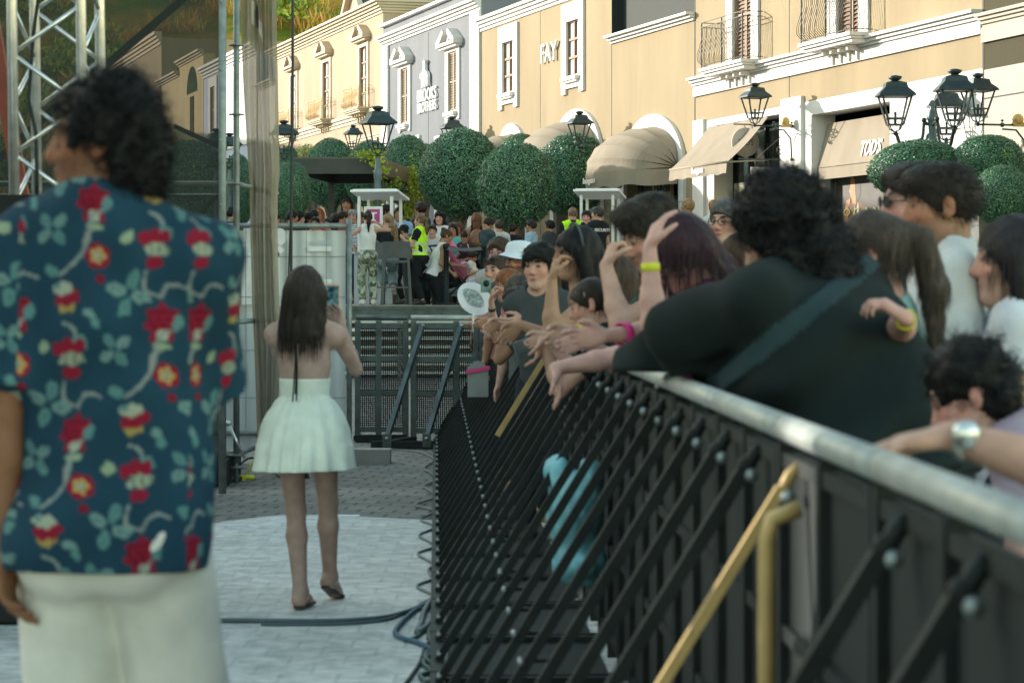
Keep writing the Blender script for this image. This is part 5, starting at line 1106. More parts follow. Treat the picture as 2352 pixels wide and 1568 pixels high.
mb = MB(); mb.box((-.17, -.22, .15), (.17, .2, .19)); mb.sphere((0, 0, .22), (.16, .2, .08)); mb.build('basket', mat('grey_mesh_basket', (.10, .14, .14), .8), pc_)
# mesh-panel fence with white banner
Yf = 20.4; fz = thing('site_fence', 'galvanised mesh fence panel covered with a white banner', 'fence', (0, Yf, 0)); xa, xb = P(380, 0, Yf).x, P(802, 0, Yf).x; zt = 2.0
mb = MB(); mb.tube([(xa, 0, zt), (xb - .02, 0, zt)], .021); mb.tube([(xa, 0, .25), (xb, 0, .25)], .018); mb.tube([(xb, 0, .05), (xb, 0, zt + .06)], .023); mb.tube([(xa, 0, .05), (xa, 0, zt + .06)], .023); mb.tube([((xa + xb) / 2 - .6, 0, .05), ((xa + xb) / 2 - .6, 0, zt)], .02); mb.build('tube_frame', M_STEEL, fz)
mb = MB()
for x in np.arange(xa + .17, xb, .17): mb.tube([(x, -.012, .25), (x, -.012, zt)], .0022, 4, cap=False)
for z in (.55, .95, 1.4, 1.74): mb.tube([(xa, -.014, z), (xb, -.014, z)], .0025, 4, cap=False)
mb.build('wire_mesh', M_STEEL, fz)
M_BANNER = mat('white_pvc_banner', (.62, .65, .65), .6, var=.06, vscale=2.5, bump=.4, bscale=5)
mb = MB(); mb.grid(lambda u, v: Vector((xa + .03 + (xb - .06 - xa) * u, .02 + .012 * sin(u * 31) * (1 - .5 * v) + .008 * sin(u * 77 + v * 3), .12 + 1.84 * v)), 90, 8); bn = mb.build('banner', M_BANNER, fz)
M_BPRINT = mat('white_banner_print', (.86, .88, .88), .6); M_BGREY = mat('faint_banner_print', (.58, .62, .63), .6)
def bprint(x0, y0, x1, y1, m, txt=None):
    a = P(x0, y0, Yf); b = P(x1, y1, Yf); g = MB()
    if txt: vs, fs = text_mb(txt, 1, .002, .01); g.add([Vector((-v.x + a.x + b.x, v.y, v.z)) for v in fit(vs, b.x - a.x, a.z - b.z, (a.x + b.x) / 2, (a.z + b.z) / 2, -.004)], fs)
    else: g.quad((a.x, -.005, b.z), (b.x, -.005, b.z), (b.x, -.005, a.z), (a.x, -.005, a.z))
    g.build('banner_print', m, bn)
for y in (566, 641): bprint(706, y, 762, y + 11, M_BPRINT)
bprint(712, 552, 760, 563, M_BGREY, 'SICILIA'); bprint(712, 628, 760, 638, M_BGREY, 'SICILIA'); bprint(736, 700, 764, 711, M_BGREY, 'SICILIA')
for q in ((628, 580, 642, 720), (555, 560, 590, 700)): bprint(*q, M_BPRINT)
cc = P(640, 544, Yf); g = MB(); g.add([Vector((cc.x + .075 * cos(t), -.005, cc.z + .075 * sin(t))) for t in np.linspace(0, 2 * pi, 17)[:-1]], [tuple(range(16))]); cc = P(640, 575, Yf); g.add([Vector((cc.x + a, -.005, cc.z + b)) for a, b in ((-.05, .0), (0, -.05), (.05, 0), (0, .05))], [(0, 1, 2, 3)]); g.build('banner_print', M_BPRINT, bn)
mb = MB(); mb.box((xb - .35, -.12, 0), (xb + .35, .12, .12)); mb.build('foot_block', mat('concrete_block', (.3, .3, .28), .9), fz)
# ------------------------------------------------------------------ barriers
def perf_mat():
    m = bpy.data.materials.new('perforated_steel'); m.use_nodes = True; t = m.node_tree; b = t.nodes['Principled BSDF']; b.inputs['Base Color'].default_value = (.014, .020, .020, 1); b.inputs['Roughness'].default_value = .6; b.inputs['Specular IOR Level'].default_value = .25
    tc = t.nodes.new('ShaderNodeTexCoord'); sx = t.nodes.new('ShaderNodeSeparateXYZ'); t.links.new(tc.outputs['Object'], sx.inputs[0])
    def fr(sock, sc_):
        a = t.nodes.new('ShaderNodeMath'); a.operation = 'MULTIPLY'; a.inputs[1].default_value = sc_; t.links.new(sock, a.inputs[0]); f = t.nodes.new('ShaderNodeMath'); f.operation = 'FRACT'; t.links.new(a.outputs[0], f.inputs[0]); s = t.nodes.new('ShaderNodeMath'); s.operation = 'SUBTRACT'; s.inputs[1].default_value = .5; t.links.new(f.outputs[0], s.inputs[0]); p = t.nodes.new('ShaderNodeMath'); p.operation = 'POWER'; p.inputs[1].default_value = 2; t.links.new(s.outputs[0], p.inputs[0]); return p.outputs[0]
    ad = t.nodes.new('ShaderNodeMath'); ad.operation = 'ADD'; t.links.new(fr(sx.outputs[0], 50), ad.inputs[0]); t.links.new(fr(sx.outputs[2], 50), ad.inputs[1])
    lt = t.nodes.new('ShaderNodeMath'); lt.operation = 'LESS_THAN'; lt.inputs[1].default_value = .085; t.links.new(ad.outputs[0], lt.inputs[0])
    tr = t.nodes.new('ShaderNodeBsdfTransparent'); mx = t.nodes.new('ShaderNodeMixShader'); t.links.new(lt.outputs[0], mx.inputs[0]); t.links.new(b.outputs[0], mx.inputs[1]); t.links.new(tr.outputs[0], mx.inputs[2]); t.links.new(mx.outputs[0], t.nodes['Material Output'].inputs[0]); return m
M_PERF = perf_mat(); M_RAIL = mat('worn_aluminium_rail', (.36, .39, .37), .5, .35, var=.2, vscale=10, bump=.1, bscale=60)
KB = .0317; BD = Vector((-KB, 1, 0)).normalized()
def barrier_unit(braces, L=1.05, label='', group=None, strap=None):
    """local: x = across (0 foot side, .68 rail side), y along, z up"""
    t = thing('crowd_barrier', label, 'barrier', (0, 0, 0), math.atan(KB), group)
    mb = MB(); mb.tube([(.70, .012, 1.2), (.70, L - .012, 1.2)], .0265, 14); mb.build('top_rail', M_RAIL, t)
    mb = MB(); mb.box((.70, .03, .12), (.705, L - .03, 1.14)); mb.build('kick_panel', M_PERF, t)
    mb = MB()
    for y in (.03, L - .03, L / 2): mb.bar((.70, y, .02), (.70, y, 1.17), .04)
    for z in (.1, .45, .8, 1.14): mb.bar((.70, .05, z), (.70, L - .05, z), .03)
    mb.build('panel_frame', M_BLACKMETAL, t)
    mb = MB(); mb.box((-.02, .01, .0), (.035, L - .01, .05)); mb.box((.05, .03, .004), (.66, L - .03, .012)); 
    for y in (.02, L - .06): mb.box((.03, y, .012), (.68, y + .04, .035))
    mb.build('base_plate', M_BLACKMETAL, t)
    for y in braces:
        mb = MB(); mb.bar((.01, y, .05), (.655, y, 1.10), .029, .029, up=(0, 1, 0)); mb.tube([(.655, y, 1.09), (.672, y, 1.125), (.69, y, 1.14)], .016, 8); mb.bar((.25, y + .02, .45), (.33, y + .02, .45), .02, .012)
        mb.sphere((.655, y, 1.10), (.021, .018, .021), 8, 6); br = mb.build('brace', M_BLACKMETAL, t)
        mb = MB()
        for (x, z, r) in ((.665, 1.085, .015), (.015, .075, .010), (.235, .45, .010)): mb.lathe([(r, -.028), (r, -.024), (r * .6, -.018), (r * .6, .018), (r, .024), (r, .028)], (x, y, z), 8, 'y')
        mb.split('bolt', M_BOLT, br)
        if y == braces[0]:
            mb = MB(); mb.lathe([(.024, -.0), (.024, .0)], (0, 0, 0), 4)
    return t
BG = 'crowd barriers between stage pit and spectators'
near_lab = ['first crowd barrier from the camera at the lower right corner', 'crowd barrier with the watch wearing hand on its rail', 'crowd barrier just left of the rail joint, yellow lit brace', 'crowd barrier the woman in black leans on', 'crowd barrier under the forearms with the pink wristband', 'crowd barrier with the turquoise bag behind its braces']
M_YBR = mat('painted_sun_yellow', (.50, .34, .13), .5, .1, var=.2, vscale=9)  # yellow stands in for strips of sun on the barrier metal
proto = {}
k = 0; y0 = 3.76 - 1.05 * 2
while y0 < 22.8:
    key = (.80,) if k == 2 else (.28, .80); lab = near_lab[k] if k < len(near_lab) else 'crowd barrier %s in the long row along the pit' % ['seventh', 'eighth', 'ninth', 'tenth', 'eleventh', 'twelfth', 'thirteenth', 'fourteenth', 'fifteenth', 'sixteenth', 'seventeenth', 'eighteenth', 'nineteenth', 'twentieth', 'twenty first', 'last'][min(15, k - 6)] + ' from the camera'
    if key not in proto: proto[key] = barrier_unit(list(key), label=lab, group=BG); o = proto[key]
    else: o = dup(proto[key], (0, 0, 0), label=lab)
    o.location = (-KB * y0, y0, 0)
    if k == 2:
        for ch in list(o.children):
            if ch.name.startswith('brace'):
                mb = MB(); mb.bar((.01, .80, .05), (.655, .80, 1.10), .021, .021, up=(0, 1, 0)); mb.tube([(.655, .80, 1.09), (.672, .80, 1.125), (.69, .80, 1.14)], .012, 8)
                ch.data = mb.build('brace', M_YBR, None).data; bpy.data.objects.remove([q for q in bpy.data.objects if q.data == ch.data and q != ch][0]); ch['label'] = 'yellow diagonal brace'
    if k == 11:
        mb = MB(); mb.bar((.36, .80, .62), (.652, .80, 1.095), .033, .033, up=(0, 1, 0)); ys_ = mb.build('brace_sleeve', M_YBR, o); ys_['label'] = 'yellow sleeve on the upper brace'  # added bar: colours the upper brace as if sun fell on it
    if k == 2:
        mb = MB(); mb.tube([(.60, .60, .02), (.60, .60, 1.02), (.61, .60, 1.06), (.66, .60, 1.08)], .016, 8); yp_ = mb.build('tie_bar', M_YBR, o); yp_['label'] = 'upright tie bar painted in sunlight yellow'  # the strip of sun on this upright is put into its colour
    k += 1; y0 += 1.05
# far mesh barriers
def far_barrier(xs, Y, label, posts, braces, zr=1.19, dy=-.85, dx=-.30, g='far barriers with perforated panels', tilt=0.):
    a = P(xs[0], 0, Y); b = P(xs[1], 0, Y); t = thing('mesh_barrier', label, 'barrier', (a.x, Y, 0), 0, g); w = b.x - a.x
    mb = MB(); mb.tube([(.0, 0, zr), (w, 0, zr)], .028, 10); mb.build('top_rail', M_RAIL if braces else M_DARKSTEEL, t)
    mb = MB(); mb.quad((.03, .01, .1), (w - .03, .01, .1), (w - .03, .01, 1.12), (.03, .01, 1.12)); mb.build('perforated_panel', M_PERF, t)
    mb = MB()
    for z in (1.11, .80, .47, .12): mb.bar((.0, 0, z), (w, 0, z), .05 if z != .12 else .08, .05)
    for x in posts: q = P(x, 0, Y).x - a.x; mb.bar((q, -.01, .02), (q, -.01, 1.16), .055)
    mb.build('frame', M_DARKSTEEL, t)
    mb = MB()
    for x in (P(posts[0], 0, Y).x - a.x,): mb.bar((x, -.01, .04), (x + dx, dy, .04), .07, .05)
    mb.bar((dx * 1.1, dy, .04), (w + dx * .9, dy, .04), .07, .07); mb.build('foot', M_BLACKMETAL, t)
    for x in braces:
        q = P(x, 0, Y).x - a.x; mb = MB(); mb.bar((q, -.04, 1.13), (q + dx, dy, .10), .045, .045); mb.box((q + dx - .04, dy - .04, .02), (q + dx + .04, dy + .04, .14)); br = mb.build('brace', M_DARKSTEEL, t); mb = MB(); mb.sphere((q, -.07, 1.12), .02, 8, 5); mb.sphere((q + dx, dy - .045, .1), .018, 8, 5); mb.split('bolt', M_BOLT, br)
    return t
far_barrier((818, 936), 23.2, 'mesh barrier panel beside the white fence, without diagonal braces', (822, 870, 932), (), dx=0, dy=-.12)
far_barrier((944, 1098), 23.0, 'mesh barrier panel with two diagonal braces at the corner of the pit', (950, 1048, 1094), (972, 1060))
far_barrier((1100, 1200), 23.0, 'mesh barrier panel half hidden behind the first spectators', (1106, 1190), (1150,))
# ------------------------------------------------------------------ stage side: truss, scrim, scaffold, curtain, cables
Yt = 11.6; tr = thing('lighting_truss', 'silver aluminium truss tower standing at the left edge behind the man', 'truss', (P(60, 0, Yt).x, Yt, 0)); W4 = .27
for i, (x, y) in enumerate(((-.06, 0), (.26, .06), (-.01, .30), (.30, .36))):
    mb = MB(); mb.tube([(x - .14 * 0 + .03, y, 0), (x - .06, y, 6.5)], .026, 12); mb.build('chord', M_ALU, tr)
mb = MB(); ch = [(-.06, 0), (.26, .06), (.30, .36), (-.01, .30)]
for a, b in ((0, 1), (1, 2), (2, 3), (3, 0)):
    z = .2; k = 0
    while z < 6.2:
        p, q = (ch[a], ch[b]) if k % 2 == 0 else (ch[b], ch[a]); f = lambda c, zz: (c[0] + .03 - .09 * zz / 6.5, c[1], zz); mb.tube([f(p, z), f(q, z + .24)], .011, 7); z += .24; k += 1
mb.build('lacing', M_ALU, tr)
mb = MB(); rr = np.random.default_rng(4); mb.tube([(.03 + .02 * sin(z * 7) + rr.uniform(-.01, .01), .02 + .02 * cos(z * 5), z) for z in np.arange(1.9, 6.4, .16)], .009, 6); mb.tube([(.24 + .02 * sin(z * 5 + 1), .08, z) for z in np.arange(2.6, 6.4, .2)], .010, 6); mb.build('cable', M_BLACKMETAL, tr)
M_BLK = mat('black_stage_cloth', (.010, .012, .013), .95, var=.4, vscale=2, bump=.3, bscale=6)
mb = MB(); mb.box((-3.6, 10.6, 0), (P(205, 0, 10.6).x, 11.3, P(0, 447, 10.6).z)); mb.box((-3.6, 10.56, .02), (P(203, 0, 10.6).x, 10.6, P(0, 449, 10.6).z)); tag(mb.build('stage_skirt', M_BLK, loc=(-3, 11, 0)), 'black cloth covered stage riser behind the man in the floral shirt', 'stage riser')
mb = MB(); mb.bar(P(-30, -20, 12.3), P(62, 520, 12.3), .07, .05); o = mb.build('red_beam', mat('rust_red_paint', (.20, .035, .015), .6, var=.2), loc=tuple(P(20, 300, 12.3))); tag(o, 'slanting rust red beam at the far left edge behind the truss', 'beam')
def scrim_mat(name, col, op, rough=.9):
    m = bpy.data.materials.new(name); m.use_nodes = True; t = m.node_tree; b = t.nodes['Principled BSDF']; b.inputs['Base Color'].default_value = (*col, 1); b.inputs['Roughness'].default_value = rough
    tl = t.nodes.new('ShaderNodeBsdfTranslucent'); tl.inputs[0].default_value = (*col, 1); m1 = t.nodes.new('ShaderNodeMixShader'); m1.inputs[0].default_value = .4; tr_ = t.nodes.new('ShaderNodeBsdfTransparent'); mx = t.nodes.new('ShaderNodeMixShader')
    n = t.nodes.new('ShaderNodeTexNoise'); n.inputs['Scale'].default_value = 1.2; tc = t.nodes.new('ShaderNodeTexCoord'); t.links.new(tc.outputs['Object'], n.inputs['Vector']); r = t.nodes.new('ShaderNodeMapRange'); r.inputs[3].default_value = op - .04; r.inputs[4].default_value = op + .04; t.links.new(n.outputs[0], r.inputs[0]); t.links.new(r.outputs[0], mx.inputs[0])
    t.links.new(b.outputs[0], m1.inputs[1]); t.links.new(tl.outputs[0], m1.inputs[2]); t.links.new(tr_.outputs[0], mx.inputs[1]); t.links.new(m1.outputs[0], mx.inputs[2]); t.links.new(mx.outputs[0], t.nodes['Material Output'].inputs[0]); return m
Ys = 17.4; sc_ = thing('stage_scrim', 'dark see-through mesh screen stretched on a frame behind the truss', 'mesh screen', (0, Ys, 0)); xr = P(512, 0, Ys).x
mb = MB(); mb.grid(lambda u, v: Vector((-7.0 + (xr - .01 + 7.0) * u, .03 * sin(u * 9 + v * 2), .2 + 4.7 * v)), 30, 12); mb.build('mesh_cloth', scrim_mat('dark_scrim', (.026, .034, .031), .84), sc_)
mb = MB(); mb.tube([(xr, -.03, .0), (xr - .0, -.03, 4.9)], .028, 10); mb.build('frame_post', M_STEEL, sc_)
mb = MB()
for y in (417, 446): z = P(0, y, Ys).z; mb.box((-7.0, -.02, z - .004), (xr, -.012, z + .004))
mb.split('seam', mat('scrim_seam', (.12, .14, .14), .8), sc_)
mb = MB(); mb.bar(P(180, 205, 17.8) - Vector((0, Ys, 0)), P(500, -70, 17.8) - Vector((0, Ys, 0)), .05); mb.bar(P(-40, 400, 17.8) - Vector((0, Ys, 0)), P(190, 190, 17.8) - Vector((0, Ys, 0)), .05); mb.bar(P(400, 290, 17.8) - Vector((0, Ys, 0)), P(520, 345, 17.8) - Vector((0, Ys, 0)), .035); mb.bar(P(430, 520, 17.8) - Vector((0, Ys, 0)), P(505, 445, 17.8) - Vector((0, Ys, 0)), .03); mb.split('brace_tube', M_BLACKMETAL, sc_)
mb = MB(); mb.cur = 0
for y in (4, 160, 322, 470, 610, 760): p = P(507, y, Ys - .06); mb.sphere((p.x, -.055, p.z), .011, 8, 5)
mb.split('eyelet', M_BOLT, sc_)
# scaffold standard with rosettes and ledgers
Yc = 18.2; xp = P(543, 0, Yc).x; sf = thing('scaffold_tower', 'galvanised scaffold upright with rosettes between scrim and curtain', 'scaffolding', (xp, Yc, 0))
mb = MB(); mb.tube([(0, 0, .16), (0, 0, 4.9)], .0242, 12); mb.build('standard', M_STEEL, sf); mb = MB(); mb.tube([(0, 0, 0), (0, 0, .24)], .017, 10); mb.lathe([(.055, .12), (.055, .135)], (0, 0, 0), 10); mb.box((-.075, -.075, 0), (.075, .075, .008)); mb.build('base_jack', M_STEEL, sf)
mb = MB()
for z in (.22, .70, 1.22, 1.74, 2.26, 2.78, 3.30, 3.82): mb.lathe([(.06, -.005), (.06, .005)], (0, 0, z), 12)
mb.split('rosette', M_STEEL, sf)
for z in (.22, 2.26, 1.98, 1.22): mb = MB(); mb.tube([(-2.4, .05, z), (.0, .0, z)], .022 if z != 1.98 else .012, 10); mb.build('ledger', M_STEEL, sf)
for z in (.22, 1.22, 2.26): mb = MB(); mb.tube([(0, 0, z), (.12, 1.9, z)], .020, 8); mb.build('ledger', M_STEEL, sf)
mb = MB(); a = P(524, 972, Yc - .2) - Vector((xp, Yc, 0)); b = P(562, 1052, Yc - .2) - Vector((xp, Yc, 0)); mb.tube([a, b], .011, 8); mb.sphere(a, .022, 8, 6); mb.build('brace_rod', M_ALU, sf)
mb = MB(); mb.box((-3.6, 17.9, .0), (P(519, 0, 17.9).x, 18.9, .20)); tag(mb.build('equipment_case', M_BLK, loc=(-2.6, 18.3, 0)), 'black case under the scaffold ledger at the foot of the scrim', 'case')
# hanging curtain
Yk = 18.9; cu = thing('hanging_curtain', 'gathered beige see-through curtain with pale print hanging by the scaffold', 'curtain', (0, Yk, 0)); 
def cpt(u, v):
    xl = 552 + 8 * v + 12 * v * v; xr_ = 618 + 22 * v if v > .62 else 641 - 6 * (1 - v); 
    # v = 0 bottom, 1 top (photo rows 1060 .. -40)
    y = 1060 - 1100 * v
    lt = np.interp(y, [-40, 200, 430, 520, 700, 1060], [556, 560, 570, 569, 572, 592]); rt = np.interp(y, [-40, 100, 280, 400, 450, 620, 800, 1060], [630, 632, 638, 642, 638, 642, 648, 632])
    q = P(lt + (rt - lt) * u, y, Yk); f = sin(u * 19 + 1.2 * sin(v * 3)) * .07 + sin(u * 41 + v * 4) * .03 + .02 * sin(v * 6 + u * 4); return Vector((q.x + .012 * sin(v * 5 + u * 9), f, q.z))
mb = MB(); mb.grid(cpt, 90, 40); mb.build('cloth', scrim_mat('beige_voile', (.36, .32, .235), .90), cu)
def cprint(poly):
    g = MB(); g.add([Vector(cpt((x - 558) / 78, (1060 - y) / 1100)) + Vector((0, -.05, 0)) for x, y in poly], [tuple(range(len(poly)))[::-1]]); return g
vs = [((578, 2), (592, 12), (592, 38), (606, 52), (609, 98), (600, 92), (598, 66), (578, 56))]
mb = MB(); n = 10
def patch(x0, x1, ya0, ya1, yb0, yb1):
    mb.grid(lambda u, v: Vector(cpt((x0 + (x1 - x0) * u - 558) / 78, (1060 - ((ya0 + (yb0 - ya0) * u) * (1 - v) + (ya1 + (yb1 - ya1) * u) * v)) / 1100)) + Vector((0, -.006, 0)), 14, 4)
patch(578, 594, 56, 2, 68, 14); patch(594, 609, 68, 44, 100, 54); mb.build('print', mat('pale_voile_print', (.52, .48, .44), .9), cu)
vs_, fs_ = text_mb('OU', 1, .002); vs_ = fit(vs_, 1, 1); mb = MB(); mb.add([Vector(cpt((586 - 6 * v.x - 558) / 78, (1060 - (32 - 18 * v.z)) / 1100)) + Vector((0, -.012, 0)) for v in vs_], fs_); mb.build('lettering', mat('voile_print_letter', (.36, .33, .30), .9), cu)
vs_, fs_ = text_mb('CE', 1, .002); vs_ = fit(vs_, 1, 1); mb = MB(); mb.add([Vector(cpt((588 - 9 * v.x - 558) / 78, (1060 - (98 - 10 * v.z)) / 1100)) + Vector((0, -.012, 0)) for v in vs_], fs_); mb.build('lettering', mat('pale_voile_print', (.55, .5, .46), .9), cu)
# black hanging cable
M_CABLE = mat('black_rubber_cable', (.02, .028, .032), .6, var=.2)
YC_ = 18.4; p = P(671, 0, YC_); mb = MB(); mb.tube([(p.x, YC_, 5.2), (p.x + .004, YC_, 3.2), (p.x - .006, YC_, 2.2), (p.x - .008, YC_, 1.2), (p.x + .01, YC_, .4), (p.x + .1, YC_ + .1, .02)], .011, 7); mb.tube([(p.x - .005, YC_ + .02, 2.3), (p.x - .028, YC_ + .02, 1.6), (p.x - .016, YC_ + .02, 1.2), (p.x + .01, YC_, .4), (p.x + .12, YC_ + .1, .02)], .006, 6); tag(mb.build('hanging_cable', M_CABLE, loc=(p.x, YC_, 2)), 'black double cable hanging straight down behind the girl', 'cable')
# floor cables
def floor_cable(name, label, pts, r, m=M_CABLE, z0=None, cat='cable'):
    w_ = [];
    for q in pts: x, y = gp(q[0], q[1]); w_.append(Vector((x, y, (q[2] if len(q) > 2 else 0) + r + .006)))
    sm = []
    for i in range(len(w_) - 1):
        p0, p1, p2, p3 = w_[max(i - 1, 0)], w_[i], w_[i + 1], w_[min(i + 2, len(w_) - 1)]
        for k in range(6): a = k / 6; sm.append(.5 * ((2 * p1) + (p2 - p0) * a + (2 * p0 - 5 * p1 + 4 * p2 - p3) * a * a + (3 * p1 - p0 - 3 * p2 + p3) * a ** 3))
    sm.append(w_[-1]); mb = MB(); mb.tube(sm, r, 7); c = w_[len(w_) // 2]; return tag(mb.build(name, m, loc=(c.x, c.y, 0)), label, cat)
zz = [(832, 1033), (900, 1035), (960, 1040), (990, 1052), (995, 1062), (974, 1078), (992, 1092), (999, 1108), (974, 1120), (992, 1134), (999, 1146), (955, 1163), (985, 1172), (999, 1180), (966, 1196), (990, 1208), (999, 1216), (963, 1233), (985, 1248), (998, 1260), (960, 1275), (980, 1290), (998, 1302), (985, 1312), (990, 1326), (996, 1334), (958, 1350), (980, 1364), (998, 1374), (966, 1392)]
floor_cable('zigzag_cable', 'thin grey cable lying in zigzag loops along the barrier foot', zz, .007, mat('grey_cable', (.13, .17, .18), .5))
floor_cable('stage_cable', 'long dark cable running straight across the pale floor cloth', [(200, 1426), (430, 1432), (560, 1433), (700, 1435), (810, 1432), (890, 1424), (940, 1410), (968, 1398), (990, 1388)], .011, mat('dark_teal_cable', (.05, .085, .10), .5))
floor_cable('stage_cable', 'second dark cable branching from the long one towards the barrier', [(600, 1440), (700, 1440), (800, 1438), (880, 1430), (930, 1414), (975, 1402), (1000, 1400)], .007, mat('dark_teal_cable', (.05, .085, .10), .5))
rr = np.random.default_rng(11)
bl = [('blue black', (.03, .06, .10)), ('dull green', (.05, .09, .08)), ('grey', (.12, .16, .17)), ('dark blue', (.02, .05, .11)), ('charcoal', (.03, .04, .045))]
floor_cable('stage_cable', 'blue cable arching off the tangle and back to the barrier foot', [(1000, 1392), (970, 1398), (940, 1420), (915, 1446), (908, 1462), (925, 1474), (960, 1484), (990, 1500), (1000, 1520)], .011, mat('blue_cable', (.03, .10, .16), .5))
floor_cable('stage_cable', 'thick grey cable loop hanging below the blue cable', [(1002, 1380), (985, 1395), (972, 1420), (968, 1440), (958, 1462), (975, 1452), (992, 1440), (1003, 1452)], .014, mat('grey_cable', (.13, .17, .18), .5))
floor_cable('stage_cable', 'dark cable curling down to the bottom edge beside the barrier foot', [(998, 1470), (978, 1490), (968, 1520), (955, 1545), (930, 1580)], .008, M_CABLE)
floor_cable('stage_cable', 'knotted bundle of dark cables at the bottom edge by the barrier', [(1003, 1430), (985, 1460), (994, 1500), (972, 1530), (990, 1550), (965, 1560), (985, 1575), (1002, 1545), (976, 1515), (1000, 1490), (984, 1474)], .010, mat('dull_green_cable', (.05, .09, .08), .5))
floor_cable('stage_cable', 'thin teal cable crossing the tangle diagonally', [(930, 1478), (955, 1470), (975, 1455), (1000, 1448)], .008, mat('dull_green_cable', (.05, .09, .08), .5))
floor_cable('rubber_hose', 'thick black hose ending in a yellow plug by the scaffold foot', [(430, 1150), (470, 1128), (500, 1117), (530, 1110), (553, 1106)], .022, M_CABLE, cat='hose')
q = gp(569, 1106); mb = MB(); mb.tube([(q[0] - .05, q[1], .035), (q[0] + .05, q[1], .035)], .018, 8); mb.box((q[0] - .07, q[1] - .02, .01), (q[0] - .02, q[1] + .02, .05)); mb.tube([(q[0], q[1], .05), (q[0] + .01, q[1], .10), (q[0] + .03, q[1], .16)], .005, 5); tag(mb.build('cable_plug', mat('yellow_plastic', (.75, .72, .02), .5), loc=(q[0], q[1], 0)), 'bright yellow cable plug on the paving by the scaffold', 'plug')
floor_cable('rubber_cable', 'black cable arching over the paving behind the girl', [(520, 1112), (545, 1092, .05), (575, 1078, .08), (610, 1082, .05), (640, 1098), (680, 1096)], .009, M_CABLE)
# ------------------------------------------------------------------ the people
SK = {'fair': (.52, .31, .235), 'pink': (.56, .32, .27), 'tan': (.36, .19, .115), 'olive': (.40, .225, .145), 'brown': (.23, .105, .055), 'deep': (.155, .07, .042)}
HB = (.006, .007, .008); HD = (.022, .016, .013); HM = (.055, .034, .022); HL = (.16, .10, .05); HG = (.12, .12, .12)
def fade(base, var=.18, f=7, sd=3): return lambda V, R: np.array(base)[None] * (1 + var * wob(V * np.array([1, 1, .5]), f, sd)[:, None])
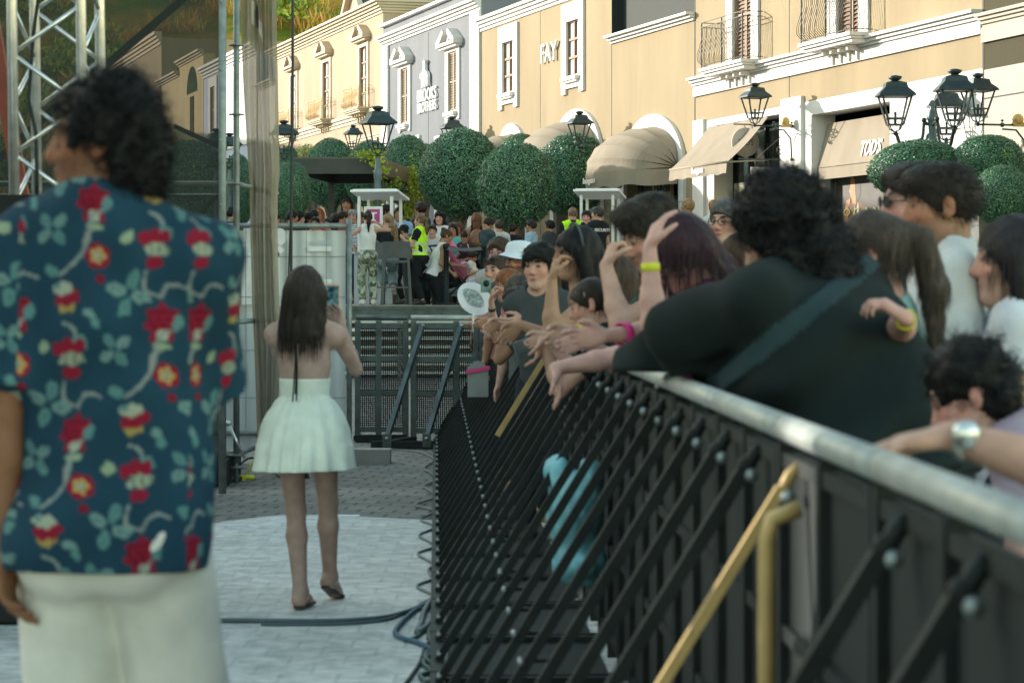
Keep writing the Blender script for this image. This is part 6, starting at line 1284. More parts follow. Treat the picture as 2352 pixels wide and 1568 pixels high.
# ---- man in the floral shirt
def floral(V, R):
    """repeating print: tulips, peonies, open flowers, leaves and vines on teal blue (units: photo cells on the back of the shirt)"""
    px = FPX / Ym; x = V[:, 0]; z = V[:, 2]; yc = R.pel[1]; xc = R.pel[0]
    ang = np.arctan2(x - xc, -(V[:, 1] - yc) + .06); u0 = xc + np.clip(ang, -3.1, 3.1) * .20; side = np.abs(x - xc) > .17
    u = (np.where(side, x + (V[:, 1] - yc) * .8, x) + (1176 / px)) * px; v = 660 - (z - 1.48) * px
    wv = 5 * np.sin(v / 31.) + 4 * np.sin(u / 23. + v / 60.); u = u + wv * .5; v = v + 4 * np.sin(u / 27.)
    c = np.tile(np.array([.010, .042, .070]), (len(V), 1)) * (1 + .12 * wob(V, 30, 5)[:, None])
    v1 = np.array([-187., 245.]); v2 = np.array([152., 270.]); M = np.linalg.inv(np.stack([v1, v2], 1)); o = np.array([250., 590.]); q = np.stack([u, v], 1) - o; ab = q @ M.T; base = np.floor(ab)
    wob1 = .16 * np.sin(u / 5.) * np.sin(v / 6.1)
    teal = np.array([.08, .19, .185]); teal2 = np.array([.16, .28, .265]); vine = np.array([.20, .23, .22]); red = np.array([.21, .008, .026]); cream = np.array([.36, .40, .31]); yel = np.array([.42, .32, .10]); olive = np.array([.23, .30, .20]); dk = np.array([.03, .05, .07])
    def put(mask, col):
        c[mask] = col
    for da in (-1, 0, 1, 2):
        for db in (-1, 0, 1, 2):
            ctr = (base + np.array([da, db])) @ np.stack([v1, v2], 0); dx = q[:, 0] - ctr[:, 0]; dy = q[:, 1] - ctr[:, 1]; r = lambda a, b, sx, sy, t=0.: np.hypot(((dx - a) * cos(t) + (dy - b) * sin(t)) / sx, (-(dx - a) * sin(t) + (dy - b) * cos(t)) / sy) * 1.22 + wob1
            for (a0, b0, a1, b1, bend) in ((-90, 40, -20, -60, 18), (-20, -60, 5, -100, -12), (110, 40, 140, 95, 20), (-78, 150, -50, 200, -14), (140, 95, 195, 70, -18), (140, 210, 118, 250, 8)):
                t = np.clip(((dx - a0) * (a1 - a0) + (dy - b0) * (b1 - b0)) / ((a1 - a0) ** 2 + (b1 - b0) ** 2), 0, 1); n = np.array([-(b1 - b0), a1 - a0]) / np.hypot(a1 - a0, b1 - b0); ex = a0 + (a1 - a0) * t + n[0] * bend * np.sin(pi * t); ey = b0 + (b1 - b0) * t + n[1] * bend * np.sin(pi * t); put(np.hypot(dx - ex, dy - ey) < 4.5, vine)
            for k in range(4):
                t = k * pi / 2 + .35; a, b = 70 + 30 * cos(t), 82 + 32 * sin(t); put(r(a, b, 27, 17, t) < 1, teal if k % 2 else teal2 * .8); put(r(a, b, 20, 2.2, t) < 1, dk * 1.6)
            for k in range(4):
                t = k * pi / 2 + .9; a, b = 42 + 24 * cos(t), 205 + 25 * sin(t); put(r(a, b, 22, 14, t) < 1, teal2 * .8 if k % 2 else teal); put(r(a, b, 16, 1.8, t) < 1, dk * 1.6)
            put(r(-58, 215, 17, 24, .5) < 1, olive); put(r(150, -50, 16, 22, -.4) < 1, teal); put(r(62, -45, 15, 20, .7) < 1, olive); put(r(-110, 30, 20, 15, .6) < 1, teal)
            put(r(20, -120, 15, 22, .3) < 1, teal); put(r(-20, 130, 18, 12, .4) < 1, teal2 * .8); put(r(-8, 150, 12, 18, -.3) < 1, teal)
            # open flower
            th = np.arctan2(dy, dx); rr_ = np.hypot(dx, dy) * 1.2; put(rr_ < 31 * (1 + .16 * np.abs(np.sin(2.5 * th))), red); put(rr_ < 21 * (1 + .18 * np.cos(5 * th)), yel * np.array([1, .8, .9])); put(rr_ < 12, olive * .6); put(rr_ < 6, cream)
            put(r(8, 50, 12, 12) < 1, red * .8)
            # tulip
            for a in (-28, -4, 22): put(r(125 + a * .9, -44 + abs(a) * .2, 17, 21, a * .02) < 1, red)
            put(r(131, -12, 36, 17) < 1, cream * .75); put((r(131, -12, 34, 15) < 1) & (np.sin(dx / 3.) > .35), olive * .6); put(r(128, 18, 24, 17) < 1, red)
            # cup
            put(r(-70, 112, 28, 20) < 1, yel * .7); put(r(-70, 92, 40, 27) < 1, red); put(r(-80, 72, 34, 18, .1) < 1, cream * .8); put(r(-95, 66, 9, 9) < 1, teal)
            # peony
            rr2 = np.hypot(dx - 140, dy - 150) * 1.2; th = np.arctan2(dy - 150, dx - 140); put(rr2 < 44 * (1 + .15 * np.sin(7 * th)), red); put((rr2 < 40) & (np.sin(rr2 / 4. + 2 * np.sin(3 * th)) > .6), red * .5); put(r(140, 182, 16, 15) < 1, cream * .9); put(r(120, 186, 8, 12) < 1, red); put(r(160, 186, 8, 12) < 1, red); put(r(140, 206, 26, 10) < 1, olive)
    return c
Ym = 4.9; hc = P(262, 272, Ym); hc.z = 1.48 + (660 - 300) * Ym / FPX
R = make_rig(S=1.89 / 1.75, yaw=-.18, head=(1.75, .02, 0), sex='m', g=.96, hs=.90, off=(P(256, 0, Ym).x, Ym, 0), sw=.168,
    arms={'L': dict(w=P(6, 1310, Ym - .04), pole=(-.5, -.6, 0)), 'R': dict(w=P(415, 1040, Ym + .34), pole=(.35, -.9, 0), d=(-.3, .9, .1))})
MC = [(H(R, (0, .055, .02)), nrm(R.Rh @ np.array([0, .85, -.52])))]
person('man seen from behind in a teal blue floral short sleeved shirt and cream trousers', R, SK['brown'], hair=('curly', HB), hairn=2600, vox=.007, face=True, brow=(.02, .012, .01), stubble=.3,
    hairsub=[lambda E, C: E((0, -.03, .05), (.086, .096, .094), .03, MC), lambda E, C: E((.0, -.07, -.01), (.070, .055, .09), .04), lambda E, C: E((0, -.07, -.075), (.055, .042, .055), .04)],
    clothes=[dict(k='trousers', col=fade((.62, .61, .55), .10, 6), grow=.012, gw=.034, amp=.005, f=9, top=.08), dict(k='shirt', col=floral, grow=.020, sleeve=.86, gw=.030, hem=-.10, loose=.048, amp=.016, f=12, neck=.035, front=.06, vox=.0042), dict(k='shoes', col=(.4, .4, .38))])
# ---- girl with long straight hair filming with her phone
Yg = 11.05; gx = lambda x, y, dY=0: P(x, y, Yg + dY)
R = make_rig(S=1.55 / 1.75, yaw=-.08, head=(-.12, .05, 0), sex='f', g=.90, off=(gx(700, 0).x, Yg, 0.006), sw=.160, hs=1.02,
    arms={'R': dict(w=gx(783, 744, .16), pole=(.30, -.1, -1), d=(-.55, .55, .55), n=(-.6, -.3, .5), curl=.55), 'L': dict(w=gx(722, 742, .34), pole=(-.6, .1, -.6), d=(.5, .4, .6), n=(.6, 0, .4), curl=.55)},
    feet={'L': (gx(690, 1358, .05), (.15, 1, 0)), 'R': (gx(759, 1345, .35), (.25, .95, -.35))})
def halter(F, R):
    pass
def hair_girl(E, C):
    for x in (-.05, -.02, .02, .05): C((x * 1.0, -.070, .0), (x * 1.45, -.080, -.215), .040, .036, .04)
    C((-.07, -.04, -.02), (-.080, -.06, -.205), .032, .028, .04); C((.07, -.04, -.02), (.080, -.06, -.205), .032, .028, .04); E((0, -.02, .03), (.086, .108, .102), .03)
mint = (.74, .80, .70)
def skirtcol(V, R): 
    a = np.arctan2(V[:, 0] - R.pel[0], V[:, 1] - R.pel[1]); return np.array(mint)[None] * (1 + .05 * 0 * np.sin(a * 14 + 3 * wob(V, 9, 2)) + .04 * wob(V, 14, 5))[:, None]
def skirtdisp(p):
    zt = R.pel[2] + .0; a = np.arctan2(p[:, 0] - R.pel[0], p[:, 1] - R.pel[1]); t = np.clip((zt + .03 - p[:, 2]) / .3, 0, 1); return (.002 + .010 * t) * np.sin(a * 11 + 3.2 * np.sin(a * 2.3) + 2.5 * wob(p * np.array([1, 1, .4]), 8, 4)) + .010 * wob(p * np.array([1, 1, .6]), 15, 8) * (.3 + t) + .003 * wob(p, 50, 6)
def skirtbuild(F, R):
    S = R.S; z0 = np.array([0, 0, 1.]); p = R.pel + z0 * .015; add_torso(F, R, .012, [(R.pel + R.u * .10 * S, R.u)])
    F.cone(p, p - z0 * .10, .150, .222, .05, (), 0, (R.f, .78)); F.cone(p - z0 * .09, p - z0 * .34, .218, .285, .05, (), 0, (R.f, .80))
girl = person('girl in a pale mint dress with long straight hair filming with her phone', R, (.40, .27, .225), hair=('bob', (.024, .018, .014)), hairn=2600, vox=.006, hairsub=[hair_girl],
    clothes=[dict(k='tube', name='dress_top', col=fade(mint, .05, 20), top=.245, hem=.02, grow=.009, amp=.004, f=34), dict(k='custom', name='skirt', build=skirtbuild, col=skirtcol, disp=skirtdisp, vox=.006, cuts=[(np.array([0, 0, gx(0, 1068).z]), np.array([.02, 0, -1.]))])])
mb = MB(); mb.col = (.03, .02, .02)
for k in 'LR':
    S = R.S; a = R.ank[k]; t = R.toe[k]; dn = nrm(np.cross(np.cross(t, [0, 0, 1.]), t)); dn = -dn if dn[2] > 0 else dn; ps = [Vector(a + dn * .088 * S * .93 + t * q * S + np.cross(t, [0, 0, 1.]) * o) for q, o in ((-.06, -.02), (-.06, .02), (.05, .028), (.16, .04), (.19, 0), (.16, -.04), (.05, -.028))]
    ps2 = [p - Vector(dn) * .014 for p in ps]; mb.add(ps2 + ps, [tuple(range(7)), tuple(range(13, 6, -1))] + [(i, i + 7, (i + 1) % 7 + 7, (i + 1) % 7) for i in range(7)])
rel(girl, mb, 'sandals', M_LEATHER)
mb = MB(); mb.col = (.55, .42, .36)
for k in 'LR':
    a = R.ank[k]; n = 16; mb.tube([Vector(a + np.array([.038 * cos(t), .042 * sin(t) - .005, -.022 + .018 * sin(t)])) for t in np.linspace(0, 2 * pi, n + 1)[:-1]], .003, 5, closed=True)
rel(girl, mb, 'sandal_straps', M_LEATHER)
mb = MB(); mb.col = (.012, .012, .014); b = Vector(R.nb) - Vector(R.f) * .10; 
for dx, e in ((-.006, 922), (.006, 905), (.012, 921)): q = gx(675 + dx * 500, e, -.115); mb.tube([gx(680, 790, -.15), gx(679 + dx * 300, 850, -.125), q], .0035, 5)
rel(girl, mb, 'neck_ties', M_CLOTH)
ph = thing('phone', 'smartphone held up in the right hand of the girl in the mint dress', 'phone', tuple(gx(762, 690, .20)), radians(-4))
mb = MB(); mb.box((-.038, -.004, -.078), (.038, .004, .078)); mb.build('case', mat('pale_peach_case', (.70, .42, .33), .4, var=.05), ph)
def screen_mat():
    m = bpy.data.materials.new('phone_screen'); m.use_nodes = True; t = m.node_tree; b = t.nodes['Principled BSDF']; b.inputs['Roughness'].default_value = .15
    n = t.nodes.new('ShaderNodeTexNoise'); n.inputs['Scale'].default_value = 28; n.inputs['Detail'].default_value = 3; tc = t.nodes.new('ShaderNodeTexCoord'); t.links.new(tc.outputs['Object'], n.inputs['Vector']); c = t.nodes.new('ShaderNodeValToRGB'); e = c.color_ramp.elements; e[0].color = (.004, .01, .02, 1); e[0].position = .4; e[1].position = .75; e[1].color = (.10, .17, .20, 1); k = e.new(.5); k.color = (.02, .05, .05, 1)
    t.links.new(n.outputs[0], c.inputs[0]); t.links.new(c.outputs[0], b.inputs['Base Color']); t.links.new(c.outputs[0], b.inputs['Emission Color']); b.inputs['Emission Strength'].default_value = .3; return m
mb = MB(); mb.box((-.033, -.0055, -.069), (.033, -.0042, .069)); mb.build('screen', screen_mat(), ph)
# ---- spectators along the rail (nearest first)
CG = 'spectators leaning on the barrier'; XR = lambda Y: .70 - KB * Y
# woman in black
blk = (.011, .019, .019)
Yb = 6.75
R = head_target(P(1778, 522, Yb), .12, yaw=.95, lean=.40, hunch=.03, sex='f', g=1.62, head=(-.10, .10, 0), sw=.245, hs=1.0, S=1.04,
    arms={'L': dict(w=P(1650, 868, 6.9), pole=(-1, .1, .25), d=(.9, -.4, 0))})
def blkbuild(F, R):
    add_torso(F, R, .03, belly=.03); [add_arm(F, R, k, 0, 1.98, .022, .022) for k in 'LR']
    Q = lambda x, y, Y: np.array(P(x, y, Y))
    F.cone(Q(1790, 720, 7.0), Q(1560, 770, 7.05), .21, .12, .12); F.cone(Q(1560, 770, 7.05), Q(1478, 842, 7.1), .12, .085, .08); F.cone(Q(1478, 846, 7.1), Q(1700, 880, 6.9), .085, .08, .06)
    F.cone(Q(1850, 780, 6.85), Q(2020, 880, 6.6), .26, .14, .12); F.cone(Q(1740, 860, 7.0), Q(1930, 960, 6.6), .20, .20, .12); F.cone(Q(2020, 880, 6.6), Q(2110, 1000, 6.4), .13, .09, .08)
def railcut(F, X, Y, Z): return np.maximum(F, -np.maximum(Z - 1.236, X + KB * Y - .755))
sa, sb_ = np.array(P(1945, 645, 6.6)), np.array(P(1625, 900, 6.6)); sd_ = nrm(sb_ - sa); sn = nrm(np.cross(sd_, nrm((sa + sb_) / 2 - np.array([0, 0, CAMH]))))
def instrap(p): q = p - sa; return (np.abs(q @ sn) < .026) & (p[:, 1] < 7.0)
def blkdisp(p): 
    q = p - sa; fold = .022 * np.sin((q @ sn) * 24 + 3.5 * wob(p, 5, 31)) * np.clip(wob(p, 4, 32) + .6, 0, 1) + .018 * np.abs(np.sin(p[:, 2] * 15 + 4 * wob(p, 4, 35))) * np.clip(wob(p, 5, 36), 0, 1); return wob(p, 12, 77, .012) + fold + .007 * instrap(p)
def blkcol(V, R): c = np.array(blk)[None] * (1 + .25 * wob(V, 8, 3)[:, None]); c[instrap(V)] = (.026, .050, .056); return c
bw_ = person('broad woman in a loose black top with black curly hair leaning over the rail', R, SK['fair'], hair=('curly', HB), hairn=3200, vox=.009, group=CG, lip=None,
    hairsub=[lambda E, C: E((.0, -.03, .03), (.118, .13, .125), .03), lambda E, C: E((.03, -.12, -.06), (.085, .07, .09), .04), lambda E, C: E((.02, -.16, -.14), (.085, .06, .08), .04), lambda E, C: E((-.02, -.09, -.12), (.09, .06, .10), .04)],
    clothes=[dict(k='custom', name='loose_top', build=blkbuild, col=blkcol, vox=.010, post=railcut, disp=blkdisp, cuts=[(R.pel - R.u * .1, -R.u), (R.nb + R.u * .06, R.u)]), dict(k='trousers', col=blk), dict(k='shoes', col=(.03, .03, .03))])
# pink haired person looking down, hand in hair
Yp = 8.2
R = head_target(P(1570, 590, Yp), .0, yaw=1.45, lean=.28, head=(1.1, .85, .1), sex='f', g=1.08, hs=1.17, hunch=.05,
    arms={'L': dict(w=P(1492, 565, 7.9), pole=(-.2, -.3, -1), d=(.35, .2, .9), n=(.8, .3, -.2), curl=.25), 'R': dict(w=P(1368, 775, 8.0), pole=(.6, .2, -.6), d=(-.9, -.1, -.1), curl=.4)})
def pinkhair(V, R, c): return c
pk = person('person with dark plum hair looking down with one hand in the hair', R, SK['pink'], hair=('bob', (.030, .010, .018)), hairn=2200, vox=.007, group=CG,
    clothes=[dict(k='shirt', col=fade((.13, .02, .09), .2), sleeve=.6), dict(k='trousers', col=(.03, .04, .06)), dict(k='shoes', col=(.1, .1, .1))])
band(pk, R, 'L', .28, (.62, .60, .02), .028, .004); band(pk, R, 'R', .34, (.62, .02, .20), .03, .012)
# forearm visible below: upright pale arm of the same person is modelled by the L arm
# man with raised sunglasses in an olive shirt, fist at his mouth
Yo = 9.9
R = head_target(P(1496, 545, Yo), .0, yaw=1.70, lean=.30, head=(.15, .42, .05), sex='m', g=1.0, hs=1.06, hunch=.04,
    arms={'L': dict(w=P(1392, 610, Yo - .15), pole=(-.2, -.5, -1), d=(.3, .1, .9), n=(.8, .2, .2), curl=.85), 'R': dict(w=P(1310, 760, Yo + .1), pole=(.3, .6, -.6), d=(-.8, -.3, -.5), curl=.5)})
ol = person('man in a dark olive shirt with sunglasses on his head, fist held at his mouth', R, SK['fair'], hair=('short', (.03, .024, .018)), hairn=2200, vox=.007, group=CG, stubble=.25,
    hairsub=[lambda E, C: E((0, .03, .115), (.07, .085, .045), .03), lambda E, C: E((0, -.05, .09), (.08, .08, .06), .03)],
    clothes=[dict(k='shirt', col=fade((.050, .085, .065), .2), sleeve=.55), dict(k='trousers', col=(.03, .035, .04)), dict(k='shoes', col=(.1, .1, .1))]); glasses(ol, R, up=1); band(ol, R, 'R', .15, (.68, .62, .02), .025, .005)
# arm with drooping hand over the rail (same reach as the olive man's neighbour)
Yh = 9.0
R = head_target(P(1530, 640, Yh + .3), .0, yaw=1.5, lean=.22, head=(.1, .2, 0), sex='m', g=1.0,
    arms={'L': dict(w=P(1262, 850, Yh), pole=(.2, -.2, -1), d=(.25, -.15, -.95), n=(-.9, 0, -.2), curl=.25, spread=.05), 'R': dict(w=P(1340, 780, Yh + .3), pole=(.3, .6, -.6), d=(-.8, -.3, -.3))})
person('spectator in a dark green shirt whose limp hand droops over the rail', R, SK['pink'], hair=('crop', HD), hairn=300, vox=.007, group=CG, clothes=[dict(k='shirt', col=fade((.04, .07, .06), .2), sleeve=.5), dict(k='trousers', col=(.02, .025, .03)), dict(k='shoes', col=(.1, .1, .1))])
# woman with headband
Yw = 11.4
R = head_target(P(1322, 580, Yw), .0, yaw=1.75, lean=.25, head=(.15, .12, 0), sex='f', g=1.08, hs=1.0, hunch=.03,
    arms={'L': dict(w=P(1268, 640, Yw - .25), pole=(-.2, -.2, -1), d=(.2, .1, .95), n=(.9, .2, 0), curl=.5), 'R': dict(w=P(1195, 745, Yw + .4), pole=(.4, .3, -.7), d=(-.7, -.1, -.7), curl=.3)})
o = person('dark haired woman with a headband and off shoulder black top, hand at her mouth', R, SK['olive'], hair=('long', HB), hairn=2200, vox=.007, group=CG, clothes=[dict(k='tube', name='top', col=fade((.014, .018, .020), .5, 30), top=.40, hem=-.06, grow=.014), dict(k='trousers', col=(.02, .02, .03)), dict(k='shoes', col=(.1, .1, .1))])
mb = MB(); mb.col = (.08, .10, .10); mb.tube([Vector(H(R, (.094 * cos(a), -.005, .045 + .092 * sin(a)))) for a in np.linspace(-.2, pi + .2, 14)], .007, 6); rel(o, mb, 'headband', M_CLOTH)
# boy with dark fringe
Yq = 14.2
R = head_target(P(1240, 614, Yq), .0, yaw=2.72, lean=.10, head=(-.05, .05, 0), sex='m', g=.95, hs=1.10,
    arms={'L': dict(w=P(1205, 735, Yq), pole=(-.3, 0, -1), d=(-.8, -.3, -.2)), 'R': dict(w=P(1150, 742, Yq + .1), pole=(.3, .3, -.6), d=(-.8, -.3, -.3))})
person('boy with a thick dark fringe facing the camera beside the bucket hat man', R, SK['fair'], hair=('fringe', HB), hairn=2600, vox=.006, group=CG, brow=(.012, .01, .01), clothes=[dict(k='shirt', col=fade((.06, .07, .07), .2), sleeve=.55), dict(k='trousers', col=(.02, .025, .03)), dict(k='shoes', col=(.1, .1, .1))])
# bucket hat man
Yu = 18.5
R = head_target(P(1192, 600, Yu), .0, yaw=2.7, lean=.05, head=(0, .02, 0), sex='m', hs=1.15, g=1.05)
o = person('bearded man in a pale bucket hat and glasses standing behind the boy with the fringe', R, SK['tan'], hair=('crop', HD), vox=.007, group=CG, stubble=.8, clothes=[dict(k='shirt', col=(.05, .07, .08)), dict(k='trousers', col=(.02, .025, .03)), dict(k='shoes', col=(.1, .1, .1))]); glasses(o, R, dark=False)
mb = MB(); mb.col = (.62, .68, .74); hp = [(.135, .028), (.12, .036), (.092, .062), (.086, .10), (.07, .125), (.03, .135), (.0, .136)]; n = 20
vs = [Vector(H(R, (r * cos(2 * pi * k / n), r * 1.12 * sin(2 * pi * k / n) - .005, z + .015 * sin(4 * pi * k / n) * (r > .1)))) for r, z in hp for k in range(n)]; mb.add(vs, [(i * n + k, i * n + (k + 1) % n, (i + 1) * n + (k + 1) % n, (i + 1) * n + k) for i in range(6) for k in range(n)], True); rel(o, mb, 'bucket_hat', M_CLOTH)
# woman with sunglasses on her head, phone woman behind
Yx = 20.5
R = head_target(P(1139, 622, Yx), .0, yaw=2.55, lean=.12, head=(0, .1, .05), sex='f', hs=1.12, arms={'L': dict(w=P(1098, 735, Yx - .2), pole=(-.3, 0, -1), d=(-.7, -.2, -.5)), 'R': dict(w=P(1130, 745, Yx - .3), pole=(.3, .3, -.6), d=(-.8, -.3, -.4))})
o = person('smiling woman with sunglasses pushed up on her hair at the far rail end', R, SK['fair'], hair=('bun', HM), hairn=300, vox=.007, group=CG, clothes=[dict(k='tank', col=(.4, .2, .2)), dict(k='trousers', col=(.02, .025, .03)), dict(k='shoes', col=(.1, .1, .1))]); glasses(o, R, up=1)
band(o, R, 'L', .15, (.7, .68, .02), .03, .006)
R = head_target(P(1146, 583, 24), .0, yaw=2.75, head=(0, .02, 0), sex='f', hs=1.05, g=1.0)
o = person('woman with wavy light brown hair and round glasses behind the sunglasses woman', R, SK['fair'], hair=('curlylong', HM), hairn=300, vox=.008, group=CG, clothes=[dict(k='shirt', col=(.35, .34, .32)), dict(k='trousers', col=(.02, .025, .03)), dict(k='shoes', col=(.1, .1, .1))]); glasses(o, R, dark=False, col=(.4, .1, .15))
R = head_target(P(1166, 655, 18.0), .0, yaw=1.75, lean=.3, head=(.1, .15, 0), sex='f', hs=1.05, arms={'L': dict(w=P(1128, 690, 17.6), pole=(-.3, 0, -1), d=(.1, 0, 1), n=(1, 0, 0), curl=.5), 'R': dict(w=P(1120, 700, 18.0), pole=(.3, .3, -.8), d=(.1, 0, 1), curl=.5)})
o = person('red haired girl holding a phone up in front of her face', R, SK['fair'], hair=('bob', (.20, .07, .025)), hairn=1200, vox=.007, group=CG, clothes=[dict(k='tank', col=(.5, .2, .2)), dict(k='trousers', col=(.02, .025, .03)), dict(k='shoes', col=(.1, .1, .1))])
band(o, R, 'L', .3, (.03, .03, .035), .02, .004)
ph = thing('phone', 'grey green phone with a round camera held by the red haired girl', 'phone', tuple(P(1116, 654, 17.6)), radians(30)); mb = MB(); mb.box((-.04, -.005, -.055), (.04, .005, .055)); mb.build('case', mat('sage_case', (.12, .20, .17), .5), ph); mb = MB(); mb.lathe([(.024, -.008), (.024, .0)], (0, -.003, .01), 16, 'y'); mb.build('camera_ring', M_BLACKMETAL, ph)
R = head_target(P(1206, 690, 16.2), .0, yaw=2.5, lean=.0, head=(0, .1, 0), sex='m', hs=1.18, g=.95, S=.78)
person('small dark haired child peeping over the arms on the rail', R, SK['fair'], hair=('fringe', HD), hairn=1200, vox=.007, group=CG, clothes=[dict(k='shirt', col=(.1, .12, .12)), dict(k='trousers', col=(.02, .025, .03))])
R = head_target(P(1190, 672, 17.2), .0, yaw=1.4, lean=.35, head=(.1, .4, 0), sex='f', hs=1.1, arms={'L': dict(w=P(1120, 735, 17.0), pole=(-.3, 0, -1), d=(-.8, 0, -.5), curl=.4), 'R': dict(w=P(1140, 740, 17.4), pole=(.3, .3, -.8), d=(-.8, 0, -.5), curl=.5)})
o = person('long haired girl resting both forearms on the rail, yellow wristband', R, SK['tan'], hair=('long', (.05, .04, .03)), hairn=1200, vox=.007, group=CG, clothes=[dict(k='shirt', col=(.05, .06, .06)), dict(k='trousers', col=(.02, .025, .03))]); band(o, R, 'L', .2, (.7, .68, .02), .03, .006)
for i, (x, y, Y, hp_, sk, cl, lab, wx, wy) in enumerate((
    (1165, 700, 15.3, 'short', 'tan', (.03, .05, .05), 'spectator bent far forward with a hand hanging inside the rail, yellow wristband', 1163, 748),
    (1330, 700, 10.2, 'pony', 'fair', (.02, .028, .03), 'spectator with tied hair bent low, arms on the rail below the headband woman', 1245, 782))):
    R = head_target(P(x + 25, y, Y), .0, yaw=1.5, lean=.38, head=(.0, .35, 0), sex='f' if i else 'm', arms={'L': dict(w=P(wx, wy, Y - .1), pole=(-.1, 0, -1), d=(-.25, -.2, -.95), n=(-.9, 0, 0), curl=.3), 'R': dict(w=P(wx + 10, wy - 12, Y + .3), pole=(.3, .3, -.8), d=(-.8, 0, -.5), curl=.5)})
    o = person(lab, R, SK[sk], hair=(hp_, HD), hairn=200, vox=.008, group=CG, clothes=[dict(k='shirt', col=cl), dict(k='trousers', col=(.02, .025, .03))])
    if i == 0: band(o, R, 'L', .25, (.7, .68, .02), .03, .006)
# --- right hand group
Yr = 6.1
R = head_target(P(2160, 474, 7.9), .0, yaw=1.55, lean=.04, head=(.0, .10, 0), sex='m', hs=1.08, g=1.0, sw=.19)
person('tall young man in a white t-shirt with short dark hair in profile', R, SK['tan'], hair=('crop', (.022, .016, .012)), hairn=2600, hairsub=[lambda E, C: E((0, .01, .082), (.068, .088, .040), .03), lambda E, C: E((0, .07, .075), (.05, .03, .028), .03)], vox=.007, group=CG, stubble=.15, clothes=[dict(k='shirt', col=fade((.62, .63, .62), .06), sleeve=.7, gw=.02, amp=.008), dict(k='trousers', col=(.05, .06, .09)), dict(k='shoes', col=(.3, .3, .3))])
R = head_target(P(2098, 468, 9.0), .0, yaw=1.6, head=(.1, .05, 0), sex='m', hs=1.05)
o = person('man in sunglasses half hidden behind the young man in white', R, SK['pink'], hair=('short', HD), hairn=1200, vox=.008, group=CG, clothes=[dict(k='shirt', col=(.05, .07, .08)), dict(k='trousers', col=(.02, .025, .03))]); glasses(o, R)
R = head_target(P(2000, 596, 7.0), .0, yaw=1.25, lean=.18, head=(.0, .15, 0), sex='f', hs=1.18, g=1.08,
    arms={'L': dict(w=P(2092, 728, 6.28), pole=(.9, -.5, -.5), d=(-.75, .1, .55), n=(-.3, .2, -.8), curl=.5)})
o = person('brown haired woman with a ponytail and yellow wristband, hand raised to her neck', R, SK['pink'], hair=('pony', (.06, .045, .035)), hairn=2600, vox=.007, group=CG, clothes=[dict(k='tank', col=fade((.30, .52, .52), .15)), dict(k='trousers', col=(.05, .06, .08))]); band(o, R, 'L', .10, (.70, .62, .02), .03, .005)
mb = MB(); 
R = head_target(P(2325, 600, 7.6), .0, yaw=1.45, head=(.0, .05, 0), sex='f', hs=1.22)
person('woman with straight dark hair and a white top at the right edge', R, SK['fair'], hair=('long', (.018, .016, .018)), hairn=2200, vox=.008, group=CG, clothes=[dict(k='shirt', col=fade((.60, .62, .66), .06), sleeve=.5), dict(k='trousers', col=(.03, .04, .06))])
R = head_target(P(2228, 905, 5.5), .0, yaw=1.2, lean=.9, head=(.2, .5, 0), sex='f', hs=1.1, S=.85)
person('small curly dark haired person bending low behind the rail at the right', R, SK['pink'], hair=('curly', HB), hairn=700, vox=.008, group=CG, clothes=[dict(k='shirt', col=(.35, .28, .34)), dict(k='trousers', col=(.02, .025, .03))])
# watch arm: its owner stands just outside the right edge
R = make_rig(S=1.0, yaw=1.35, lean=.25, sex='m', head=(.1, .2, 0), g=1.1, off=(1.18, 4.15, 0), arms={'L': dict(w=P(2185, 1042, 4.0) + Vector((0, 0, .03)), pole=(.3, -.5, -.6), d=(-.98, -.1, -.12), n=(0, 0, -1), curl=.15), 'R': dict(w=(1.55, 4.45, .85), pole=(.4, .6, -.6))})
o = person('man at the right edge whose arm with a steel watch rests on the rail', R, SK['fair'], hair=('short', HD), hairn=200, vox=.008, group=CG, clothes=[dict(k='shirt', col=(.012, .016, .018), sleeve=.6), dict(k='trousers', col=(.01, .012, .014)), dict(k='shoes', col=(.1, .1, .1))]); band(o, R, 'L', .10, (.4, .42, .42), .018, .004, 'watch_strap')
c = R.wr['L'] + (R.elb['L'] - R.wr['L']) * .10; mb = MB(); mb.col = (.75, .78, .76); mb.lathe([(.021, -.005), (.024, .0), (.021, .008), (.0, .009)], Vector(c) + Vector((-.005, -.038, .012)), 14, 'y'); rel(o, mb, 'watch', M_ALU)
# people a little further back inside the crowd
CB = 'spectators further back in the crowd'
for x, y, Y, yaw, sx, sk, hr, hcol, cl, lab, gl in (
    (1668, 512, 19, 2.5, 'm', 'fair', 'short', (.09, .09, .09), (.05, .05, .09), 'middle aged man with dark rimmed glasses seen between the heads', 1),
    (1700, 590, 12, 1.5, 'f', 'fair', 'bob', HM, (.45, .06, .02), 'person in orange red behind the person with plum hair', 0),
    (1410, 640, 11.6, 1.5, 'f', 'olive', 'long', HM, (.3, .1, .05), 'long haired person behind the man in the olive shirt', 0),
    (2340, 690, 9.4, 1.5, 'm', 'fair', 'short', HD, (.55, .57, .62), 'person in pale grey behind the woman at the right edge', 0),
    (1850, 640, 8.6, 1.4, 'm', 'olive', 'short', HD, (.03, .03, .04), 'dark haired person hidden behind the woman in black', 0)):
    R = head_target(P(x, y, Y), .0, yaw=yaw, head=(0, .05, 0), sex=sx, hs=1.15 if gl else 1.0); o = person(lab, R, SK[sk], hair=(hr, hcol), vox=.009, group=CB, clothes=[dict(k='shirt', col=cl), dict(k='trousers', col=(.03, .035, .04)), dict(k='shoes', col=(.1, .1, .1))])
    if gl: glasses(o, R, dark=False)
